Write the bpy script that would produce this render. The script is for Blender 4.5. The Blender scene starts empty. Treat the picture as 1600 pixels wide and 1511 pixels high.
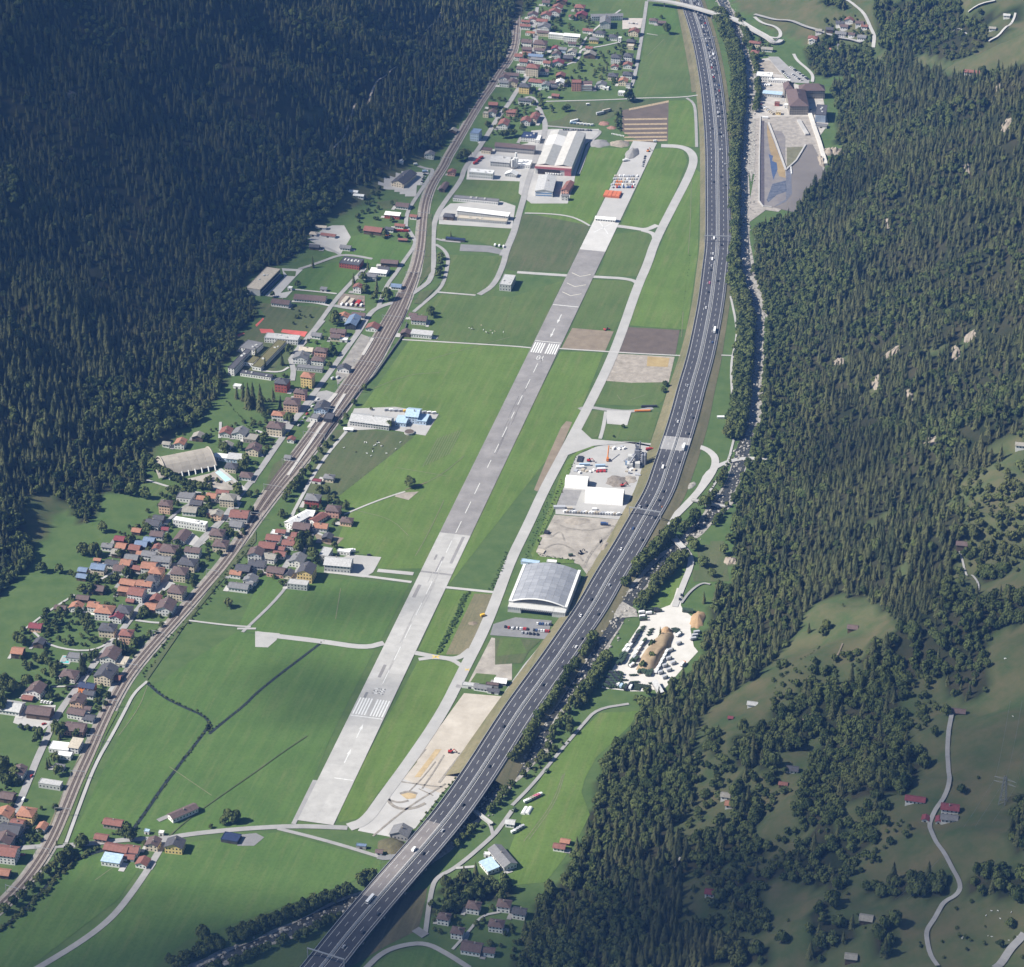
import bpy, math, random
import numpy as np
from mathutils import Vector, Matrix
random.seed(7); RNG = np.random.default_rng(7)
R = math.radians
scene = bpy.context.scene
COL = scene.collection

# ------------------------------------------------------------------ camera, sky, sun, exposure
CAM_H, CAM_F, PITCH = 1450.0, 4410.0, R(29.7)        # metres, focal length in photo pixels, downward tilt
cam_d = bpy.data.cameras.new('camera'); cam = bpy.data.objects.new('camera', cam_d); COL.objects.link(cam)
cam.location = (0, 0, CAM_H); cam.rotation_euler = (math.pi/2 - PITCH, 0, 0)
cam_d.sensor_fit = 'HORIZONTAL'; cam_d.sensor_width = 36; cam_d.lens = CAM_F/1600*36
cam_d.clip_start = 5; cam_d.clip_end = 20000
scene.camera = cam

SUN_EL, SUN_AZ = R(44), R(-97)      # azimuth from +Y towards +X of the direction TO the sun (from the left)
world = bpy.data.worlds.new('World'); scene.world = world; world.use_nodes = True
wn = world.node_tree; bg = wn.nodes['Background']
sky = wn.nodes.new('ShaderNodeTexSky'); sky.sky_type = 'NISHITA'; sky.sun_disc = False
sky.sun_elevation = SUN_EL; sky.sun_rotation = SUN_AZ; sky.altitude = 1000
wn.links.new(sky.outputs[0], bg.inputs[0]); bg.inputs[1].default_value = 0.058
sun_d = bpy.data.lights.new('sun', 'SUN'); sun = bpy.data.objects.new('sun', sun_d); COL.objects.link(sun)
sun_d.energy = 5.0; sun_d.angle = R(0.53); sun_d.color = (1, 0.945, 0.86)
SUNV = Vector((math.sin(SUN_AZ)*math.cos(SUN_EL), math.cos(SUN_AZ)*math.cos(SUN_EL), math.sin(SUN_EL)))
sun.rotation_euler = SUNV.to_track_quat('Z', 'Y').to_euler()
sun.location = SUNV*3000
scene.view_settings.view_transform = 'Standard'; scene.view_settings.look = 'None'
scene.view_settings.exposure = 0.78; scene.view_settings.gamma = 1; scene.view_settings.use_curve_mapping = False
cy = scene.cycles
cy.max_bounces = 5; cy.diffuse_bounces = 2; cy.glossy_bounces = 2; cy.transmission_bounces = 2
cy.volume_bounces = 0; cy.transparent_max_bounces = 8
try:
    cy.use_denoising = True; cy.denoiser = 'OPENIMAGEDENOISE'
except Exception: pass

CLOUDS = [  # shadow centre on the photo, half sizes across / along the valley (m), thickness, density
    (1370, 1340, 330, 330, 90, .0028), (1060, 1500, 230, 190, 80, .0026), (640, 1560, 330, 150, 80, .0046), (220, 1520, 300, 120, 80, .0036), (1560, 1060, 170, 260, 70, .0028),
    (-60, 330, 240, 330, 100, .0036), (280, 0, 230, 330, 100, .0030), (60, 60, 150, 260, 80, .0028), (500, 1085, 75, 55, 45, .0050), (560, 945, 60, 40, 40, .0045), (1330, 290, 60, 120, 45, .006), (1330, 700, 70, 90, 45, .005)]
# ------------------------------------------------------------------ small helpers
def tag(o, label=None, cat=None, group=None, kind=None):
    if label: o['label'] = label
    if cat: o['category'] = cat
    if group: o['group'] = group
    if kind: o['kind'] = kind
    return o
MATS = {}
def mat(name, col, rough=0.85, var=0.25, scale=0.15, metal=0.0, col2=None, detail=4, spec=0.3, bump=0.0, emit=None):
    """procedural material: base colour broken up by two octaves of noise in object space"""
    if name in MATS: return MATS[name]
    m = bpy.data.materials.new(name); m.use_nodes = True; MATS[name] = m
    nt = m.node_tree; b = nt.nodes['Principled BSDF']
    b.inputs['Roughness'].default_value = rough; b.inputs['Metallic'].default_value = metal
    b.inputs['Specular IOR Level'].default_value = spec
    tc = nt.nodes.new('ShaderNodeTexCoord'); nz = nt.nodes.new('ShaderNodeTexNoise')
    nz.inputs['Scale'].default_value = scale; nz.inputs['Detail'].default_value = detail; nz.inputs['Roughness'].default_value = 0.65
    nt.links.new(tc.outputs['Object'], nz.inputs['Vector'])
    rp = nt.nodes.new('ShaderNodeValToRGB'); e = rp.color_ramp.elements
    e[0].position = 0.3; e[1].position = 0.7
    c2 = col2 if col2 else tuple(min(1, c*(1+var)) for c in col)
    c1 = col if col2 else tuple(c*(1-var) for c in col)
    e[0].color = (*c1, 1); e[1].color = (*c2, 1)
    nt.links.new(nz.outputs['Fac'], rp.inputs['Fac']); nt.links.new(rp.outputs['Color'], b.inputs['Base Color'])
    if bump:
        bp = nt.nodes.new('ShaderNodeBump'); bp.inputs['Strength'].default_value = bump
        nt.links.new(nz.outputs['Fac'], bp.inputs['Height']); nt.links.new(bp.outputs['Normal'], b.inputs['Normal'])
    return m
def field_mat(name, c1, c2, c3, band=.13):
    """grassland: broad patches, a fine mottle and faint mowing lanes along the valley"""
    if name in MATS: return MATS[name]
    m = bpy.data.materials.new(name); m.use_nodes = True; MATS[name] = m; nt = m.node_tree; b = nt.nodes['Principled BSDF']
    b.inputs['Roughness'].default_value = .95; b.inputs['Specular IOR Level'].default_value = .1
    tc = nt.nodes.new('ShaderNodeTexCoord'); mp = nt.nodes.new('ShaderNodeMapping'); mp.inputs['Rotation'].default_value = (0, 0, R(13.5)); nt.links.new(tc.outputs['Object'], mp.inputs['Vector'])
    def noise(sc, det, vec, stretch=None):
        n = nt.nodes.new('ShaderNodeTexNoise'); n.inputs['Scale'].default_value = sc; n.inputs['Detail'].default_value = det; n.inputs['Roughness'].default_value = .68
        if stretch:
            k = nt.nodes.new('ShaderNodeMapping'); k.inputs['Scale'].default_value = stretch; nt.links.new(vec, k.inputs['Vector']); vec = k.outputs[0]
        nt.links.new(vec, n.inputs['Vector']); return n.outputs['Fac']
    def mx(f, a, bb):
        x = nt.nodes.new('ShaderNodeMix'); x.data_type = 'RGBA'
        nt.links.new(f, x.inputs[0])
        for s_, i in ((a, 6), (bb, 7)):
            if isinstance(s_, tuple): x.inputs[i].default_value = (*s_, 1)
            else: nt.links.new(s_, x.inputs[i])
        return x.outputs[2]
    def rmp(f, p0, p1, hi=1.0):
        r = nt.nodes.new('ShaderNodeMapRange'); r.inputs[1].default_value = p0; r.inputs[2].default_value = p1; r.inputs[4].default_value = hi; nt.links.new(f, r.inputs[0]); return r.outputs[0]
    v = mp.outputs[0]
    base = mx(rmp(noise(.014, 5, v), .38, .64), c1, c2)
    base = mx(rmp(noise(.05, 6, v, (3.2, .35, 1)), .50, .70, .75), base, c3)
    base = mx(rmp(noise(.35, 5, v), .45, .75, .5), base, tuple(q*.62 for q in c1))
    base = mx(rmp(noise(.16, 2, v, (1, .02, 1)), .48, .56, band), base, tuple(min(1, q*1.35) for q in c2))
    nt.links.new(base, b.inputs['Base Color']); return m
def mesh_obj(name, verts, faces, mats, parent=None, fmat=None, kind=None, smooth=False):
    me = bpy.data.meshes.new(name); me.from_pydata(verts, [], faces); 
    for m in (mats if isinstance(mats, (list, tuple)) else [mats]): me.materials.append(m)
    if fmat is not None: me.polygons.foreach_set('material_index', fmat)
    if smooth: me.polygons.foreach_set('use_smooth', [True]*len(me.polygons))
    me.update()
    o = bpy.data.objects.new(name, me); COL.objects.link(o)
    if parent: o.parent = parent
    if kind: o['kind'] = kind
    return o
def empty(name, loc, rz=0):
    o = bpy.data.objects.new(name, None); o.location = loc; o.rotation_euler = (0, 0, rz); COL.objects.link(o); return o
class MB:
    """collects simple solids into one mesh"""
    def __init__(s): s.v = []; s.f = []; s.m = []
    def add(s, vs, fs, mi=0):
        n = len(s.v); s.v += [tuple(p) for p in vs]; s.f += [tuple(i+n for i in f) for f in fs]; s.m += [mi]*len(fs)
    def box(s, x, y, z, a, b, c, mi=0, rz=0.0):          # centre x, y, base z, sizes
        ca, sa = math.cos(rz), math.sin(rz); q = []
        for dz in (0, c):
            for dx, dy in ((-a/2, -b/2), (a/2, -b/2), (a/2, b/2), (-a/2, b/2)):
                q.append((x+dx*ca-dy*sa, y+dx*sa+dy*ca, z+dz))
        s.add(q, [(3,2,1,0), (4,5,6,7), (0,1,5,4), (1,2,6,5), (2,3,7,6), (3,0,4,7)], mi)
    def cyl(s, x, y, z, r, h, n=10, mi=0, r2=None):
        r2 = r if r2 is None else r2
        q = [(x+r*math.cos(2*math.pi*i/n), y+r*math.sin(2*math.pi*i/n), z) for i in range(n)]
        q += [(x+r2*math.cos(2*math.pi*i/n), y+r2*math.sin(2*math.pi*i/n), z+h) for i in range(n)]
        s.add(q, [(i, (i+1) % n, n+(i+1) % n, n+i) for i in range(n)]+[tuple(range(n, 2*n)), tuple(range(n-1, -1, -1))], mi)
    def bar(s, p, q, r, mi=0):
        p, q = Vector(p), Vector(q); d = (q-p).normalized(); u = d.orthogonal().normalized(); w = d.cross(u)
        vs = [e + (u*cx + w*cy_)*r for e in (p, q) for cx, cy_ in ((1,1), (-1,1), (-1,-1), (1,-1))]
        s.add(vs, [(0,1,5,4), (1,2,6,5), (2,3,7,6), (3,0,4,7), (3,2,1,0), (4,5,6,7)], mi)
    def build(s, name, mats, parent=None, kind=None, smooth=False):
        return mesh_obj(name, s.v, s.f, mats, parent, s.m, kind, smooth)

# ------------------------------------------------------------------ reading positions off the survey photo: pixel -> place on the ground
VIEWS = dict(A=(0,0,400), B=(400,0,400), C=(800,0,400), D=(1200,0,400), E=(0,400,400), F=(400,400,400), G=(800,400,400), H=(1200,400,400),
    I=(0,750,400), J=(400,750,400), K=(800,750,400), L=(1200,750,400), M=(0,1111,400), N=(400,1111,400), O=(800,1111,400), Q=(1200,1111,400),
    Z1=(780,0,150), Z2=(900,0,150), Z3=(700,130,150), Z4=(830,130,200), Z5=(1150,60,200), Z6=(1150,180,200), Z7=(370,380,200), Z8=(550,250,270),
    Y1=(110,770,200), Y2=(220,660,200), Y3=(0,940,220), Y4=(0,1140,200), Y5=(350,750,210), Y6=(340,500,200), Y7=(860,680,200), Y8=(920,920,200), P=(0,0,1511))
def px(code, x, y):
    ox, oy, w = VIEWS[code]; k = w/1511.0
    return ox+x*k, oy+y*k
def pts(txt):
    """'G 10,20 30,40 P 5,6' -> photo pixels (view codes switch as they come)"""
    out = []; code = 'P'
    for t in txt.split():
        if t in VIEWS: code = t
        else:
            a, b = t.split(','); out.append(px(code, float(a), float(b)))
    return out
ST, CT = math.sin(PITCH), math.cos(PITCH)
def ray(u, v):
    a, b = (u-800)/CAM_F, (v-755.5)/CAM_F
    return np.array([a, CT-b*ST, -ST-b*CT])
def flat(u, v, z=0.0):
    d = ray(u, v); k = (z-CAM_H)/d[2]
    return d[0]*k, d[1]*k
def to_px(X, Y, Z):
    dz = Z-CAM_H; zc = Y*CT-dz*ST; yc = -(Y*ST+dz*CT)
    return 800+CAM_F*X/zc, 755.5+CAM_F*yc/zc, zc
def inpoly(u, v, poly):
    u = np.asarray(u, float); v = np.asarray(v, float); c = np.zeros(u.shape, bool); n = len(poly)
    for i in range(n):
        x1, y1 = poly[i]; x2, y2 = poly[i-1]
        if y1 == y2: continue
        c ^= ((y1 > v) != (y2 > v)) & (u < (x2-x1)*(v-y1)/(y2-y1)+x1)
    return c

# ------------------------------------------------------------------ terrain: flat valley floor between two wooded slopes
FOOT_L = pts('P 850,-60 835,0 815,40 772,130 700,235 610,300 545,330 455,400 388,450 352,560 335,630 255,715 150,775 40,880 -40,960 -70,1100 -80,1530')
FOOT_R = pts('P 1110,-70 1150,25 1215,60 1300,85 1325,130 1312,185 1300,262 1240,335 1180,372 1190,430 1212,515 1200,590 1196,690 1160,795 1140,875 1118,950 1095,1050 1030,1100 950,1195 922,1290 890,1375 850,1420 812,1480 800,1530')
def foot_fn(p):
    a = np.array([flat(*q) for q in p]); i = np.argsort(a[:, 1]); a = a[i]
    a = np.vstack([[a[0,0]-60*0, 0], a, [a[-1,0]+ (0), 9000]])
    return a[:, 1], a[:, 0]
FLy, FLx = foot_fn(FOOT_L); FRy, FRx = foot_fn(FOOT_R)
def smooth_interp(Y, ys, xs, w=40):
    return sum(np.interp(Y+o, ys, xs) for o in (-w, -w/2, 0, w/2, w))/5
def bumps(X, Y):
    return (np.sin(X*.021+1.3)*np.cos(Y*.017+.4)+.6*np.sin(X*.047+Y*.031)+.4*np.cos(X*.083-Y*.071+2)+.25*np.sin(X*.13+Y*.15))
def height(X, Y):
    X = np.asarray(X, float); Y = np.asarray(Y, float)
    dl = np.maximum(0, smooth_interp(Y, FLy, FLx)-X)*0.93
    dr = np.maximum(0, X-smooth_interp(Y, FRy, FRx))*0.95
    low = np.clip((2450-Y)/500, 0, 1)                     # the near right slope eases into meadows
    hl = (0.60+0.1*np.sin(Y*.004))*(np.sqrt(dl*dl+30*30)-30)
    kr = 0.56-0.13*low
    hr = kr*(np.sqrt(dr*dr+28*28)-28)
    near = np.clip((2300-Y)/250, 0, 1)*np.clip((-300-X)/150, 0, 1)   # the hillside on the left stays gentle near the camera
    h = hl*(1-.6*near)+hr
    h += bumps(X, Y)*np.clip(np.maximum(dl, dr)*.035, 0, 5.0)
    spur = np.sin(Y*.034+.9*np.sin(X*.012)+1.2*np.sin(Y*.011))+.55*np.sin(Y*.071+X*.02+2)+.35*np.sin(X*.045-Y*.016)
    h += spur*np.clip(dl*.075, 0, 17)+spur*np.clip(dr*.065, 0, 15)*(1-.75*low)
    return 900*np.tanh(h/900)
def ground(u, v, dz=0.0):
    """place where the sight line of photo pixel (u, v) comes to dz above the terrain"""
    d = ray(u, v)
    ks = (np.linspace(900, 0, 451)-CAM_H)/d[2]
    X, Y, Z = d[0]*ks, d[1]*ks, CAM_H+d[2]*ks
    g = Z-height(X, Y)-dz
    i = int(np.argmax(g <= 0)) if (g <= 0).any() else len(ks)-1
    if i == 0: i = 1
    f = g[i-1]/(g[i-1]-g[i]) if g[i-1] != g[i] else 1.0
    k = ks[i-1]+(ks[i]-ks[i-1])*min(max(f, 0), 1)
    return float(d[0]*k), float(d[1]*k), float(CAM_H+d[2]*k-dz)
def zat(x, y): return float(height(x, y))

# ------------------------------------------------------------------ woods and clearings, outlined on the photo
CONIFER = [pts('P -60,-60 842,-60 835,0 812,30 800,70 770,125 700,200 690,232 650,238 632,252 584,283 548,291 520,330 471,368 482,382 449,408 427,417 386,433 381,451 398,473 400,497 370,520 366,553 350,574 350,600 339,620 323,640 304,667 265,672 233,698 222,720 228,752 200,775 156,765 156,803 127,821 106,790 79,771 48,776 37,816 50,877 0,932 -60,960'),
           pts('P 1375,95 1300,140 1312,200 1295,262 1238,335 1178,360 1185,430 1208,520 1195,590 1190,690 1155,790 1135,870 1114,950 1090,1045 1024,1095 945,1190 918,1290 884,1370 840,1415 800,1520 1090,1530 1130,1480 1060,1450 1068,1380 1075,1310 1050,1300 1090,1250 1080,1180 1100,1110 1180,1060 1240,1000 1262,950 1300,930 1350,937 1400,975 1440,985 1480,905 1520,830 1490,760 1545,730 1620,690 1620,90 1570,110 1500,120 1430,100 1420,70')]
WOODS = [pts('D 620,0 1130,0 1130,75 1340,60 1400,60 1511,0 1511,60 1440,100 1290,170 1240,310 1100,360 900,330 760,330 650,290 640,200'),
         pts('L 740,870 900,760 1000,560 1060,560 1120,610 1230,660 1280,740 1340,900 1240,1000 1280,1040 1290,1240 1100,1300 1050,1190 930,1160 820,1190 560,1150 560,980 640,930'),
         pts('O 1140,100 1230,110 1260,200 1220,260 1120,230'), pts('O 1310,150 1511,60 1511,330 1400,370 1310,300'),
         pts('O 1290,440 1390,370 1400,430 1480,560 1440,730 1280,680 1320,580'), pts('O 1060,760 1200,720 1380,740 1511,800 1511,860 1290,900 1170,980 1060,930'),
         pts('O 1180,1040 1300,920 1400,960 1511,930 1511,1300 1300,1330 1260,1180 1190,1100'), pts('O 1000,1400 1100,1280 1170,1350 1511,1390 1511,1511 900,1511'),
         pts('Q 390,0 500,60 700,40 830,50 830,150 870,200 930,300 830,480 640,520 560,540 430,520 430,640 540,720 520,820 500,900 490,1090 230,1030 0,1000 0,880 170,840 250,720 160,700 150,560 260,330 330,180'),
         pts('Q 540,560 660,580 660,700 580,860 530,840'), pts('Q 480,1050 640,1030 850,990 1000,990 1120,1040 1040,1090 640,1120'),
         pts('Q 1170,960 1250,920 1511,950 1511,1130 1320,1110 1150,1090'), pts('Q 1440,560 1511,540 1511,870 1430,770'),
         pts('Q 250,1200 370,1090 430,1110 350,1230 530,1250 540,1330 300,1500 230,1490 260,1370 210,1370'), pts('Q 640,1240 760,1240 690,1470 640,1440'),
         pts('Q 0,0 190,0 150,100 235,150 220,220 0,260'), pts('Q 0,290 60,320 70,420 0,440'),
         pts('L 180,1260 240,1180 420,1250 480,1200 560,1210 620,1130 560,980 620,940 700,1000 860,930 1000,1000 1100,1080 1060,1180 930,1160 830,1200 780,1330 700,1511 380,1511 480,1300 400,1370 300,1511 180,1511 150,1400'),
         pts('L 1200,1050 1280,1010 1290,1110 1220,1130'), pts('L 1090,1200 1180,1190 1240,1150 1290,1240 1230,1310 1110,1290'),
         pts('L 1270,730 1320,680 1511,670 1511,860 1340,900 1290,1000 1230,980 1230,860'), pts('L 1230,540 1330,500 1420,540 1390,580 1260,620'),
         pts('L 1250,380 1330,370 1340,440 1260,460'), pts('D 600,0 900,0 1130,80 1200,130 1400,60 1511,0 1511,100 1440,170 1300,260 1240,310 1100,360 1000,280 840,280 760,120 640,190'),
         pts('D 200,300 350,210 400,260 470,300 620,290 600,420 420,450 330,460 280,440'), pts('N 1010,1140 1060,1130 1100,1180 1080,1230 1020,1220'),
         pts('N 1090,1060 1200,990 1350,980 1511,1020 1511,1140 1330,1120 1220,1200 1120,1190'), pts('D 300,0 440,0 460,60 330,40')]
CLEAR = [pts('D 1100,370 1250,330 1290,270 1440,170 1511,60 1511,150 1430,290 1330,370 1140,430'), pts('D 1130,75 1340,10 1345,35 1190,80 1170,120'), pts('D 1285,170 1400,90 1450,130 1330,240 1290,250'),
         pts('L 230,850 330,740 420,690 560,710 590,770 680,790 740,870 860,860 700,930 560,960 400,1100 300,1060 370,950 360,820'),
         pts('L 1240,680 1270,630 1400,570 1511,590 1511,670 1330,690 1280,730'), pts('L 1150,200 1290,120 1300,200 1250,280'), pts('L 1330,300 1511,290 1511,470 1330,480'), pts('L 1120,400 1240,420 1250,600 1190,540'),
         pts('H 1290,1170 1440,1050 1511,1080 1511,1180 1400,1190'), pts('H 1060,1450 1220,1360 1200,1400 1080,1511 1050,1511'),
         pts('B 260,660 400,640 400,700 300,710'), pts('E 530,1180 560,1160 720,1040 740,1060 620,1130 540,1230'), pts('L 560,250 700,200 720,220 590,290'),
         pts('L 760,560 800,470 830,500 810,590'), pts('D 940,820 980,800 980,830 920,840'), pts('H 670,600 780,540 780,600 690,620'), pts('H 600,820 640,700 660,760 640,830'), pts('H 960,560 1040,520 1000,560'),
         pts('H 1070,600 1200,460 1210,520 1100,600'), pts('H 905,1140 1000,1060 1020,1090 940,1130'), pts('H 380,660 440,600 460,620 420,670'), pts('H 810,870 880,790 890,800 820,880'), pts('D 310,900 380,860 460,850 400,930 330,980'), pts('D 1360,780 1430,710 1430,790 1380,820'),
         pts('K 1050,390 1300,300 1330,520 1270,650 1080,640 1040,520')]
def in_any(u, v, polys):
    c = np.zeros(np.shape(u), bool)
    for p in polys: c |= inpoly(u, v, p)
    return c

# ------------------------------------------------------------------ the ground sheet
def axis(lo, a, b, hi, step):
    core = np.arange(a, b+step, step); out = [a]; s = step
    while out[-1] > lo: s *= 1.25; out.append(out[-1]-s)
    up = [core[-1]]; s = step
    while up[-1] < hi: s *= 1.25; up.append(up[-1]+s)
    return np.concatenate([np.array(out[:0:-1]), core, np.array(up[1:])])
gx = axis(-2300, -760, 640, 2300, 9.0); gy = axis(200, 1600, 4150, 6600, 9.0)
GX, GY = np.meshgrid(gx, gy); GZ = height(GX, GY)
nv = GX.size; nx = len(gx); ny = len(gy)
gm = bpy.data.meshes.new('ground')
gm.vertices.add(nv); gm.vertices.foreach_set('co', np.stack([GX, GY, GZ], -1).astype(np.float32).ravel())
idx = np.arange(nv).reshape(ny, nx)
q = np.stack([idx[:-1, :-1], idx[:-1, 1:], idx[1:, 1:], idx[1:, :-1]], -1).reshape(-1, 4)
gm.loops.add(q.size); gm.loops.foreach_set('vertex_index', q.ravel().astype(np.int32))
gm.polygons.add(len(q)); gm.polygons.foreach_set('loop_start', (np.arange(len(q))*4).astype(np.int32))
gm.polygons.foreach_set('use_smooth', np.ones(len(q), bool)); gm.update()
U, V, _ = to_px(GX.ravel(), GY.ravel(), GZ.ravel())
forest = (in_any(U, V, CONIFER) | in_any(U, V, WOODS)) & ~in_any(U, V, CLEAR)
outside = (U < -40) | (U > 1640) | (V < -40) | (V > 1560)
hill = GZ.ravel() > 1.0
forest |= outside & hill & (GX.ravel() < 0)
land = np.zeros((nv, 4), np.float32); land[:, 3] = 1
land[:, 0] = forest; land[:, 1] = hill & ~forest
ca = gm.color_attributes.new('land', 'FLOAT_COLOR', 'POINT'); ca.data.foreach_set('color', land.ravel())
m = bpy.data.materials.new('ground'); m.use_nodes = True; nt = m.node_tree; b = nt.nodes['Principled BSDF']; b.inputs['Roughness'].default_value = .95; b.inputs['Specular IOR Level'].default_value = .1
at = nt.nodes.new('ShaderNodeAttribute'); at.attribute_name = 'land'; sp = nt.nodes.new('ShaderNodeSeparateColor'); nt.links.new(at.outputs['Color'], sp.inputs[0])
tc = nt.nodes.new('ShaderNodeTexCoord')
def ramp(scale, c1, c2, det=5, p0=.35, p1=.65):
    n = nt.nodes.new('ShaderNodeTexNoise'); n.inputs['Scale'].default_value = scale; n.inputs['Detail'].default_value = det; n.inputs['Roughness'].default_value = .7
    nt.links.new(tc.outputs['Object'], n.inputs['Vector']); r = nt.nodes.new('ShaderNodeValToRGB'); r.color_ramp.elements[0].position = p0; r.color_ramp.elements[1].position = p1
    r.color_ramp.elements[0].color = (*c1, 1); r.color_ramp.elements[1].color = (*c2, 1); nt.links.new(n.outputs['Fac'], r.inputs['Fac']); return r
def mixc(f, a, b_):
    x = nt.nodes.new('ShaderNodeMix'); x.data_type = 'RGBA'; nt.links.new(f, x.inputs[0]); nt.links.new(a, x.inputs[6]); nt.links.new(b_, x.inputs[7]); return x.outputs[2]
c_val = ramp(.05, (.060, .104, .034), (.090, .132, .046), 8).outputs[0]
c_hill = ramp(.028, (.052, .078, .031), (.108, .098, .053), 9).outputs[0]
c_for = ramp(.03, (.018, .026, .012), (.045, .042, .024)).outputs[0]
nt.links.new(mixc(sp.outputs[0], mixc(sp.outputs[1], c_val, c_hill), c_for), b.inputs['Base Color'])
gm.materials.append(m)
ground_o = bpy.data.objects.new('ground', gm); COL.objects.link(ground_o); tag(ground_o, kind='structure')

# ------------------------------------------------------------------ air: a haze box round the valley, cumulus above it (they throw the broad shadows)
def vol_mat(name, col, dens, aniso=0.0):
    m = bpy.data.materials.new(name); m.use_nodes = True; nt_ = m.node_tree; nt_.nodes.remove(nt_.nodes['Principled BSDF'])
    v = nt_.nodes.new('ShaderNodeVolumePrincipled'); v.inputs['Color'].default_value = (*col, 1); v.inputs['Density'].default_value = dens; v.inputs['Anisotropy'].default_value = aniso
    nt_.links.new(v.outputs[0], nt_.nodes['Material Output'].inputs['Volume']); return m
HAZE_D, HAZE_C = 3.3e-5, (.17, .41, 1.0)
hz = MB(); hx0, hx1, hy0, hy1 = min(gx[0], -2300)-50, gx[-1]+50, min(gy[0], -50)-50, gy[-1]+50; hz.box((hx0+hx1)/2, (hy0+hy1)/2, min(GZ.min(), 0)-3, hx1-hx0, hy1-hy0, CAM_H+60-min(GZ.min(), 0)+3); hz.build('haze', vol_mat('haze', HAZE_C, HAZE_D), None, 'stuff')
def cloud(i, u, v, ra, rb, rt, dens):
    r_ = random.Random(50+i); x, y, z = ground(u, v); k = (2650-z)/SUNV.z; c = Vector((x, y, z))+SUNV*k
    n, mm = 28, 12; ph = [r_.uniform(0, 6.28) for _ in range(5)]; vs = [(0, 0, rt)]; fs = []
    for j in range(1, mm):
        th = math.pi*j/mm
        for q_ in range(n):
            an = 2*math.pi*q_/n; w = 1+.20*math.sin(2*an+ph[0])+.15*math.sin(3*an+ph[1])+.10*math.sin(5*an+ph[2]+th)+.06*math.sin(8*an+ph[3])
            vs.append((ra*w*math.sin(th)*math.cos(an), rb*w*math.sin(th)*math.sin(an), rt*math.cos(th)*(1+.12*math.sin(4*an+ph[4]))))
    vs.append((0, 0, -rt)); L_ = len(vs)-1
    fs += [(0, 1+q_, 1+(q_+1) % n) for q_ in range(n)]+[(L_, 1+(mm-2)*n+(q_+1) % n, 1+(mm-2)*n+q_) for q_ in range(n)]
    for j in range(mm-2): fs += [(1+j*n+q_, 1+(j+1)*n+q_, 1+(j+1)*n+(q_+1) % n, 1+j*n+(q_+1) % n) for q_ in range(n)]
    o = mesh_obj('cloud', vs, fs, vol_mat('cloud_mist', (.97, .97, .97), dens, .3), None, None, 'structure', True); o.location = c
for i, c_ in enumerate(CLOUDS): cloud(i, *c_)

# ------------------------------------------------------------------ sheets and strips laid on it
def sheet(name, txt, m, lift=.15, drape=False, kind='structure', parent=None):
    p = txt if not isinstance(txt, str) else pts(txt)
    vs = []
    for u, v in p:
        if drape: x, y, z = ground(u, v); vs.append((x, y, z+lift))
        else: x, y = flat(u, v, lift); vs.append((x, y, lift))
    a = sum(vs[i-1][0]*vs[i][1]-vs[i][0]*vs[i-1][1] for i in range(len(vs)))
    if a < 0: vs.reverse()
    if drape:      # grid-filled so it follows the slope
        xs = [q[0] for q in vs]; ys = [q[1] for q in vs]; poly = [(q[0], q[1]) for q in vs]
        st = 7.0; X, Y = np.meshgrid(np.arange(min(xs)-st, max(xs)+st, st), np.arange(min(ys)-st, max(ys)+st, st))
        ins = inpoly(X, Y, poly); Z = height(X, Y)+lift; n, k = X.shape; V_ = np.stack([X, Y, Z], -1).reshape(-1, 3)
        fs = [(r*k+c, r*k+c+1, (r+1)*k+c+1, (r+1)*k+c) for r in range(n-1) for c in range(k-1) if ins[r, c] and ins[r, c+1] and ins[r+1, c] and ins[r+1, c+1]]
        used = sorted({i for f in fs for i in f}); mp = {i: j for j, i in enumerate(used)}
        return mesh_obj(name, [tuple(V_[i]) for i in used], [tuple(mp[i] for i in f) for f in fs], m, parent, None, kind, True)
    return mesh_obj(name, vs, [tuple(range(len(vs)))], m, parent, None, kind)
def resample(P, step):
    P = [Vector(p) for p in P]; out = [P[0]]
    for a, b in zip(P, P[1:]):
        n = max(1, int((b-a).length/step))
        out += [a.lerp(b, i/n) for i in range(1, n+1)]
    return out
def smooth_line(P, it=2):
    P = [Vector(p) for p in P]
    for _ in range(it):
        Q = [P[0]]
        for a, b in zip(P, P[1:]): Q += [a.lerp(b, .25), a.lerp(b, .75)]
        Q.append(P[-1]); P = Q
    return P
def line_of(txt, sm=2, drape=False):
    p = txt if not isinstance(txt, str) else pts(txt)
    L = [ground(u, v) if drape else (*flat(u, v), 0.0) for u, v in p]
    return smooth_line(L, sm) if sm else [Vector(q) for q in L]
def offset_line(L, d):
    out = []
    for i, p in enumerate(L):
        a = L[max(0, i-1)]; b = L[min(len(L)-1, i+1)]; t = (b-a).to_2d()
        if t.length < 1e-6: t = Vector((0, 1))
        t.normalize(); dd = d[i] if isinstance(d, (list, tuple)) else d
        out.append(Vector((p.x+t.y*dd, p.y-t.x*dd, p.z)))
    return out
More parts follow.
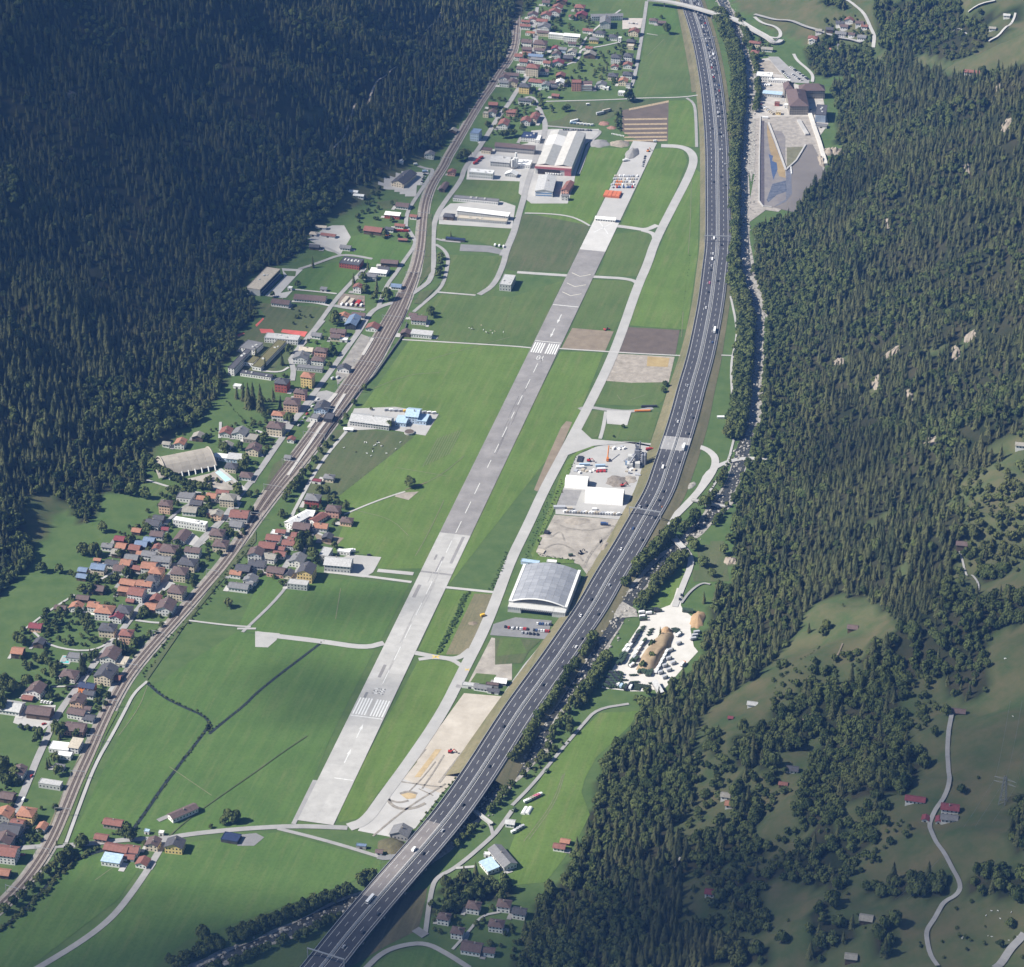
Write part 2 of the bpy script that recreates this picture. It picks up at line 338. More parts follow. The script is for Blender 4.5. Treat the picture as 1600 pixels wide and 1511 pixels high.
def strip(name, L, w, m, lift=.45, drape=False, kind='structure', parent=None, thick=0.0, w2=None):
    """ribbon along a line; w width in metres (number or list), w2: left/right offsets instead"""
    if drape:
        L = resample(L, 6.0)
    if w2: A, B = offset_line(L, w2[0]), offset_line(L, w2[1])
    else:
        h = [x/2 for x in w] if isinstance(w, (list, tuple)) else w/2
        A = offset_line(L, [-x for x in h] if isinstance(h, list) else -h); B = offset_line(L, h)
    vs = []
    for a, b in zip(A, B):
        za = (zat(a.x, a.y) if drape else a.z)+lift; zb = (zat(b.x, b.y) if drape else b.z)+lift
        if drape: za = zb = max(za, zb)
        vs += [(a.x, a.y, za), (b.x, b.y, zb)]
    n = len(A); fs = [(2*i, 2*i+1, 2*i+3, 2*i+2) for i in range(n-1)]
    if thick:
        k = len(vs); vs += [(x, y, z-thick) for x, y, z in vs]
        fs += [(2*i+1+k, 2*i+k, 2*i+2+k, 2*i+3+k) for i in range(n-1)]
        fs += [(2*i, 2*i+2, 2*i+2+k, 2*i+k) for i in range(n-1)]+[(2*i+3, 2*i+1, 2*i+1+k, 2*i+3+k) for i in range(n-1)]
        fs += [(1, 0, k, k+1), (2*n-2, 2*n-1, 2*n-1+k, 2*n-2+k)]
    return mesh_obj(name, vs, fs, m, parent, None, kind)

# ------------------------------------------------------------------ fields and yards
G_BRIGHT = field_mat('meadow_fresh', (0.086, 0.140, 0.033), (0.116, 0.177, 0.046), (0.149, 0.172, 0.064))
G_MID = field_mat('meadow_mid', (0.076, 0.117, 0.037), (0.098, 0.140, 0.046), (0.132, 0.143, 0.062))
G_DEEP = field_mat('meadow_deep', (0.066, 0.120, 0.033), (0.086, 0.145, 0.040), (0.111, 0.145, 0.053))
G_DULL = field_mat('pasture_dull', (.070, .096, .040), (.098, .114, .054), (.130, .120, .072))
G_DRY = field_mat('dry_grass', (.135, .130, .072), (.205, .180, .110), (.110, .122, .062))
G_BROWN = field_mat('mown_brown', (.085, .082, .046), (.120, .108, .064), (.140, .118, .078), .3)
G_HILL = field_mat('hill_meadow', (.050, .092, .030), (.074, .112, .040), (.100, .108, .055))
G_YEL = field_mat('hill_hay', (.105, .130, .042), (.150, .155, .060), (.170, .150, .075))
SOIL = mat('tilled_soil', (.105, .085, .072), .95, col2=(.140, .112, .094), scale=.08, spec=.1)
SOIL_L = mat('dry_soil', (.190, .155, .115), .95, col2=(.260, .215, .160), scale=.08, spec=.1)
RUBBLE = mat('rubble', (.230, .205, .170), .95, col2=(.400, .360, .310), scale=.12, detail=8, spec=.1)
DIRT = mat('bare_dirt', (.230, .208, .178), .95, col2=(.430, .395, .345), scale=.07, detail=8, spec=.1)
SAND = mat('pale_sand', (.360, .320, .265), .95, col2=(.520, .475, .405), scale=.05, detail=9, spec=.1)
GRAVEL = mat('yard_gravel', (.500, .480, .435), .95, col2=(.600, .580, .540), scale=.08, detail=6, spec=.1)
CONC = mat('concrete', (.330, .325, .310), .85, col2=(.420, .412, .395), scale=.05, detail=8)
CONC_L = mat('concrete_light', (.360, .352, .335), .85, col2=(.470, .460, .440), scale=.04, detail=8)
ASPH_O = mat('old_asphalt', (.200, .192, .186), .9, col2=(.290, .280, .272), scale=.04, detail=8)
ROAD = mat('road_asphalt', (.250, .245, .240), .9, col2=(.330, .325, .315), scale=.08, detail=6)
ROAD_D = mat('road_dark', (.170, .170, .172), .9, col2=(.230, .230, .230), scale=.08, detail=6)
MOTOR = mat('motorway_asphalt', (.044, .045, .053), .85, col2=(.070, .071, .080), scale=.05, detail=8)
PAINT = mat('white_paint', (.50, .50, .48), .8, col2=(.68, .68, .66), scale=.5, detail=6)
PAINT_Y = mat('yellow_paint', (.72, .50, .06), .7, var=.08)
BALLAST = mat('ballast', (.215, .185, .160), .95, col2=(.320, .285, .250), scale=.25, detail=6, spec=.1)
STEEL = mat('rail_steel', (.110, .085, .070), .55, var=.2, metal=.3)
WATER = mat('river_water', (.020, .023, .020), .2, col2=(.070, .068, .060), scale=.35, detail=10, spec=.5, bump=.6)
MUDW = mat('muddy_water', (.165, .145, .125), .25, col2=(.205, .180, .155), scale=.02, spec=.5)
MUD = mat('basin_mud', (.150, .140, .150), .8, col2=(.230, .210, .190), scale=.06, detail=6)
OCHRE = mat('ochre_mud', (.230, .165, .085), .85, col2=(.320, .240, .130), scale=.06)
BLUEP = mat('basin_pool', (.050, .075, .150), .2, col2=(.085, .115, .200), scale=.08, spec=.5)
TARTAN = mat('red_track', (.520, .120, .095), .85, var=.12)
BANKST = mat('boulder_bank', (.150, .140, .120), .95, col2=(.440, .420, .380), scale=.28, detail=8, spec=.1)
GREYST = mat('grey_chippings', (.210, .205, .200), .95, col2=(.300, .292, .284), scale=.15, detail=6, spec=.1)

NS = [0]
def S(name, txt, m, lift=.15, **k):
    NS[0] += 1; return sheet(name, txt, m, lift+NS[0]*.0015, **k)
S('field', 'P 640,531 832,543 820,575 770,690 735,752 520,775 690,650 640,638 563,640', G_BRIGHT, .12)
S('field', 'P 735,752 668,888 592,889 583,868 520,860 545,800 520,775', G_BRIGHT, .12)
S('pasture', 'F 430,1030 560,1020 850,1040 930,1070 460,1440 260,1400 300,1330', G_DULL, .16)
S('field', 'F 960,300 1100,225 1511,240 P 880,438 833,540 F 850,490', G_MID, .12)
S('pasture', 'C 60,1265 370,1285 460,1335 390,1511 P 885,425 808,424 790,420 800,375', G_DULL, .12)
S('field', 'P 700,398 782,400 790,415 770,462 690,455 P 690,420', G_MID, .12)
S('field', 'C 460,870 690,875 600,1050 520,1220 455,1330 75,1255 90,1190 330,1200 370,1050 410,950', G_BRIGHT, .12)
S('field', 'C 840,880 940,868 1010,890 1035,950 890,1320 850,1345 640,1335', G_BRIGHT, .12)
S('field', 'P 958,366 1010,360 1022,368 995,432 935,430', G_MID, .12)
S('field', 'P 925,437 985,439 992,452 960,518 893,512', G_MID, .12)
S('field', 'P 1060,318 1085,262 1095,270 1090,400 1073,515 978,508', G_BRIGHT, .12)
S('field', 'P 876,549 943,551 900,660 700,915 696,912 720,840', G_BRIGHT, .12)
S('field', 'C 790,215 1010,190 1060,540 720,575', G_MID, .12)
S('field', 'C 800,30 960,50 1000,190 790,210', G_DEEP, .12)
S('field', 'C 450,20 620,-60 960,10 800,20 785,100 660,100 640,70 460,65', G_MID, .12)
S('field', 'C 220,450 330,370 640,260 720,300 700,480 300,480', G_MID, .12)
S('field', 'C 920,595 1070,590 1085,640 1085,870 920,850', G_BRIGHT, .12)
S('dry_field', 'C 200,600 650,600 700,590 920,590 640,650 600,690 440,750 200,750 190,680', G_DULL, .13)
S('orchard_grass', 'Z4 100,200 420,215 520,300 360,420 200,460 150,400', G_MID, .14)
S('field', 'P 370,985 410,897 640,912 592,1008 505,1000', G_DEEP, .12)
S('field', 'P 233,1075 370,987 585,1016 575,1035 520,1145 460,1287 290,1303 215,1293 330,1128', G_DEEP, .12)
S('field', 'P 108,1318 225,1068 325,1120 322,1140 205,1296', G_DEEP, .12)
S('field', 'P 655,1030 718,1034 716,1055 680,1135 590,1240 565,1278 530,1285 525,1270', G_BRIGHT, .12)
S('field', 'J 1120,645 1420,670 1300,960 1240,1035 1060,1030 960,1000', G_BRIGHT, .12)
S('scrub_ground', 'J 1290,670 1410,675 1260,1030 1120,1030 1180,900', G_DRY, .16)
S('field', 'P 0,1455 60,1511 195,1413 230,1360 262,1320 435,1300 595,1345 595,1362 290,1470 220,1530 0,1530', G_DEEP, .11)
S('field', 'P -5,1462 100,1350 160,1335 220,1352 185,1405 55,1505 0,1530', G_DEEP, .14)
S('field', 'K 1010,470 1025,450 1020,600 940,740 870,755 770,750 800,690', G_BRIGHT, .14)
S('meadow', 'K 1060,400 1240,330 1330,480 1270,640 1200,620 1120,610 1000,735 1080,480', G_DULL, .14, drape=True)
S('field', 'O 520,10 750,0 700,80 600,180 500,270 430,400 410,480 460,610 400,730 300,880 200,1010 -100,1040 60,620 220,300', G_BRIGHT, .13)
S('mown_field', 'N 850,1080 1010,1045 1000,1110 960,1290 760,1390 560,1511 520,1511 690,1310', G_BROWN, .13)
S('field', 'N 640,1130 620,1150 480,1280 330,1440 260,1511 -100,1511 20,1440 400,1300', G_MID, .12)
S('field', 'N 690,1511 800,1430 990,1400 1060,1410 1130,1460 1210,1520 ', G_DEEP, .13)
S('tilled_field', 'C 650,650 925,595 920,830 800,845 700,810 650,770', SOIL, .15)
for yy in (700, 730, 757, 782, 806, 826): S('straw_swath', f'C 660,{yy} 915,{yy-4} 915,{yy+6} 665,{yy+9}', mat('straw', (.33,.26,.17), .95, var=.3, scale=.4), .22)
S('straw_margin', 'C 690,640 925,592 925,604 690,652', mat('straw', (.33,.26,.17)), .2)
S('tilled_field', 'G 660,418 990,437 965,580 600,570', SOIL, .15)
S('dry_field', 'G 355,425 600,445 550,560 290,548', SOIL_L, .15)
S('rubble_lot', 'G 590,575 960,595 925,745 700,748 530,735', RUBBLE, .15)
S('weed_patch', 'G 800,592 930,602 920,655 795,650', mat('weeds_ochre', (.30,.22,.10), .95, col2=(.40,.31,.16), scale=.1), .2)
S('field', 'G 530,740 925,748 895,850 850,890 490,875 470,860 490,820', G_MID, .13)
S('dirt_strip', 'G 320,975 355,980 300,1110 200,1330 150,1390 130,1380 200,1210 290,1010', SOIL_L, .16)
S('lawn', 'G 430,920 540,908 555,930 510,1060 480,1075 430,1050 405,1010', G_MID, .16)
S('lawn', 'G 550,990 690,985 710,930 870,920 820,1085 560,1085 540,1060', G_MID, .14)
S('yard', 'Y7 520,140 620,120 870,70 1370,110 1360,180 1260,190 1230,330 880,1000 60,930 60,860 230,440 290,240 440,180', CONC, .17)
S('gravel_patch', 'Y7 150,640 370,650 300,830 80,820', GREYST, .22)
S('dirt_lot', 'K 250,205 650,235 440,555 400,500 370,490 160,470 130,440 150,400', DIRT, .17)
S('hedge_bank', 'Y7 510,120 520,145 400,180 300,250 180,560 20,930 -60,1100 -170,1370 -120,1430 280,1470 280,1511 -180,1511 -230,1400 -30,900 130,430 200,290 330,180', G_BRIGHT, .3)
S('gravel_yard', 'Y8 840,235 960,190 1000,120 1040,-10 1130,-10 1085,190 1110,240 1220,330 1200,480 1240,680 1290,740 1170,870 940,1130 900,1170 650,1210 500,1210 150,1170 290,930 420,700 600,430 620,300', GRAVEL, .17)
S('sand_yard', 'P 725,1083 797,1089 797,1105 712,1217 690,1240 625,1215 650,1180 691,1130', SAND, .17)
S('apron', 'P 625,1215 690,1240 649,1294 612,1308 559,1298 590,1251', CONC_L, .18)
S('sand_streak', 'N 1060,225 1095,225 970,390 935,390', mat('ochre_sand', (.43,.33,.19), .95, var=.2), .24)
S('pit_mark', 'N 850,490 900,475 950,490 940,515 890,520', mat('ochre_sand', (.55,.38,.16)), .24)
S('concrete_strip', 'K 200,935 245,935 0,1320 -160,1511 -220,1511 -30,1230 70,1090', CONC, .2)
S('dirt_lot', 'J 1390,930 1511,950 1511,1180 1250,1200', DIRT, .16)
S('lawn', 'K -100,930 170,945 100,1010 60,1080 -100,1090', G_DULL, .19)
S('lawn', 'J 1440,935 1560,935 1600,1020 1420,1040', G_MID, .21)
S('lawn', 'J 1300,1140 1420,1150 1390,1200 1260,1200', G_MID, .21)
S('sports_field', 'Z7 210,700 780,740 1085,755 960,940 820,1115 830,1050 500,1010 210,990 340,860', G_DULL, .15)
S('school_grounds', 'Z7 -20,1110 210,985 500,1010 800,1110 700,1180 560,1511 0,1511', G_DULL, .13)
S('field', 'Z7 790,300 900,290 1200,210 1440,270 1400,350 1200,590 640,545 640,500', G_DEEP, .14)
S('field', 'B 510,1400 640,1385 930,1450 880,1511 P 620,423 500,400', G_DEEP, .14)
S('lawn', 'Z7 880,1130 1280,1190 1200,1310 1060,1260 800,1220', G_DEEP, .15)
S('red_track', 'Z7 540,1015 835,1045 800,1105 520,1050', TARTAN, .2)
S('red_track', 'Z7 265,1010 420,1015 445,1060 290,1062', TARTAN, .2)
S('red_track', 'Z7 218,965 310,880 322,893 235,985', TARTAN, .2)
S('red_track', 'Z7 -10,1085 80,1048 92,1066 10,1110', TARTAN, .2)
S('yard', 'Z7 530,295 780,310 690,400 470,640 330,620 560,400', CONC_L, .17)
S('lawn', 'Z7 550,325 700,330 690,390 600,385', G_MID, .22)
S('paved_court', 'Z7 510,590 660,560 580,645 480,645', CONC_L, .22)
S('lumber_yard', 'Z7 1230,590 1511,620 1511,760 1180,740', mat('yard_brown', (.20,.165,.135), .95, var=.3), .17)
S('field', 'Z8 970,175 1511,180 1450,380 1310,350 870,310', G_MID, .13)
S('industrial_yard', 'Z8 1020,-60 1560,-150 1560,190 1000,170 1010,90', CONC_L, .15)
S('industrial_yard', 'Z4 0,560 250,540 800,540 800,600 640,720 520,1090 500,1200 430,1420 0,1420 -150,1300 -120,1020', CONC, .16)
S('yard', 'Z8 860,380 1310,360 1430,400 1400,600 760,560 760,460', CONC, .17)
S('field', 'Z8 740,570 1395,600 1330,760 1180,740 1080,700 740,690', G_MID, .14)
S('dark_yard', 'Z8 950,735 1215,750 1330,790 1300,825 1180,805 940,795', ROAD_D, .2)
S('yard', 'Z8 180,190 420,90 610,90 700,90 560,330 480,340 380,300', CONC, .17, drape=True)
S('bare_ground', 'Z8 210,370 400,340 390,420 280,430', G_DULL, .17)
S('cemetery', 'B 270,1390 450,1330 520,1330 560,1400 500,1500 420,1480', CONC, .14)
S('station_square', 'Y6 1100,860 1290,830 1410,870 1340,960 1140,960 820,1330 600,1310 900,1130', ROAD, .16)
S('station_yard', 'F 620,460 700,490 550,690 480,760 470,690', mat('yard_grey', (.25,.235,.215), .95, var=.25, scale=.1), .16)
S('school_square', 'Z2 730,285 1050,285 1020,440 730,460', mat('pink_paving', (.44,.40,.36), .9, var=.12), .17)
S('dirt_yard', 'Y2 490,680 820,600 900,560 1150,740 1090,800 830,790 480,700', DIRT, .17)
S('blue_tarp', 'Y2 880,590 940,555 1090,670 1000,700', mat('pale_blue_sheet', (.42,.62,.74), .6, var=.15), .25)
S('terraced_field', 'Y2 0,690 380,770 260,900 0,880', G_MID, .16)
S('courtyard', 'Y1 1310,590 1440,470 1600,590 1500,640', CONC_L, .2)
S('hall_forecourt', 'J 400,545 410,490 560,440 740,455 705,520 690,545 640,575', CONC, .18)
S('pad', 'J -5,893 140,905 120,945 70,988 -5,985', CONC, .2)
S('bare_ground', 'Y5 1010,600 1350,650 1260,740 1150,720 1040,660', SOIL_L, .18)
S('farm_yard', 'F 580,900 820,890 1080,930 1000,1060 760,1020 540,1030 540,990', CONC, .18)
S('bare_ground', 'F 830,1400 960,1390 900,1440 820,1420', RUBBLE, .2)
S('work_yard', 'Y3 200,1120 600,1110 560,1290 440,1400 140,1300', CONC_L, .17)
S('pad', 'M 1410,730 1511,720 1560,745 1500,795 1400,795', ROAD_D, .2)
S('car_park', 'K -110,850 20,810 235,830 205,940 -130,915', ROAD_D, .2)
S('car_park', 'Z5 380,215 500,215 620,330 870,490 860,530 660,520 400,270', ROAD, .17)
S('work_site', 'Z5 160,260 380,230 640,520 1010,620 1090,1010 1000,1140 840,1180 420,1010 190,940 260,700 250,500', mat('pale_yard', (.30,.28,.25), .95, col2=(.50,.47,.43), scale=.1, detail=8), .17)
S('rubble_heap_ground', 'Z5 150,270 400,260 540,430 350,400 200,350', RUBBLE, .22)
# settling basin below the power station
S('reservoir_bank', 'Z6 180,50 300,20 900,10 980,330 1060,680 500,1140 350,1120 160,1260 130,1180 220,700', mat('bank_pale', (.30,.275,.245), .95, var=.3, scale=.15, detail=8), .2)
S('reservoir_water', 'Z6 830,345 905,345 960,450 1000,540 1040,700 700,1150 430,1085 590,1010 650,930 650,610 720,540', MUDW, .28)
S('basin_floor', 'Z6 340,80 390,100 470,330 580,650 600,1000 430,1085 335,1075', MUD, .28)
S('basin_lining', 'Z6 292,60 335,70 335,1078 278,1030', mat('dark_lining', (.085,.075,.085), .7, var=.2), .3)
S('basin_lining', 'Z6 590,650 650,612 660,930 590,1020 430,1090 590,990', mat('grey_lining', (.13,.135,.16), .5, var=.2), .32)
S('basin_mud', 'Z6 370,100 395,180 580,660 585,740 510,720 400,420 365,200', OCHRE, .32)
S('basin_pool', 'Z6 385,460 440,480 420,540 480,560 490,640 440,760 415,640 400,520', BLUEP, .36)
S('basin_pool', 'Z6 430,810 590,770 600,900 480,940 380,1030 360,1000', mat('dark_pool', (.045,.055,.085), .25, col2=(.16,.17,.2), scale=.2, detail=8), .36)
S('basin_mud', 'Z6 420,180 540,190 580,260 580,600 480,340', MUD, .36)
S('basin_mud', 'Z6 600,380 800,370 720,520 600,610', mat('olive_mud', (.15,.145,.09), .8, var=.2), .34)
def wall(txt, w, h, m, name='retaining_wall', label='concrete wall', cat='wall', group=None):
    L = line_of(txt, 0); o = strip(name, L, w, m, h, thick=h, kind=None); tag(o, label, cat, group); return o
wall('Z6 385,100 470,320 590,660', 2.2, 2, CONC_L, label='long straight concrete wall dividing the settling basin')
wall('Z6 595,650 650,600 710,545 820,360', 2, 2, CONC_L, label='curved dark topped wall holding back the muddy water')
wall('Z6 288,20 275,500 272,1020 320,1085 420,1090', 1.5, 1.6, CONC_L, label='pale kerb wall along the outer edge of the basin')
wall('Z5 740,980 840,1150', 5, 3, CONC_L, label='white construction wall below the power station')
wall('Z5 870,900 930,1080 985,1240 1060,1500', 5, 3, GRAVEL, label='white retaining wall along the foot of the rock face')
wall('Z6 645,610 655,700', 1.5, 1.5, PAINT, label='short white post wall standing in the muddy water')

# ------------------------------------------------------------------ river
RIV = line_of('P 1090,-60 1130,0 1150,50 1170,100 1172,150 1168,185 1163,251 1162,318 1163,376 1163,426 1177,461 1188,498 1183,564 1179,612 1179,651 1163,694 1152,739 1136,772 1118,798 1091,827 1065,850 1038,874 1006,909 985,935 969,956 948,993 927,1030 903,1065 877,1102 853,1134 840,1172 813,1198 778,1230 744,1272 718,1291 686,1323 651,1357 612,1383 569,1402 506,1432 440,1461 400,1475 357,1493 318,1511 260,1540', 2)
strip('river_bed', RIV, [17+4*math.sin(i*.37)+3*math.sin(i*.9) for i in range(len(RIV))], BANKST, .22)
strip('river', RIV, [10+4*math.sin(i*.21)+2*math.sin(i*.53) for i in range(len(RIV))], WATER, .30)
S('river_bar', 'Y8 300,250 400,150 560,240 580,330 520,330 430,340 300,330', BANKST, .4)
S('river_bar', 'G 1400,120 1440,110 1511,300 1511,370 1480,340', BANKST, .4)
S('river_bar', 'Z6 60,600 200,540 230,700 150,680', BANKST, .4)
S('boulder_bank', 'Z5 150,1090 190,960 225,950 225,1420 180,1700 140,1480', BANKST, .35)
STREAM_M = mat('stream_water', (.025,.032,.032), .3, var=.3)
for i, t in enumerate(['P 0,1455 55,1405 100,1352 140,1335 165,1328', 'I 870,1200 960,1280 1080,1340 1200,1390 1245,1440 1230,1500 M 1240,60 1220,110 1080,290 950,460 850,610 790,690', 'J 400,950 270,1050 150,1140 0,1260 I 1450,1325 1330,1420 1235,1500']):
    strip('stream', line_of(t, 1), 3.0, STREAM_M, .28)

# ------------------------------------------------------------------ roads and tracks
NR = [0]; ROADS = []
def road(txt, w, m=None, lift=.42, drape=False, sm=2, name='road'):
    NR[0] += 1
    L = line_of(txt, sm, drape); ROADS.append((L, w))
    return strip(name, L, w, m or ROAD, lift+NR[0]*.004, drape)
TAXI = 'P 545,1293 572,1284 600,1244 640,1190 691,1115 724,1048 755,988 778,930 797,877 826,819 849,768 879,712 900,672 917,640 947,580 969,527 996,448 1012,413 1023,378 1054,318 1075,278 1085,252 1080,237 1064,229 1033,228'
road(TAXI, 11, CONC, .45, name='taxiway')
road('P 945,351 985,356 1009,360 1027,352', 8, CONC_L, .40, name='taxiway')
road('P 1003,360 1022,365 1024,376', 7, CONC_L, .41, name='taxiway')
road('P 808,425.7 885,431 932,433 985,436 1000,445', 6.5, CONC, .40, name='taxiway')
road('P 590,891.6 646,897', 6, CONC, .40, name='taxiway'); road('P 511,894 575,901 643,910', 4, CONC_L, .40, name='taxiway')
road('P 696,918 773,926', 4, CONC_L, .40, name='taxiway')
road('P 400,990 437,995 506,1003 570,1013 600,1005', 7.5, CONC, .40, name='taxiway'); road('P 646,1020 681,1027 715,1031 735,1015', 6.5, CONC, .40, name='taxiway')
road('J 960,1060 1060,1047 1160,1062 1215,1100', 5, CONC, .39, name='taxiway')
road('P 905,640 918,636 950,641 985,644 1020,638', 6, ROAD, .40)
S('apron', 'G 560,910 705,915 680,1000 560,990', CONC_L, .3)
road('G 555,920 540,1010 520,1080', 4, CONC, .40)
S('apron', 'G 395,1010 470,1080 640,1095 900,1110 920,1140 740,1100 480,1120 340,1170 300,1190 370,1050', CONC, .36)
road('P 628,531 800,541 830,544', 2.6, CONC_L, .40, name='track'); road('P 873,545 944,549.5 1000,553 1082,557', 2.6, CONC_L, .40, name='track'); road('P 1118,555 1143,556', 2.6, CONC, .40, name='track')
road('P 26,1326 61,1323 100,1322 159,1317 200,1312 259,1311 288,1305 340,1299 400,1294 466,1291 543,1294', 6, ROAD, .43)
road('P 434,1295 514,1315 592,1339', 4, ROAD, .42); road('N 720,860 770,870 840,850', 7, ROAD_D, .42)
road('P 262,1307 233,1357 196,1410 169,1440 127,1472 61,1512 20,1535', 6, ROAD, .43)
MAIN = 'P 840,40 836,70 832,100 825,120 808,141 795,163 779,182 763,209 745,237 725,264 721,282 693,318 679,343 676,375 678,411 673,438 661,448 640,462 625,470 591,480 577,491 564,514 543,543 511,588 487,620 466,649 434,694 400,744 381,766 355,803 331,832 305,856 280,882 258,907 232,933 211,958 182,997 157,1024 140,1048 121,1075 102,1099 83,1129 74,1152 58,1186 46,1217 30,1255 22,1272 8,1295 -10,1320'
road(MAIN, 6.5, ROAD, .43)
for t, w, mm in [('Z8 470,580 540,680 560,740 450,890 380,1000 300,1100 230,1290', 5, ROAD), ('Z8 470,580 480,460 560,330 650,200 720,80 650,80 540,40', 5, ROAD),
    ('Z8 735,690 800,710 950,720', 4, ROAD), ('Z8 730,740 800,780 845,850 830,960 800,1080 750,1150 620,1260 540,1330', 4.5, ROAD), ('Z8 750,1158 900,1170 1080,1185', 3.5, CONC),
    ('Z8 1511,310 1460,480 1420,640 1350,800 1320,930 1240,1100 1110,1180', 7, ROAD), ('C 150,640 210,740 150,900 90,1080 60,1200 0,1400 -60,1511', 7, ROAD), ('C 205,745 320,755 500,770 530,780 450,850 420,960 390,1030', 4, ROAD),
    ('F 540,1030 420,1170 340,1290 240,1480 Y5 800,330 720,500 720,600 690,680', 3.6, CONC), ('J 250,520 150,680 -80,900', 3.2, ROAD), ('J 250,520 330,300 400,330', 3, CONC), ('J 520,205 700,130 830,85 880,70', 2.2, CONC_L), ('J 880,60 1010,15', 1.6, G_DRY),
    ('C 795,10 780,120 760,250 720,480 690,530', 5, ROAD), ('C 200,600 420,595 640,588 760,580 1000,577 1120,560', 3, CONC), ('C 1030,580 1075,610 1085,680 1090,870', 4, ROAD), ('C 795,200 860,210', 2, CONC_L),
    ('C 40,600 120,560 170,650 200,740', 5, ROAD), ('C 290,395 400,355 400,290 500,280 640,250', 3.5, CONC), ('C 400,290 450,200 640,60', 3, CONC), ('C 130,130 140,260 130,310', 6, ROAD), ('C 75,1260 200,1262 330,1275 400,1300 460,1335', 3.2, CONC),
    ('Z7 730,310 860,270 1030,210 1220,140 1400,150 1600,190', 5, ROAD), ('Z7 1220,140 1100,70 950,20 850,10', 4, ROAD), ('Z7 1511,300 1340,480 1180,650 1040,850 900,1040 760,1200', 5.5, ROAD), ('Z7 1150,740 1300,770 1511,790', 6, ROAD), ('Z7 640,545 900,570 1180,600', 3, CONC_L), ('Z7 650,690 900,700 1090,740', 4, CONC_L), ('Z7 760,1200 690,1290 640,1380', 6, ROAD),
    ('Y6 1250,10 1000,300 860,460', 5, ROAD), ('Y6 860,460 900,600 880,720', 6, ROAD), ('Y6 480,600 740,625 840,560', 3, CONC_L), ('Y6 450,1310 700,1390 790,1370', 4, CONC), 
    ('Y2 60,680 380,780 620,830 900,850 1050,880', 3, CONC), ('Y2 1230,800 1060,650 930,550', 4, CONC_L), ('Y2 600,950 500,1010 350,1130 230,1260', 3.5, ROAD), ('Y2 640,1470 760,1330 980,1130 1060,1110', 5.5, ROAD), ('Y2 930,190 940,60 940,0', 3, CONC),
    ('I 870,1190 790,1260 740,1360 660,1511 M 560,320 470,560 390,780', 3, CONC), ('M 390,800 480,800', 4, ROAD), ('M 100,810 -40,890', 5, ROAD),
    ('I 1050,830 950,850 800,830', 3, CONC), ('I 690,920 560,1020 300,990 200,900', 2.6, CONC), ('I 440,680 280,780 150,880', 2.4, CONC), ('I 700,830 490,780', 3, GRAVEL), ('I 1480,870 1340,860 1100,830', 2.6, CONC), ('I 1511,880 1400,880', 3, CONC),
    ('Y3 550,920 830,910', 2.4, CONC), ('Y1 280,1070 440,980 530,930', 3, CONC_L), ('Y1 1020,1180 1200,1060', 9, CONC),
    ('M 1000,740 1100,650 1250,540 1511,360 N 150,250 300,150', 1.0, G_DULL),
    ('K 1511,-120 1340,-130 1160,-60 1110,60 1000,170 900,290 960,340 1050,440 1060,500 1010,620 960,750', 6, CONC_L), ('G 1060,1120 1150,1140 1210,1200 1180,1290 1080,1420 960,1540', 8, CONC_L),
    ('G 1290,240 1330,430 1320,520 1290,640 1300,840', 2.6, CONC), ('G 1310,1080 1270,1240 1160,1400', 2.4, CONC),
    ('N 1511,590 1440,690 1400,740 1180,930 1060,985 1030,1080 1000,1310', 4, ROAD), ('N 1180,930 1300,920', 3, CONC), ('N 1275,585 1380,660 1400,740', 3, ROAD), ('N 640,1530 740,1430 860,1385 1000,1370 1120,1430 1260,1520', 5, ROAD), ('N 1160,1410 1250,1310 1330,1210 1440,1190', 2.5, CONC), ('N 940,1290 1000,1330', 8, ROAD_D),
    ('O 0,560 120,440 300,220 420,80 500,-10 690,-40', 3.2, ROAD), ('Z1 600,120 560,420 560,700 530,860 470,980', 5, ROAD)]:
    road(t, w, mm, .41)
for t, w, mm in [('Z5 680,190 720,270 860,380 910,450 900,520', 4.5, CONC_L), ('D -80,90 100,125 220,170 340,205 480,240 550,260', 6, ROAD), ('D -80,105 -40,140 40,160 80,200 60,230 0,220 -60,200', 5, CONC_L), ('D 450,0 530,50 590,130 630,210 620,290', 5, CONC_L),
    ('D 1300,250 1380,200 1450,120 1460,80', 3, CONC_L), ('D 1180,80 1340,12', 4, CONC_L), ('D 1080,195 1120,170 1180,210', 2.5, CONC_L), ('B 390,930 470,870 540,770 570,660 600,620 690,520 740,470 830,400', 2.6, RUBBLE), ('B 1000,190 1060,150 1090,80', 2.4, RUBBLE), ('B 80,1110 200,1040', 2.5, CONC),
    ('Q 1085,20 1060,140 1060,330 1075,430 1030,530 960,640 950,690 980,780 1060,900 1140,1030 1120,1090 1040,1130 1000,1200 930,1300 940,1400 1000,1511', 3.6, ROAD), ('Q 1340,1530 1420,1430 1511,1330', 6, ROAD), ('L 1130,430 1160,520 1240,610 1240,660', 2, CONC_L),
    ('K 1000,730 1050,660 1120,610 1170,620', 2.4, ROAD), ('L 400,1060 440,970', 1.2, SOIL_L), ('O 940,950 1040,820', 2, CONC_L), ('Q 80,190 200,50 300,0', 2, SOIL_L)]:
    road(t, w, mm, .75, True)

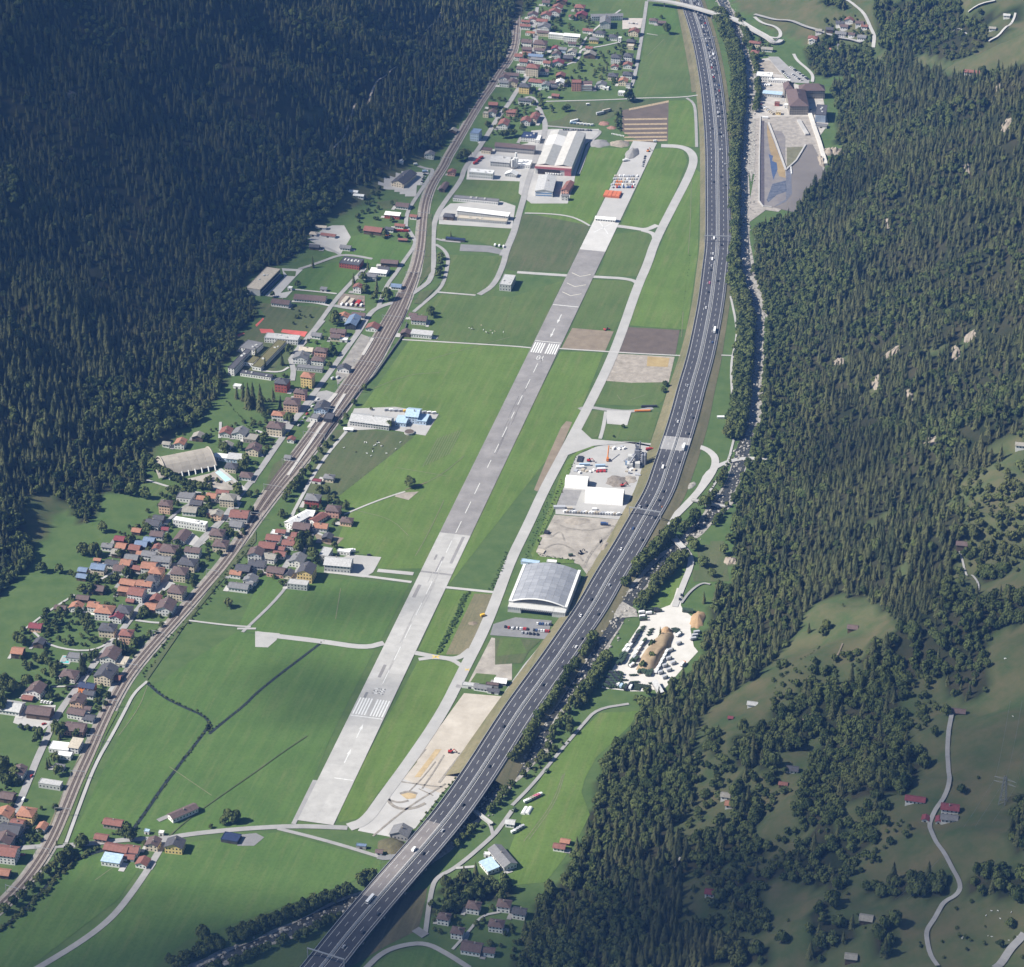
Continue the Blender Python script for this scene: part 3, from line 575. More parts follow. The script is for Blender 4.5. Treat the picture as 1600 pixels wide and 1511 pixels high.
# ------------------------------------------------------------------ runway
pa = [Vector(flat(*p)) for p in ((463.5,1286), (904.6,391.8), (522.5,1286), (947,391.8))]
RO = (pa[0]+pa[2])/2; RD = ((pa[1]+pa[3])/2-RO).normalized(); RN = Vector((RD.y, -RD.x)); RW = ((pa[2]-pa[0]).dot(RN)+(pa[3]-pa[1]).dot(RN))/2
RAZ = math.atan2(RD.x, RD.y)
def rs(u, v): return (Vector(flat(u, v))-RO).dot(RD)          # distance along the runway
def rp(s, t, z): p = RO+RD*s+RN*t; return (p.x, p.y, z)
def rquad(name, s0, s1, t0, t1, m, z, parent=None): return mesh_obj(name, [rp(s0,t0,z), rp(s0,t1,z), rp(s1,t1,z), rp(s1,t0,z)], [(0,1,2,3)], m, parent)
S0, S1, S2, S3, S4 = 0, rs(710,835), rs(926,392), rs(942,342), rs(1000,250)
H = RW/2
runway = mesh_obj('runway', [rp(S0,-H,.5), rp(S0,H,.5), rp(S4+60,H,.5), rp(S4+60,-H,.5)], [(0,1,2,3)], mat('runway_base', (.36,.352,.336), .9, col2=(.43,.42,.405), scale=.05, detail=8)); tag(runway, kind='structure')
def slabs(s0, s1, m, n=6):
    st = (s1-s0)/max(1, round((s1-s0)/24))
    k = round((s1-s0)/st)
    for i in range(k):
        for j in range(2):
            rquad('pavement_slab', s0+i*st+.12, s0+(i+1)*st-.12, -H+j*H+.08, j*H-.08, m, .54, runway)
R_LIGHT = [mat(f'runway_concrete_{i}', tuple(c*k for c in (.40,.392,.372)), .88, var=.13, scale=.09, detail=8) for i, k in enumerate((1.0, .95, 1.04))]
R_DARK = mat('runway_asphalt', (.185,.176,.170), .9, col2=(.290,.277,.268), scale=.05, detail=10)
st = S1/round(S1/22); n = round(S1/st)
for i in range(n):
    for j in range(2): rquad('pavement_slab', i*st+.1, (i+1)*st-.1, -H+j*H+.06, j*H-.06, R_LIGHT[random.randrange(3)], .54, runway)
rquad('asphalt_surface', S1, S2, -H, H, R_DARK, .54, runway)
rquad('concrete_surface', S2, S3, -H, H, mat('concrete_bright', (.46,.45,.43), .88, col2=(.54,.53,.51), scale=.05), .54, runway)
rquad('shoulder', -6, rs(495,1220), -H-4, -H, ROAD, .47, runway)
Z_M = .62
PAINT_W = mat('runway_paint', (.62, .62, .60), .8, col2=(.76, .76, .74), scale=.4, detail=6)
def bars(sa, sb, w, k):
    for i in range(k):
        for sgn in (-1, 1):
            c = sgn*(RW*.045+ (i+.5)*(RW*.425/k)); rquad('threshold_bar', sa, sb, c-w/2, c+w/2, PAINT_W, Z_M, runway)
bars(rs(575,1119), rs(585,1093), 1.45, 5); bars(rs(850,553), rs(854,537), 1.45, 5)
for uv, w, hw in [((570,1121),1.6,.47), ((858,535),1.4,.47), ((884,478.5),1.4,.48)]:
    s_ = rs(*uv); rquad('threshold_line', s_-w/2, s_+w/2, -RW*hw, RW*hw, PAINT, Z_M, runway)
s_ = rs(528,1217); rquad('threshold_line', s_-.6, s_+.6, -RW*.08, RW*.46, PAINT, Z_M, runway)
dash_J = [(735,1205,772,1125), (803,1065,840,985), (867,935,905,855), (935,800,970,727), (995,675,1032,600), (1060,545,1092,480), (1117,430,1150,360), (1172,313,1207,245), (1230,198,1264,130), (1285,85,1318,20)]
for x0, y0, x1, y1 in dash_J:
    a, b_ = rs(*px('J', x0, y0)), rs(*px('J', x1, y1)); rquad('centre_line_dash', a, b_, -.38, .38, PAINT, Z_M, runway)
for x0, y0, x1, y1 in [(80,785,105,730), (30,880,57,825), (125,690,152,637), (-20,960,10,922), (-70,1070,-40,1010), (-130,1160,-92,1110), (-165,1250,-140,1205)]:
    a, b_ = rs(*px('G', x0, y0)), rs(*px('G', x1, y1)); rquad('centre_line_dash', a, b_, -.38, .38, PAINT, Z_M, runway)
def poly_mark(name, P, m=PAINT, z=Z_M): return mesh_obj(name, [rp(s, t, z) for s, t in P], [tuple(range(len(P)))], m, runway)
def arrow(s0, s1, d=1):
    a, b_ = (s0, s1) if d > 0 else (s1, s0); L = (b_-a)
    P = [(a,-.5), (a,.5), (a+L*.6,.5), (a+L*.6,1.7), (b_,0), (a+L*.6,-1.7), (a+L*.6,-.5)]
    poly_mark('arrow', P if d > 0 else P[::-1])
arrow(rs(552,1153), rs(563,1131)); arrow(rs(532,1192), rs(545,1170)); arrow(rs(870,506), rs(877,492), -1); arrow(rs(860,528), rs(866,514), -1)
def seg_digit(name, s0, t0, hgt, wid, segs, flip=False, th=1.0):
    """painted numeral from straight strokes; t0 its centre, s0 its foot"""
    B_ = MB(); 
    for (x0, y0, x1, y1) in segs:
        xa, xb = min(x0,x1)*wid-wid/2-th/2, max(x0,x1)*wid-wid/2+th/2; ya, yb = min(y0,y1)*hgt-th*.8, max(y0,y1)*hgt+th*.8
        if flip: xa, xb, ya, yb = -xb, -xa, -yb, -ya
        B_.add([rp(s0+ya, t0+xa, Z_M), rp(s0+ya, t0+xb, Z_M), rp(s0+yb, t0+xb, Z_M), rp(s0+yb, t0+xa, Z_M)], [(0,1,2,3)])
    return B_.build(name, PAINT, runway)
D2 = [(0,1,1,1), (1,.5,1,1), (0,.5,1,.5), (0,0,0,.5), (0,0,1,0)]; D8 = [(0,0,1,0), (0,.5,1,.5), (0,1,1,1), (0,0,0,1), (1,0,1,1)]; D0 = [(0,0,1,0), (0,1,1,1), (0,0,0,1), (1,0,1,1)]; D1 = [(.5,0,.5,1), (.2,.8,.5,1)]
s28 = rs(587,1084); h28 = rs(590,1077)-s28
seg_digit('runway_number', s28, -2.9, h28, 3.4, D2); seg_digit('runway_number', s28, 2.9, h28, 3.4, D8)
s10 = rs(846,557); h10 = s10-rs(843,563)
seg_digit('runway_number', s10, 2.4, h10, 3.0, D1, True); seg_digit('runway_number', s10, -2.4, h10, 3.0, D0, True)
for uv in ((899,464), (907,450), (915,434)):      # chevrons before the displaced threshold
    s_ = rs(*uv); c = 8.5
    for sg in (-1, 1): poly_mark('chevron', [(s_, 0), (s_+1.6, 0), (s_+9.6, sg*RW*.36), (s_+8.0, sg*RW*.36)] if sg < 0 else [(s_, 0), (s_+8.0, RW*.36), (s_+9.6, RW*.36), (s_+1.6, 0)], mat('worn_paint', (.50,.48,.42), .8, var=.15))
sx = rs(942,356)
for sg in (-1, 1): poly_mark('closed_cross', [(sx-17, -sg*9-.8), (sx-17, -sg*9+.8), (sx+17, sg*9+.8), (sx+17, sg*9-.8)])
for a, b_, t0, t1, mm in [((677,878),(712,838),8,11,ASPH_O), ((652,935),(662,915),-12,-8.5,ASPH_O), ((582,1058),(592,1038),-7.5,-4.5,ASPH_O), ((674,893),(688,870),-2,.5,ASPH_O), ((676,875),(681,867),-9,-7,ASPH_O), ((565,1091),(572,1082),-11.5,-9,ROAD_D)]:
    a, b_ = rs(*a), rs(*b_); rquad('repair_patch', a, b_, t0, t1, mm, .57, runway)
s_ = rs(680,896); rquad('repair_patch', s_-1.5, s_+1.5, -H, H, ASPH_O, .57, runway)
for k in range(26):      # rubber left by touching wheels
    near_ = k % 2 == 0; s_a = rs(590,1075)+random.uniform(-10, 200) if near_ else rs(846,560)-random.uniform(0, 230); t_ = random.gauss(0, 2.6)
    rquad('tyre_mark', s_a, s_a+random.uniform(18, 60), t_-random.uniform(.15, .5), t_+random.uniform(.15, .5), mat('rubber_light', (.33,.322,.308), .9, var=.12) if s_a < S1 else mat('rubber_dark', (.165,.157,.152), .9, var=.12), .585+k*.0008, runway)
for cx_, sc in (((681,1027), 1), ((730,1047), .6)):
    x, y = flat(*cx_)
    B_ = MB(); 
    for a in (.62, -.62): B_.box(x, y, .5, 8*sc, 1.1*sc, .06, 0, a-RAZ+.2)
    o = B_.build('closed_cross', PAINT_Y); tag(o, 'large yellow painted cross on the cross taxiway' if sc == 1 else 'small faded yellow cross on the parallel taxiway', 'marking')

# ------------------------------------------------------------------ motorway with its viaduct
MWP = pts('P 1066,-45 1078,0 1096.5,53 1109.7,119 1116,172 1120,225 1121,291 1121.6,344 1121.5,384 1117.6,416 1112,466 1104,511 1094,559 1080.6,604 1070,646 1057,688.5 1043.5,728 1031,767 1004,813.5 980,856 953.5,898 927,946 898,988 869,1030.6 836,1075.6 806,1118 744,1217 694,1286 614.5,1376 547,1455 503,1511 470,1550')
def mw_z(v): return float(np.interp(v, [0, 500, 660, 720, 900, 1150, 1270, 1420, 1560], [1.5, 1.5, 5, 5, 2.5, 4.5, 9, 9, 7]))
MW = []
for u, v in MWP: z = mw_z(v); x, y = flat(u, v, z); MW.append(Vector((x, y, z)))
MW = resample(smooth_line(MW, 2), 10)
MWW = 31.0
def mstrip(name, w2, m, lift, thick=0, parent=None, L=None, kind='structure'): return strip(name, L or MW, None, m, lift, False, kind, parent, thick, w2)
motorway = mstrip('motorway', (-MWW/2, MWW/2), MOTOR, .0, 1.2)
def emb(side):      # grassed embankment
    A = offset_line(MW, side*MWW/2); vs = []
    B_ = offset_line(MW, [side*(MWW/2+4+p.z*1.6) for p in MW]); fs = []
    for a, b_ in zip(A, B_): vs += [(a.x, a.y, a.z-.08), (b_.x, b_.y, .2 if b_.z < 7.2 else a.z-1.1)]
    n = len(A)
    for i in range(n-1):
        if MW[i].z > 7.2 or MW[i+1].z > 7.2: continue
        f = (2*i, 2*i+1, 2*i+3, 2*i+2); fs.append(f if side > 0 else f[::-1])
    return mesh_obj('embankment', vs, fs, G_DRY, None, None, 'structure')
emb(1); emb(-1)
for a, b_, z in [(-.75, .75, .07)]: mstrip('median', (a, b_), CONC_L, z, 0, motorway, kind=None)
for t in (-1.9, 1.9): mstrip('edge_line', (t-.18, t+.18), PAINT, .06, 0, motorway, kind=None)
for t in (-12.6, 12.6): mstrip('edge_line', (t-.15, t+.15), PAINT, .06, 0, motorway, kind=None)
GALV = mat('galvanised', (.42,.43,.44), .5, var=.1, metal=.4)
for t in (-.7, .7): mstrip('guard_rail', (t-.12, t+.12), GALV, .9, .5, motorway, kind=None)
for t in (-15.2, 15.2): mstrip('guard_rail', (t-.18, t+.18), GALV, .85, .5, motorway, kind=None)
cum = [0]
for a, b_ in zip(MW, MW[1:]): cum.append(cum[-1]+(b_-a).length)
def mw_at(s, t=0, dz=0):
    i = min(max(int(np.searchsorted(cum, s))-1, 0), len(MW)-2); f = (s-cum[i])/(cum[i+1]-cum[i]); p = MW[i].lerp(MW[i+1], f)
    a, b_ = MW[max(i-2, 0)], MW[min(i+3, len(MW)-1)]; d = (b_-a).normalized(); 
    return Vector((p.x+d.y*t, p.y-d.x*t, p.z+dz)), math.atan2(d.x, d.y)
def mw_s(v):
    best = min(range(len(MW)), key=lambda i: abs(to_px(MW[i].x, MW[i].y, MW[i].z)[1]-v)); return cum[best]
nd = 0; s_ = 0; rest = MB(); dash_list = []
while s_ < cum[-1]-6:
    for t in (-7.2, 7.2):
        p, az = mw_at(s_+3, t, .08); dash_list.append((p, az))
    s_ += 14.0
dash_list.sort(key=lambda e: (e[0].y))
dme = None
for i, (p, az) in enumerate(dash_list):
    if i < 240:
        o = mesh_obj('lane_dash', [(-.15,-3,0), (.15,-3,0), (.15,3,0), (-.15,3,0)], [(0,1,2,3)], PAINT, motorway) if dme is None else bpy.data.objects.new('lane_dash', dme)
        if dme is None: dme = o.data
        else: COL.objects.link(o); o.parent = motorway
        o.location = p; o.rotation_euler = (0, 0, -az)
    else: rest.box(p.x, p.y, p.z-.02, .44, 6, .03, 0, -az)
rest.build('far_lane_dashes', PAINT, motorway, 'stuff')
def mw_patch(v0, v1, t0, t1, m, lift=.03):
    a, b_ = sorted((mw_s(v0), mw_s(v1))); L = []
    for k in range(13): p, az = mw_at(a+(b_-a)*k/12, 0); L.append(p)
    return mstrip('bridge_deck', (t0, t1), m, lift, 0, motorway, L, None)
DECK = mat('bridge_deck', (.17,.155,.15), .9, col2=(.23,.21,.20), scale=.08)
mw_patch(684, 702, -15, 15, mat('bridge_deck_light', (.29,.285,.28), .9, var=.1)); mw_patch(1286, 1400, 1, 15, DECK)
# piers of the viaduct
vi = [s for s in np.arange(cum[0], cum[-1], 36) if mw_at(s)[0].z > 7.2]
for s in vi:
    p, az = mw_at(s); B_ = MB(); B_.box(0, 0, -.5, 24, 2.2, p.z-1.0)
    o = B_.build('bridge_pier', CONC, motorway); o.location = (p.x, p.y, 0); o.rotation_euler = (0, 0, -az)
mstrip('bridge_girder', (-13, 13), CONC, -1.1, 1.4, motorway, [p for p in MW if p.z > 7.0], None)
# lay-by, verge of dry grass on the far left side
S('verge', 'C 975,50 1010,60 1110,500 1115,540 1060,545 1050,450 1010,230', G_DRY, .2)
S('verge', 'C 1130,0 1150,60 1240,500 1260,560 1290,720 1300,1511 1275,1511 1260,900 1225,520 1180,200 1110,0', G_DRY, .2)
S('verge', 'G 1145,0 1160,0 1120,300 1060,560 950,1080 900,1110 980,740 1050,480', G_DULL, .2)
S('verge', 'K 790,0 650,240 470,560 300,900 200,940 480,580 640,240 760,0', G_DRY, .19)
S('lay_by', 'G 1230,320 1255,350 1250,440 1215,500 1210,420', ROAD, .46)
S('lay_by', 'Y7 1420,660 1400,780 1350,980 1290,980 1330,760 1380,700', ROAD, .4)
def gantry(v, label, side=(-16.5, 16.5)):
    p, az = mw_at(mw_s(v)); g = empty('sign_gantry', (p.x, p.y, 0), -az); tag(g, label, 'gantry')
    for t in side:
        B_ = MB(); B_.box(t, 0, 0, .7, .7, p.z+8.5); B_.build('post', GALV, g)
    B_ = MB(); B_.box(sum(side)/2, 0, p.z+7.7, side[1]-side[0], .9, .9); B_.build('beam', GALV, g)
    for t in (-7, 7):
        B_ = MB(); B_.box(t, -.7, p.z+7.4, 2.2, .25, 1.5); B_.build('lane_signal', mat('sign_back', (.25,.26,.27), .6, var=.1), g)
gantry(68, 'sign gantry spanning the motorway beside the queue of traffic'); gantry(381, 'slim gantry over the motorway level with the closed runway end'); gantry(812, 'white sign gantry over the motorway next to the dirt lot'); gantry(1506, 'sign gantry over the motorway at the bottom edge')
# overpass at the top
OV = [Vector(ground(u, v, 9)) for u, v in pts('C 800,-5 900,5 970,18 1080,45 1180,75 1330,115 1420,170 1511,212 D 25,226 60,226 78,205')]
OV = [Vector((p.x, p.y, max(zz, zat(p.x, p.y)+.9))) for p, zz in zip(OV, [9]*6+[8.5, 7, 4, 2.5, 2, 2])]
op = strip('road_bridge', smooth_line(OV, 2), 9, CONC_L, 0, thick=1.4, kind=None); tag(op, 'pale concrete road bridge crossing above the motorway', 'bridge')
for k in (1, 3, 4, 6):
    B_ = MB(); B_.box(OV[k].x, OV[k].y, 0, 2, 5, OV[k].z-1.2); B_.build('pier', CONC, op)
for sd in (-4.3, 4.3): strip('parapet', offset_line(smooth_line(OV, 2), sd), .4, CONC_L, 1.0, thick=1.0, kind=None, parent=op)
def small_bridge(txt, w, label, z=2.2):
    L = [Vector((*flat(u, v, z), z)) for u, v in pts(txt)]
    o = strip('bridge', L, w, CONC_L, 0, thick=.7, kind=None); tag(o, label, 'bridge')
    for sd in (-w/2+.2, w/2-.2): strip('parapet', offset_line(L, sd), .25, CONC, .9, thick=.9, kind=None, parent=o)
small_bridge('Z5 30,665 250,665', 5, 'narrow white road bridge to the power station yard'); small_bridge('K 1060,115 1170,140 1260,155', 4, 'footbridge across the river below the tight road bend')
small_bridge('N 1270,575 1390,665', 4, 'small bridge over the river beside the viaduct'); small_bridge('K 940,330 1010,400', 6.5, 'road bridge between the two riverside woods', 2.6)

# ------------------------------------------------------------------ railway
RL = line_of('P 815,-40 809,10 807,45 804,77 792,99 780,114 769.5,133 754.6,153 742.7,172 732,190 720,211 708,232 700,245 693,261 675,287 664,316 660,350 657,389 649,423 636,455 621,488 607,513 585,553 556,596 527,638 495,681 461,726 429,765 405,800 357,874 318,919 273,970 233,1015 201,1054 180,1089 159,1132 140,1177 119,1222 100,1270 82,1312 58,1352 32,1386 0,1418 -40,1450', 2)
RL = resample(RL, 8)
def v_of(p): return to_px(p.x, p.y, 0)[1]
wid = [float(np.interp(v_of(p), [0, 250, 420, 470, 560, 740, 830, 1500], [9, 9, 12, 17, 24, 21, 11.5, 10.5])) for p in RL]
ballast = strip('railway_bed', RL, [w*1.0 for w in wid], BALLAST, 1.0, thick=1.0)
strip('railway_shoulder', RL, [w+5 for w in wid], mat('trackside_grit', (.26,.245,.215), .95, var=.25, scale=.1), .30)
def track(off, v0, v1):
    L = [(p, w) for p, w in zip(RL, wid) if v0 <= v_of(p) <= v1]
    if len(L) < 2: return
    c = [o if not callable(off) else off(v_of(p)) for (p, w), o in zip(L, [off]*len(L))]
    P_ = [p for p, w in L]
    t = strip('railway_track', P_, None, mat('sleepers', (.13,.105,.09), .95, var=.3, scale=.6), 1.06, w2=([x-1.25 for x in c], [x+1.25 for x in c]))
    for sd in (-.75, .75): strip('rail', P_, None, STEEL, 1.2, kind=None, parent=t, thick=.14, w2=([x+sd-.16 for x in c], [x+sd+.16 for x in c]))
track(-2.1, -60, 1560); track(2.1, -60, 1560)
fan = lambda k: (lambda v: k*float(np.interp(v, [415, 500, 740, 815], [.5, 1, 1, .5])))
track(fan(6.2), 425, 812); track(fan(-6.2), 425, 800); track(fan(9.8), 455, 770); track(fan(-10), 480, 700)
PLAT = mat('platform', (.44,.42,.39), .9, var=.1)
def plat(txt, w, label):
    L = line_of(txt, 0); o = strip('station_platform', L, w, PLAT, 1.6, thick=1.6, kind=None); tag(o, label, 'platform')
plat('F 525,820 460,920 380,1020 190,1300', 3.2, 'long narrow station platform between the tracks'); plat('Y6 1400,880 1250,1050 1080,1280', 4.5, 'wide platform in front of the station building'); plat('F 690,490 630,590', 3.5, 'wooden loading ramp beside the goods yard')
# catenary masts
cm = None
acc = 0
for i in range(1, len(RL)):
    acc += (RL[i]-RL[i-1]).length
    if acc > 52:
        acc = 0; t = (RL[min(i+1, len(RL)-1)]-RL[i-1]); az = math.atan2(t.x, t.y); w = wid[i]/2+1
        if cm is None:
            B_ = MB(); B_.box(0, 0, 0, .35, .35, 8.5); 
            cm = B_.build('post', GALV)
            cb = MB(); cb.box(.5, 0, 7.6, 1, .3, .35); cb = cb.build('beam', GALV)
            c0 = True
        g = empty('catenary_mast', (RL[i].x, RL[i].y, .3), -az)
        tag(g, 'grey overhead line portal standing across the railway tracks', 'mast', 'overhead line portals along the railway')
        for sd in (-1, 1):
            o = cm if c0 and sd < 0 else cm.copy()
            if not (c0 and sd < 0): COL.objects.link(o)
            o.parent = g; o.location = (sd*w, 0, 0)
        o = cb if c0 else cb.copy()
        if not c0: COL.objects.link(o)
        o.parent = g; o.location = (-w, 0, 0); o.scale = (2*w, 1, 1); c0 = False
wall('F 890,400 870,470 700,710 610,800 430,1030 380,1110', 1.0, 2.2, mat('dark_wall', (.10,.10,.10), .9, var=.2), label='dark retaining wall beside the station tracks')
S('grass_bank', 'I 1511,360 1340,560 1270,640 1090,860 870,1180 850,1160 1100,820 1300,560 1511,300', G_DULL, .5)
S('grass_bank', 'M 700,0 620,150 480,480 370,790 330,790 450,490 560,250 660,0', G_MID, .36)
S('dry_bank', 'Y4 980,280 870,450 760,700 700,880 620,1080 560,1250 600,1080 720,800 830,520 930,330', G_DRY, .34)
S('grass_bank', 'F 100,1230 260,1130 100,1380 30,1460 0,1511', G_DULL, .33)
S('grass_bank', 'Z8 640,470 700,470 690,980 620,1060 590,1100 640,800', G_DULL, .36)
S('grass_bank', 'Z8 720,1130 820,1010 760,1090 600,1260 540,1250 600,1150', G_DULL, .6)

# wheel tracks worn into sand, dirt and grass
WORN = mat('worn_track', (.25,.228,.195), .95, var=.35, scale=.25, detail=8); WORN_G = mat('grass_track', (.150,.160,.085), .95, var=.2, scale=.3)
for t, w in [('N 800,450 775,500 790,550 850,582 940,575 1000,545', 1.6), ('N 850,490 900,474 950,490', 1.4), ('N 905,475 985,395 1060,300', .6), ('N 690,740 880,580 1120,430', .9), ('N 720,525 800,455 870,380 1000,225', 1.0), ('N 960,460 1045,500', .6), ('N 1080,425 1250,205 1420,25', 1.1), ('N 830,415 1000,440 1100,450', .8), ('N 770,520 840,545 900,530', 1.2), ('N 1110,260 1050,360 980,460', .7), ('N 1190,330 1330,140', .6),
             ('K 640,240 560,330 470,420 420,520', 1.2), ('K 250,250 330,290 460,300 600,270', 1.0), ('K 170,420 260,370 350,400 420,480', 1.0), ('K 520,340 540,440 450,540', 1.6), ('K 240,330 290,300 310,360', .8)]:
    strip('wheel_track', line_of(t, 2), w*2.1, WORN, .42)
for k in range(9): strip('wheel_track', line_of(f'F {985+k*19},{1245-k*9} {1075+k*17},{1075-k*6}', 0), .7, WORN_G, .34)
for t in ['F 830,1250 1130,1300', 'F 960,1360 1100,1290 1230,1180', 'J 590,180 800,230 900,330', 'J 940,450 1010,330 1110,120', 'I 870,1215 820,1350 700,1511', 'M 1000,330 1250,500', 'M 560,1000 700,900 800,880', 'C 900,230 800,330', 'F 1000,620 1200,560 1500,480', 'F 700,780 900,700 1080,690', 'G 620,820 640,850', 'G 700,850 790,820', 'J 500,640 470,820', 'N 950,300 850,420', 'O 310,370 260,540 100,760', 'O 300,375 240,550 70,770', 'G 1010,330 1000,480', 'C 1060,880 1055,1300 1040,1500']:
    strip('wheel_track', line_of(t, 2), .8, WORN_G, .34)

# ------------------------------------------------------------------ buildings
RC = dict(r=('red tile', (.205,.092,.074)), o=('orange tile', (.315,.155,.102)), b=('brown', (.120,.085,.080)), g=('grey', (.170,.170,.175)), k=('dark slate', (.075,.075,.085)),
          w=('white', (.74,.74,.72)), B=('blue-grey', (.150,.205,.300)), m=('crimson', (.185,.048,.058)), s=('stone grey', (.270,.255,.220)), p=('pale grey', (.430,.430,.420)), n=('solar panelled', (.030,.042,.090)),
          t=('timber', (.14,.09,.055)), L=('light blue', (.38,.50,.62)), c=('beige', (.46,.41,.33)), G=('turfed green', (.13,.12,.055)))
WC = dict(w=('white', (.72,.71,.68)), c=('cream', (.66,.57,.43)), y=('yellow', (.76,.57,.24)), p=('pink', (.60,.34,.27)), t=('timber', (.120,.085,.060)), g=('grey', (.33,.32,.31)), o=('orange', (.80,.26,.08)),
          r=('red', (.36,.10,.075)), b=('light blue', (.48,.58,.70)), k=('dark', (.06,.06,.065)), s=('stone', (.30,.27,.23)), e=('peach', (.72,.48,.34)), v=('pale green', (.55,.66,.58)), P=('pale grey', (.50,.50,.48)), S=('salmon', (.78,.37,.28)))
def rmat(k):
    if k == 'n': return mat('roof_n', RC[k][1], .35, var=.2, scale=.3, spec=.5)
    return mat('roof_'+k, RC[k][1], .8 if k not in 'wpLB' else .55, var=.22, scale=.55, detail=5)
def wmat(k): return mat('wall_'+k, WC[k][1], .9, var=.08, scale=.3)
GLASS = mat('window_glass', (.035,.042,.050), .15, var=.3, scale=.5, spec=.6)
FRAME_W = mat('trim_white', (.70,.70,.68), .7, var=.06)
FOOT = []            # (x, y, radius) of everything that stands, kept clear of trees
LABELS = {}
def gable(B_, a, b, h, rh, ov, mi=0, th=.28, z0=0):     # ridge along local x, length a, width b
    A, Bh = a/2+ov, b/2+ov; e = h-ov*rh/(b/2)
    for s in (-1, 1):
        q = [(-A, s*Bh, e), (A, s*Bh, e), (A, 0, h+rh), (-A, 0, h+rh)]
        q2 = [(x, y, z+th) for x, y, z in q]
        fs = [(0,1,2,3)[::-1 if s < 0 else 1], (4,5,6,7)[::-1 if s > 0 else 1], (0,1,5,4), (1,2,6,5), (3,0,4,7), (2,3,7,6)]
        B_.add(q+q2, fs, mi)
def rot_swap(B_):
    B_.v = [(-y, x, z) for x, y, z in B_.v]
def windows_on(B_, a, b, h, z0=0.0, pitch=2.9, ww=1.15, wh=1.45, sides='flrk', n_floor=None):
    fl = n_floor or max(1, int((h-.3)/2.75)); st = h/fl
    for side in sides:
        L = a if side in 'fk' else b
        n = max(1, int(L/pitch)); sp = L/n
        for f in range(fl):
            for i in range(n):
                t = -L/2+sp*(i+.5); z = z0+st*f+st*.36
                if side == 'f': B_.box(t, -b/2-.01, z, ww, .10, wh)
                elif side == 'k': B_.box(t, b/2+.01, z, ww, .10, wh)
                elif side == 'l': B_.box(-a/2-.01, t, z, .10, ww, wh)
                else: B_.box(a/2+.01, t, z, .10, ww, wh)
def label_ok(l):
    LABELS[l] = LABELS.get(l, 0)+1; return l
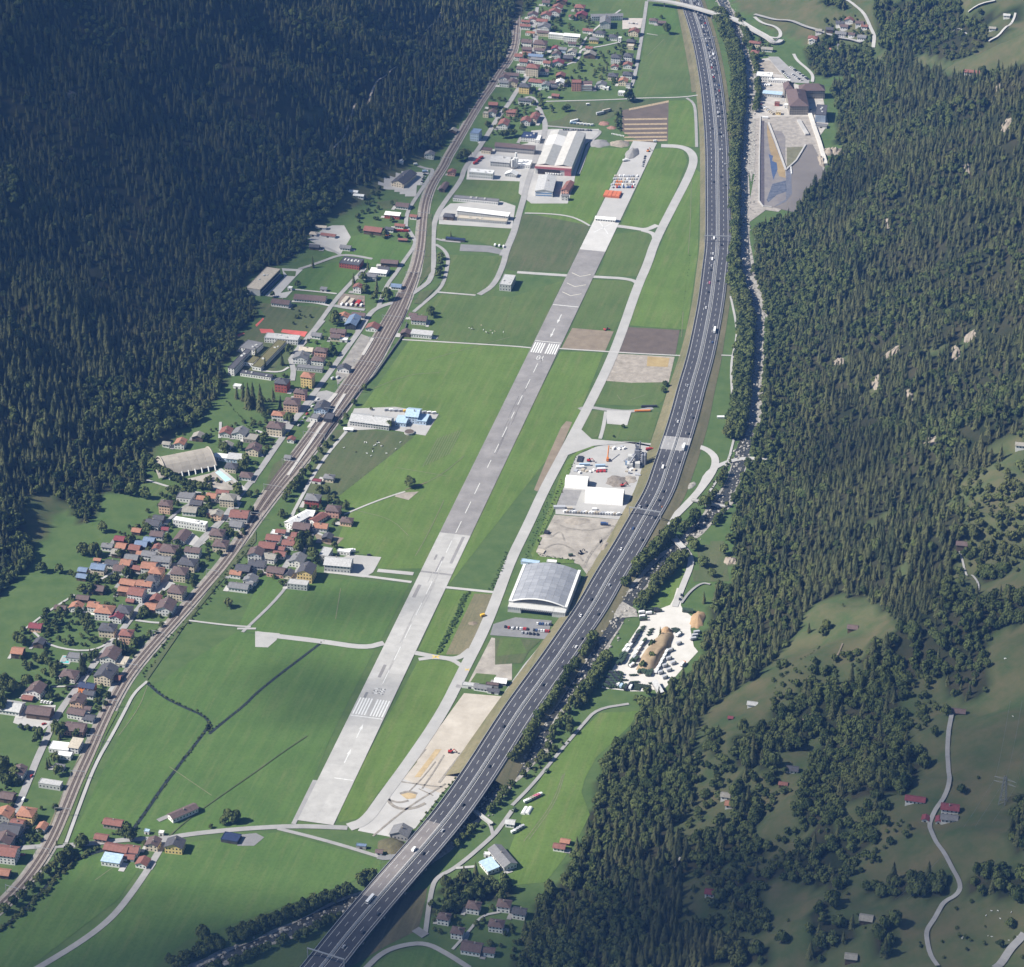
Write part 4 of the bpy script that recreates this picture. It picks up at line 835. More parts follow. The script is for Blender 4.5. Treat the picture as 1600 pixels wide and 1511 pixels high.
def house(u, v, a, b, h, rt, rc, wc, label, rot=None, name=None, cat=None, win=True, rise=None, pos=None):
    rh = 0 if rt in ('flat',) else (rise if rise else (min(b if rt == 'gc' else a, 16)*.23 if rt[0] == 'g' else (min(a, b)*.26 if rt == 'hip' else 1.2)))
    if rt == 'flat': rh = 0
    x, y, z = pos if pos else ground(u, v, (h+rh)*.52)
    hill = z > 1.5
    if hill: z = min(zat(x+dx, y+dy) for dx in (-a/2, a/2) for dy in (-b/2, b/2)); base = max(zat(x+dx, y+dy) for dx in (-a/2, a/2) for dy in (-b/2, b/2))-z
    else: base = 0
    az = RAZ if rot is None else R(rot)
    az += random.uniform(-.06, .06) if rot is None else 0
    nm = name or ('barn' if wc == 't' else 'house'); ct = cat or nm.replace('_', ' ')
    FOOT.append((x, y, max(a, b)*.5+.5))
    if z < .5 and 60 < a*b < 400 and random.random() < .7:      # paved drive beside the house
        sd = random.choice((-1, 1)); ca, sa = math.cos(az), math.sin(az); w_, l_ = random.uniform(3, 6), b*random.uniform(.6, 1.3); cx0 = sd*(a/2+w_/2+.3); cy0 = random.uniform(-.4, .1)*b; q4 = []
        for dx, dy in ((-w_/2, -l_/2), (w_/2, -l_/2), (w_/2, l_/2), (-w_/2, l_/2)): X_, Y_ = cx0+dx, cy0+dy; q4.append((x+X_*ca+Y_*sa, y-X_*sa+Y_*ca, .40+.0007*len(FOOT)))
        mesh_obj('driveway', q4, [(0,1,2,3)], random.choice((CONC, ROAD, CONC_L, GREYST)), None, None, 'structure')
    H0 = h if base < .8 else .72*h+.55*base
    B_ = MB(); B_.box(0, 0, -.5, a, b, H0+.5)
    if rt in ('gc', 'gv'):
        L, W = (a, b) if rt == 'gc' else (b, a)
        T = MB()
        for s in (-1, 1): T.add([(s*L/2, -W/2, H0), (s*L/2, W/2, H0), (s*L/2, 0, H0+rh), (s*(L/2-.3), -W/2, H0), (s*(L/2-.3), W/2, H0), (s*(L/2-.3), 0, H0+rh)], [(0,1,2) if s > 0 else (2,1,0), (5,4,3) if s > 0 else (3,4,5), (1,0,3,4), (0,2,5,3), (2,1,4,5)])
        if rt == 'gv': rot_swap(T)
        B_.add(T.v, T.f)
    root = B_.build(nm, wmat(wc)); root.location = (x, y, z); root.rotation_euler = (0, 0, -az); tag(root, label_ok(label), ct)
    Rf = MB()
    if rt in ('gc', 'gv'):
        L, W = (a, b) if rt == 'gc' else (b, a); gable(Rf, L, W, H0+.02, rh, .75)
        if rt == 'gv': rot_swap(Rf)
    elif rt == 'hip':
        A, Bq = a/2+.7, b/2+.7; k = max(0, (max(a, b)-min(a, b))/2)+.4
        r1, r2 = ((-k, 0), (k, 0)) if a >= b else ((0, -k), (0, k))
        vs = [(-A,-Bq,H0-.1), (A,-Bq,H0-.1), (A,Bq,H0-.1), (-A,Bq,H0-.1), (-A,-Bq,H0+.15), (A,-Bq,H0+.15), (A,Bq,H0+.15), (-A,Bq,H0+.15), (*r1, H0+rh), (*r2, H0+rh)]
        up = [(4,5,9,8), (5,6,9), (6,7,8,9), (7,4,8)] if a >= b else [(4,5,8), (5,6,9,8), (6,7,9), (7,4,8,9)]
        Rf.add(vs, [(3,2,1,0), (0,1,5,4), (1,2,6,5), (2,3,7,6), (3,0,4,7)]+up)
    elif rt == 'shed':
        A, Bq = a/2+.5, b/2+.5; q = [(-A,-Bq,H0), (A,-Bq,H0), (A,Bq,H0+rh), (-A,Bq,H0+rh)]
        Rf.add(q+[(x_, y_, z_+.3) for x_, y_, z_ in q], [(3,2,1,0), (4,5,6,7), (0,1,5,4), (1,2,6,5), (2,3,7,6), (3,0,4,7)])
    else:
        Rf.box(0, 0, H0+.01, a+.3, b+.3, .3)
        for s in (-1, 1): Rf.box(0, s*(b/2+.02), H0+.31, a+.3, .25, .4); Rf.box(s*(a/2+.02), 0, H0+.31, .25, b-.3, .4)
    ro = Rf.build('roof', rmat(rc), root)
    if rt in ('gc', 'gv', 'hip') and wc != 't' and a*b > 60 and h > 4:
        C_ = MB(); cx_, cy_ = random.uniform(-.2, .2)*a, random.uniform(-.15, .15)*b; C_.box(cx_, cy_, H0+rh*.45, .9, .9, rh*.6+1.3); C_.build('chimney', wmat('s'), ro)
    elif rt == 'flat' and a*b > 220:
        for _ in range(3): C_ = MB(); C_.box(random.uniform(-.35,.35)*a, random.uniform(-.3,.3)*b, H0+.31, random.uniform(1.5,3), random.uniform(1.5,3), random.uniform(.6,1.4)); C_.build('roof_vent', wmat('P'), ro)
    if win and wc != 't' and h >= 3.5:
        W_ = MB(); windows_on(W_, a, b, h, H0-h); W_.build('windows', GLASS, root, 'stuff')
    elif win:
        W_ = MB(); W_.box(0, -b/2-.01, 0, min(3, a*.3), .12, min(3, h*.7)); W_.build('barn_door', mat('door_dark', (.05,.04,.035), .9), root)
    return root

HOUSES = """
@Z1 ;in the far village
740,40 9,8,5 gc b w ;at its top left corner
990,15 12,8,5 gv r t ;at the very top edge of the picture
920,120 12,10,6 gv r w ;above a lower red roof
870,190 14,10,6 gv r w ;with a broad low front beside the garden
740,240 12,10,6 gv r w ;left of the small garden trees
530,235 12,8,6 gv b w ;topmost beside the tracks
530,310 8,7,5 gv r w ;just below the topmost brown roof by the tracks
418,345 10,6,4 gc r w ;small, nearest the tracks in the shade
415,415 12,7,5 gc r w ;above the bright orange shed
490,530 11,6,3.5 flat o w ;with a bright flat roof at the street corner;shed
680,340 13,8,6 gc r w ;at the head of the street
705,425 15,11,7 gv g w ;below the red roof at the head of the street
690,520 14,6,5.5 gc b c ;with a row of dormers
900,570 22,6,7 flat w w ;long low wing beside the taller block;school
1150,590 19,8,9 gc w w ;tall white block at the end of the long wing;school
440,670 12,10,7 gc b w ;across the street from the big hipped house
440,790 11,8,7 gc b p ;halfway down the narrow street
650,690 15,13,8 hip b c ;big, with white dormers in the middle of the village
640,800 12,7,6 gc b w ;joined below the big hipped house
580,895 17,7,6 gc B g ;long, behind the cream apartment house
620,950 17,6,6 gc g w ;right behind the cream apartment house
535,1090 14,12,12 hip r c ;tall, with four rows of windows;apartment_building
310,890 9,9,6 gc r w ;squeezed between the tracks and the square
390,970 9,9,6 gc r w ;left of the square
350,1090 11,8,6 hip b w ;with a pointed roof below the square
190,1190 18,8,6 gc b w ;long, close to the tracks
80,1235 12,8,6 gv b w ;lowest beside the tracks
85,1310 11,7,6 gc g w ;small pale, at the bottom left of the village
210,1300 12,9,6 gv b c ;at the lower left with white window bands
405,1375 12,11,9 hip k y ;pale and tall at the road bend
590,1290 18,10,6 hip r v ;long, with white gutters
735,1345 9,9,6 gv g v ;narrow, with a pointed gable
855,1310 8,7,5 gc b w ;small, left of the white gabled house
960,1300 10,9,6 gv w w ;bright white with a steep gable
850,1375 10,5,4 gc k t ;low, at the edge of the meadow
970,1190 10,9,5 gv r t ;alone at the edge of the green field
930,980 13,9,4 gv m w ;with a broad bright roof beside the meadow
720,1125 9,7,5 gc b w ;small, right of the cream apartment house
755,995 8,7,5 gc r w ;small, above the cream apartment house
890,770 9,9,5 gv m w ;with a half white roof
1000,780 10,7,5 gc g b ;small and bluish in the middle gardens
900,860 10,8,6 gv b w ;with a bright gable in the middle gardens
1150,820 10,9,6 gv s w ;at the bend of the pale lane
1090,910 11,9,5 gc k t ;dark and low beside the pale lane
1150,690 9,6,4 gc b w ;low, below the long white school
1270,115 12,11,6 hip r c ;at the upper right beside the open field
1300,230 13,9,5 gv m t ;at the upper right with a broad crimson roof
1160,265 9,6,4 gc r w ;small red roof between two gardens
1400,480 12,7,4 gc r w ;low and pale, left of the slate house
1420,760 8,6,4 gc r w ;tiny, above the timber chalet
1430,855 14,9,5 gv s t ;wide chalet facing the meadow;chalet
@Z2 ;in the far village
385,520 11,9,5 hip k w ;with a red porch below the big school
285,625 11,8,5 hip g y ;bright, below the big school
590,580 10,9,5 hip k w ;beside a tiny white tower
690,625 4,4,6 flat w w ;slim, right of the slate hipped house;tower
915,500 12,10,6 gv r c ;beside the gravel square
870,655 10,8,5 hip k t ;beside the straight lane
860,740 8,7,5 flat c c ;cube below the lane junction
630,920 11,10,9 hip k w ;left one of two tall twins
825,900 10,10,9 hip k w ;right one of two tall twins
610,1050 8,6,4 gv r w ;small and round below the tall twins
815,1025 10,8,5 gv r w ;below the right tall twin
585,1195 11,10,6 hip k c ;left one of the lower slate pair
815,1175 11,10,6 hip k w ;right one of the lower slate pair
745,1280 10,9,6 gv o c ;near the end of the straight lane
400,1330 11,9,5 gv g w ;right of the salmon apartment block
470,1390 7,4,3 flat w w ;low box right of the salmon apartments;garage
825,1350 5,5,4 flat g w ;tiny, beside the lane end;garage
1220,325 10,8,5 hip b w ;alone in the field right of the lane
1355,360 9,7,4 gc b t ;next to the lone field house
720,1470 8,6,4 flat w w ;beside the big round tree
@Z3 ;by the upper road
715,340 11,9,6 gc r t ;above the pale gabled house
600,495 7,6,6 flat s c ;cube close to the embankment
700,465 10,9,6 gv b w ;with wide eaves close to the embankment
440,815 11,15,11 flat B b ;tall block casting a long shadow;apartment_building
80,740 10,7,3 gv s t ;alone in the meadow behind the railway
880,640 12,17,7 gv r w ;long, right on the road
1005,455 12,10,6 gc r p ;beside a dark conifer
1230,280 20,8,6 gc k w ;with a red awning
1230,590 12,13,6 gv r w ;left half of the double barn
1360,540 10,20,6 gv r c ;right half of the double barn with pale stripes
1280,850 18,18,6 flat n w ;with a wide dark panelled roof;workshop
1415,890 6,15,5 flat w w ;narrow, along the panelled workshop;shed
1060,1015 52,12,8 gc b g ;very long brown workshop above the silos;workshop
610,1065 12,9,5 flat b c ;low box at the end of the long workshop;shed
840,1210 25,20,7 gc p P ;with a saw tooth roof beside red trucks;workshop
530,1430 31,11,8 flat w w ;long white block with a band of windows;workshop
60,1400 9,8,5 gv r p ;tiny, on the railway side of the road
1200,1275 17,16,5 flat w w ;pale flat hall right of the silos;workshop
1000,1420 14,8,4 gv w P ;small pitched canopy below the silos;shed
@Z4 ;on the industrial estate
430,1230 9,26,6 gv r p ;long and narrow beside the striped hall;workshop
400,1350 8,6,6 flat g P ;at the end of the narrow red workshop;shed
290,148 9,7,4 gc r t ;alone in the orchard
@C ;at the old runway end
553,1292 25,7,4 gc w w ;long white tent on the closed runway;tent
@Z5 ;near the power station
335,455 22,15,8 flat w w ;big white box hall beside the river;workshop
510,505 30,6,5 flat w w ;long low white hall behind the brown roof;workshop
430,660 26,8,5 shed L P ;with a pale blue lean-to roof;workshop
225,60 15,8,6 hip r c ;large, with dormers above the boulder yard
225,170 10,9,6 hip r c ;small, below the large dormer house
370,125 14,8,4 gc s w ;at the head of the car park
485,775 6,6,4 flat r r ;square red hut in the work yard;hut
500,880 6,5,4 flat c y ;small yellow hut in the work yard;hut
590,800 5,6,5 flat w w ;white cube beside the stone hall;hut
1010,1035 14,8,3 flat g P ;low terrace below the glass front;annex
900,20 8,6,7 gv w w ;alone at the edge of the wood
@D ;in the hillside hamlet
265,225 12,10,6 hip r c ;apart at the lower left
425,135 10,8,5 gc k w ;highest on the left
450,155 10,8,5 gc b w ;second from the top
430,195 14,9,6 gc g w ;long and grey in the centre
480,115 11,8,5 gv r w ;topmost
540,135 10,8,5 gc b w ;topmost on the right
570,155 8,7,5 gc r w ;rightmost, beside the climbing road
365,170 9,8,5 gc k t ;dark, by a round tree
555,215 11,9,5 gc g w ;lower right
495,200 8,7,5 gc b w ;behind the long grey one
430,270 8,8,5 gc g w ;below the road
375,290 5,5,3 gc o w ;tiny, at the wood edge;hut
300,180 8,7,5 gc s w ;at the road fork
@D ;on the upper right meadow
1410,88 8,6,4 gc p w ;above the curving track
1325,165 8,6,4 gc s w ;inside the bend of the track
1205,425 18,8,4 gc r w ;half hidden at the lower end
@Z7 ;near the sports ground
870,645 37,13,4 gc b w ;very long brown building beside the playing field;stable
525,700 21,11,5 gc b w ;wide, with a half red roof above the sports ground;clubhouse
1430,530 9,8,8 gv r w ;tall villa among dark conifers;villa
1265,865 12,9,5 gv o w ;under the big round tree
1370,925 12,22,6 gv B k ;long with a shining roof along the road
1440,850 14,7,5 gc b w ;low, behind the shining roof
1200,1045 16,9,5 gc b p ;long brown roof above the small green field
945,1085 10,8,4 gc g w ;left of three around the small green field
1170,1105 10,9,5 gc b c ;middle of three around the small green field
1265,1145 8,5,3 flat w w ;low box right of the cream house;garage
1025,545 7,4,3 shed g P ;alone at the edge of the pitch;hut
630,535 5,4,3 flat w w ;tiny, beside the paved court;hut
920,40 11,7,4 gc k t ;dark, at the gravel track by the forest
@Y6 ;near the station
1050,355 14,9,5 gc c w ;with a tan roof beside the school lawn
985,440 15,13,7 gv g w ;large gable facing the road
1225,370 13,9,7 hip b p ;behind the garden hedge
1190,475 13,9,6 hip b w ;with a pale awning
1090,575 30,7,4 flat g P ;long low block above the tall yellow house;workshop
1065,695 12,11,13 hip o y ;tall, with three rows of windows;apartment_building
765,755 13,12,11 hip k r ;tall brick house with white balconies;apartment_building
980,870 12,9,9 hip b p ;right of the brick house
880,985 15,14,10 hip b e ;large, below the brick house
718,1125 12,9,7 hip o w ;small villa with a glowing roof;villa
690,1270 16,13,10 hip b c ;large corner house below the small villa
1235,1030 14,16,6 gv k b ;long slate roof on the platform;station
1150,1160 8,9,5 flat g w ;low, joined to the station;annex
870,1410 7,6,4 gv r w ;tiny, between road and tracks;hut
100,1320 11,12,5 gv r w ;with a half red half dark roof at the meadow foot
270,1330 14,13,6 gv g w ;wide grey roof beside the gravel lane
395,1400 13,12,4 flat s s ;flat stone garage block beside the grey roof;garage
235,785 8,5,3 flat w w ;white awning at the forest edge;tent
1320,1160 9,13,5 flat k k ;dark roof over the island platform;canopy
@F ;beside the railway
520,662 13,8,5 gv k w ;lone dark roof in the goods yard
790,38 20,10,5 gc b t ;brown open shed beside the red barn
725,95 20,11,4 shed w w ;wide white roof behind the conifers
755,78 12,8,5 gc k w ;dark gable behind the white roof
660,122 22,10,4 flat g P ;grey flat roof behind the conifers
830,178 11,8,4 gc B w ;at the end of the grass strip
690,417 13,11,4 gv r w ;red goods shed at the end of the sidings;goods_shed
965,372 16,12,6 gc b w ;farmhouse by the field tree;farmhouse
928,352 8,7,5 gc b w ;small wing of the farmhouse by the field tree
885,452 10,9,4 gv b t ;left part of the long field barn
980,462 24,9,5 shed p w ;pale roof of the long field barn;barn
683,968 44,19,6 gc p P ;long pale metal hall in the fields;barn
930,935 13,18,9 gc L b ;tall light blue barn in the fields;barn
862,975 11,13,5 shed L b ;left lean-to of the tall blue barn;shed
985,965 10,13,5 shed L b ;right lean-to of the tall blue barn;shed
547,1023 9,4,3 gc w w ;small white tent at the long hall corner;tent
432,1308 10,8,5 hip g c ;lone, below the cattle pasture
360,1332 9,5,3 flat m w ;flat with a crimson patch by the service lane;shed
190,1190 6,6,4 gc g w ;small, beside the platform end;hut
@Y5 ;by the airfield hamlet
1000,215 14,12,8 hip g r ;brick red villa above its garden;villa
1230,340 13,11,8 hip b p ;salmon pink villa;villa
1380,460 11,9,5 hip b e ;last one at the field track
835,445 10,27,6 gv w w ;long bright barn at the lane;barn;40
960,400 9,9,6 shed w P ;white lean-to behind the long bright barn;shed
880,530 16,12,6 gc b k ;dark workshop below the bright barn;workshop
1055,430 9,17,4 gv r w ;long rusty roof beside the bright barn;shed;38
1090,525 13,9,5 gc o w ;above the bare yard
1165,645 9,8,5 gv k t ;dark shelter on the bare yard
1145,840 9,15,7 flat p P ;narrow modern office by the hangar;office
1290,935 26,16,8 gc p P ;grey aircraft hangar beside the apron;hangar
1350,815 12,4,4 flat w w ;white containers behind the hangar;shed
830,635 11,8,6 gc r w ;uppermost of three stepped red roofs
780,680 10,7,5 gc r w ;middle of three stepped red roofs
730,720 11,9,6 gc r w ;lowest of three stepped red roofs
560,660 13,10,6 gc r w ;above the larger red roof by the bank
490,745 15,11,6 gc r t ;large timber house by the railway bank
630,775 9,6,4 gc r w ;between two clusters of red roofs
625,835 11,8,4 gc r w ;low red roof beside a dark bush
515,870 12,10,6 gc s w ;with a pale stone roof by the lane
360,835 13,12,9 gv b w ;tall white house under the railway bank
830,895 13,14,6 gv g w ;balconied chalet in the gardens;chalet
590,1025 16,10,6 gc b p ;long pink front beside the lane
725,1055 8,10,4 gv k c ;narrow dark roof before the yellow block;shed
930,1035 14,16,11 gv k y ;glowing yellow block at the field edge;apartment_building
835,1180 20,9,6 flat p P ;concrete base building below the yellow block;annex
375,950 15,11,6 gc k w ;upper slate roof by the railway bank
220,1000 13,11,6 gc k t ;dark timber house by the railway bank
135,1055 10,7,5 gc o w ;small orange roof by the railway bank
300,1115 12,9,5 gv g w ;beside the lane through the fields
170,1200 18,9,5 gc g w ;wide white bungalow with a hedge;bungalow
575,600 7,7,3 flat w w ;white canopy beside the embankment;canopy
290,1175 6,6,4 gc g w ;tiny, right of the wide bungalow;garage
640,585 9,6,4 gc r w ;small, at the lane bend
@Y2 ;around the arched hall
305,255 7,6,4 gc s w ;stilted hut at the forest edge;hut
470,245 10,11,6 gv o w ;orange roof behind the arched hall
680,165 11,9,5 gv s t ;dark chalet on the slope meadow;chalet
1010,275 12,9,5 gv s w ;grey gable in the bushes above the hall
1335,315 13,12,7 gv b c ;cream house in the upper garden
955,415 16,8,4 flat w b ;white zigzag roof beside the hall;workshop
1120,425 16,10,5 shed p b ;bluish metal roof beside the hall;workshop
1070,525 11,10,6 hip k c ;villa with a dark roof beside the hall;villa
1245,625 12,10,4 hip b w ;low bungalow at the road below the hall;bungalow
535,885 16,12,5 flat g w ;flat roofed villa on the hall drive;villa
730,900 10,7,4 gc o w ;left orange roof below the hall
840,875 9,9,5 gc o w ;right orange roof below the hall
970,830 12,6,4 gc r w ;pink lean-to roof above the cream house
1030,905 14,12,9 hip s c ;large cream house on the main road
295,985 11,10,10 hip b e ;tall peach tower house;house
585,1035 13,11,5 gc s w ;white house with a stone roof on the side lane
660,960 11,8,5 gc k t ;dark shed above the stone roof
830,1065 7,7,5 gc s p ;left half of the beige pair
900,1090 10,9,6 gv s e ;right half of the beige pair
150,1195 13,11,6 gc k w ;big slate roof above the school
215,1135 10,8,5 gc k t ;small slate roof behind the big one
290,1260 6,5,3 gc m w ;tiny crimson roof left of the school;garage
195,1325 12,9,5 gc b w ;brown roof at the lower left of the school
490,1345 11,18,4 gv b w ;long brown pavilion beside the school court;pavilion
905,1310 13,12,6 hip b c ;hipped house right of the school court
1130,1205 12,11,5 gc g w ;below the wide red roof by the tracks
945,1445 13,12,7 hip b c ;beside the pale lane below the school
1170,1095 17,14,7 gc r w ;wide red roof close to the tracks
@Y1 ;in the left village
785,450 8,7,4 gc o t ;bright orange barn in the upper meadow
585,550 9,8,5 gc m t ;crimson barn at the upper edge
440,635 10,7,5 gc g w ;grey shed at the meadow edge
605,635 9,9,5 gc o t ;orange roof under the crimson barn
935,565 10,9,5 gc B t ;upper blue-grey roof
840,615 11,10,6 gc B t ;lower blue-grey roof
765,660 10,9,6 gc r t ;patchy roof below the blue-grey ones
555,705 9,9,5 gc s t ;old stone roof half hidden by a tree
840,725 8,6,5 gc o w ;small orange roof in the dense core
935,735 13,9,6 gc g w ;grey roof in the dense core
1030,665 8,8,7 gv r w ;slim with a small tower by the large hipped house
1165,680 15,13,9 hip b c ;large hipped house at the upper square
725,770 12,9,5 gc g t ;weathered grey barn in the core
660,840 9,10,7 gc o w ;narrow white house with an orange roof
335,890 13,10,7 gc B c ;cream farmhouse with a bluish roof;farmhouse
320,795 6,4,3 gc o t ;tiny orange shed above the bluish farmhouse;shed
490,835 11,8,5 gc k w ;slate roof right of the bluish farmhouse
590,895 11,11,5 gc b w ;brown roof before the round tree
150,915 8,7,4 gc B t ;upper bluish barn at the meadow edge
140,990 9,7,4 gc B t ;lower bluish barn at the meadow edge
780,890 9,7,4 gc r t ;low red shed beside the round tree
1075,805 17,10,8 gc g w ;long white house with five windows
930,875 13,11,7 gc o w ;broad orange roof above the corner house
1020,950 12,11,10 hip o e ;tall orange corner house
1390,835 16,12,8 hip k c ;wide cream house near the tracks
1450,695 14,9,7 gc b w ;brown roof behind the wide cream house
1290,945 14,13,9 hip b c ;cream house at the upper square corner
1260,1165 14,13,9 hip b c ;cream house beside the railway
685,1065 14,9,5 gc o t ;upper long orange roof
640,1155 10,8,6 gc o t ;lower small orange roof
880,1090 14,9,7 gc o w ;orange roof joined to the large white house
975,1035 10,10,8 hip k w ;slate hip behind the joined orange roof
790,1190 14,13,9 gc r w ;large white house with twelve windows
710,1275 7,5,3 gc r t ;small red shed below the white house;shed
1010,1255 9,9,5 gv r t ;rusty barn beside the main street
950,1345 10,10,4 gc o t ;orange barn beside the main street
1130,1345 15,16,7 gv b w ;gabled farmhouse close to the railway;farmhouse
310,1135 14,9,5 gc b t ;brown barn among garden trees
150,1245 11,7,4 gc b t ;low brown barn on the meadow lane
70,1345 11,9,5 gv o w ;orange roof on the meadow lane
275,1335 9,9,6 gc o w ;small orange house left of the hipped one
410,1400 16,13,9 hip o w ;broad house with an orange hipped roof
640,1395 13,12,8 hip k c ;slate hipped house on the main street
550,1465 11,9,6 gv m w ;crimson roof on the main street
@Y3 ;in the lower left village
650,70 10,6,4 gc b t ;old barn on the meadow lane
385,270 11,8,5 gc m e ;alone among fruit trees
425,440 9,8,5 gv k t ;dark square house with hedges
195,540 10,10,6 gc o t ;orange roof at the far left
1160,295 14,12,8 hip k c ;large cream house with an outside stair
1360,365 11,10,10 hip r e ;turreted pink villa at the corner;villa
1190,575 14,17,7 gv b w ;brown roof with a white panel
1140,775 15,19,9 gv k c ;large cream block along the road;apartment_building
1320,650 8,13,3 flat c w ;low pink terrace beside the tracks;shed
745,785 14,12,6 hip b w ;white house with a yellow awning
940,920 14,8,7 gc n o ;brilliant orange house by the road
960,990 9,7,5 gc k w ;white extension below the orange house
840,1065 11,12,7 gv b e ;peach gabled house by the road
830,1195 15,9,6 gc b w ;brown roof below the peach house
945,1155 5,5,4 gc b w ;tiny, right of the brown roof;garage
960,1250 9,8,4 gc k w ;slate garage by the tracks;garage
810,1355 17,12,6 gc b p ;wide brown roof above the fir trees
390,945 13,14,7 gv b w ;brown farmhouse behind the parked vans;farmhouse
300,1035 9,6,3 gc r t ;red roofed shed behind the work yard;shed
130,1125 18,15,5 gc p w ;pale sheet roofs in the forest corner;workshop
430,1180 22,13,6 gc b t ;workshop with a white half roof in the pale yard;workshop
800,600 13,9,4 flat g w ;flat bungalow beside the swimming pool;bungalow
1250,820 8,7,4 gc r t ;small red shed behind the cream block;shed
@Y4 ;on the lower main road
715,215 17,11,4 flat w w ;white angled angled roof, upper part;shop
765,310 12,6,4 flat w w ;white roof with an orange awning;shop
895,190 9,13,6 shed c w ;tan sloping roof beside the tracks;workshop
600,650 20,7,5 flat p P ;long pale flat roofed hall in the grass;workshop
225,500 10,12,6 gv b w ;steep gable left of the road
90,790 11,9,5 gc b t ;old mossy roof at the left edge
320,1000 13,12,9 hip o y ;broad yellow house with an orange hipped roof
60,1000 12,12,7 gv o g ;grey gable at the left edge
210,1115 10,9,6 gc r c ;red roof below the yellow house
500,1150 7,8,4 gv o w ;small orange garage by the bank;garage
130,1190 16,13,8 gc k g ;dark roof in the lower cluster
50,1310 14,13,8 gv b g ;brown roof at the left edge of the cluster
90,1460 16,13,9 gc r w ;big red roof near the crossing
1340,1105 15,8,5 gc r s ;open barn in the field by the ditch;barn
1200,1275 10,7,4 gc r s ;small barn by the level crossing lane;barn
700,450 9,6,3 flat g P ;low grey block behind a fir;garage
@M ;near the lower lane
690,812 19,9,5 gc r t ;long barn above the blue roof
663,880 15,10,5 shed L w ;with a bright pale blue roof;barn
780,820 11,9,5 gc r w ;gabled end of the long barn
765,862 8,6,3 gc r w ;low lean-to below the gabled end;shed
843,892 9,9,4 gv r w ;open red shed beside the lane;shed
905,782 10,10,6 gv b c ;cream house at the lane corner
1033,790 14,11,7 gv k y ;yellow house at the lane corner
1080,598 8,24,5 gv b w ;long lone barn in the wide meadow;barn;52
1365,752 14,10,3 flat n k ;dark panelled shelter below the lane;shelter
868,714 4,3,3 flat L w ;blue tent beside the lane;tent
953,722 4,3,3 flat w w ;white trailer box beside the lane;tent
25,955 9,8,4 gc o t ;orange shed at the lower left edge;shed
@N ;at the bottom of the valley
622,800 8,3,3 flat B g ;blue shelter beside the track;shelter
855,712 15,12,5 gv g g ;striped grey bunker roof at the apron end;shelter
728,832 5,4,3 gc b w ;tiny hut below the earth mound;hut
1455,862 28,12,5 gc g w ;long grey cattle barn;barn;62
1378,915 14,10,4 shed L w ;pale blue roofed lean-to of the cattle barn;shed;62
1365,850 5,3,3 flat w w ;white trailer beside the cattle barn;trailer
1285,1155 10,9,6 hip b w ;upper left one of five
1465,1145 10,9,6 hip b w ;upper right one of five
1110,1222 9,8,6 hip b w ;leftmost one of five
1190,1305 9,8,6 hip b w ;lowest one of five
1420,1262 11,9,6 hip b w ;right one of five
1275,1395 15,11,5 gc b w ;wide house at the road fork
1378,1420 8,6,5 gc b w ;small one at the bottom edge
@O ;on the right bank
-10,660 7,6,4 gc p w ;white shed among stored caravans;shed
45,1190 10,8,6 gc k w ;half hidden at the forest foot
315,770 7,5,3 gc o t ;small upper hut of the meadow pair;hut
280,803 9,6,4 gc r w ;larger lower hut of the meadow pair;hut
1265,495 8,6,4 gc s w ;grey hut beside the orange one;hut
1290,547 8,6,4 gc o w ;orange hut in the sloping clearing;hut
1170,1065 7,6,4 gc m w ;crimson hut in the dry clearing;hut
@K ;on the right slope
1420,1320 8,5,3 gc p w ;pale roofed hut above the wood;hut
1290,1402 3.5,3,2.5 gc m t ;tiny crimson shelter;shelter
860,1230 19,4,4 shed p g ;long tin roofed shed at the vehicle yard;shed;74
@Q ;on the right slope
145,340 11,8,4 gc k w ;slate roofed house in the glade
90,430 8,5,3 gc r t ;rusty hut below the slate roof;hut
870,512 18,8,4 gc m w ;long crimson roof beside the track
1075,570 16,10,6 gc m w ;crimson farm roof with pale skylights;farmhouse
1070,632 15,8,4 gc g w ;grey farm roof below the skylights;barn
930,632 6,7,3 gv m w ;small crimson shed opposite the farm;shed
1008,640 5,8,3 gv m w ;narrow shed touching the farm;shed
580,1218 11,9,4 gc s t ;lone stone roofed hut in the lower meadow;hut
490,1450 10,8,4 gc s t ;stone roofed hut at the lower edge;hut
725,130 10,5,3 gc s t ;old roof hidden among trees;hut
@L ;on the right slope
500,868 8,6,4 gc b t ;brown hut in the round clearing;hut
1145,372 9,7,4 gc b t ;lone hut at the top of the cart track;hut
1125,1362 10,6,4 gc b t ;brown hut beside the white cart track;hut
@H ;on the right slope
1492,1112 9,6,4 gc s w ;stone roofed hut at the right edge;hut
@J ;at the sand yard
1265,1215 14,5,3 flat p w ;left pale site cabin;cabin
1340,1225 15,6,3.5 gc g w ;grey roofed middle cabin;cabin
1402,1243 10,5,3 gc k w ;dark roofed right cabin;cabin
1445,1187 10,7,3.5 gc w g ;whitish cabin behind the cabin row;cabin
1395,1212 11,4,3 flat b g ;brown flat cabin behind the middle one;cabin
@K ;behind the aircraft hangar
108,488 17,5,3 flat L b ;row of pale blue containers;container_row
235,487 9,4,3 flat w w ;white container;container_row
@Z8 ;beside the forest road
455,160 16,36,6 gv k c ;great dark roof with a pale gable front;farm_building;24
445,395 15,11,4 gc b w ;brown roof below the great dark one
355,485 18,7,5 shed w r ;white roof over red walls
190,610 22,13,5 gc r t ;wide rusty roof at the wood edge
330,605 10,6,4 gc k w ;small white house right of the rusty roof
420,575 11,6,4 gc r w ;pinkish roof beside red containers
540,495 8,6,4 gc r w ;cottage with a red terrace by the tracks
445,698 10,4,3 gc r t ;long low red shed by the field;shed
805,235 7,20,4 gv b t ;long narrow roof along the railway;shed
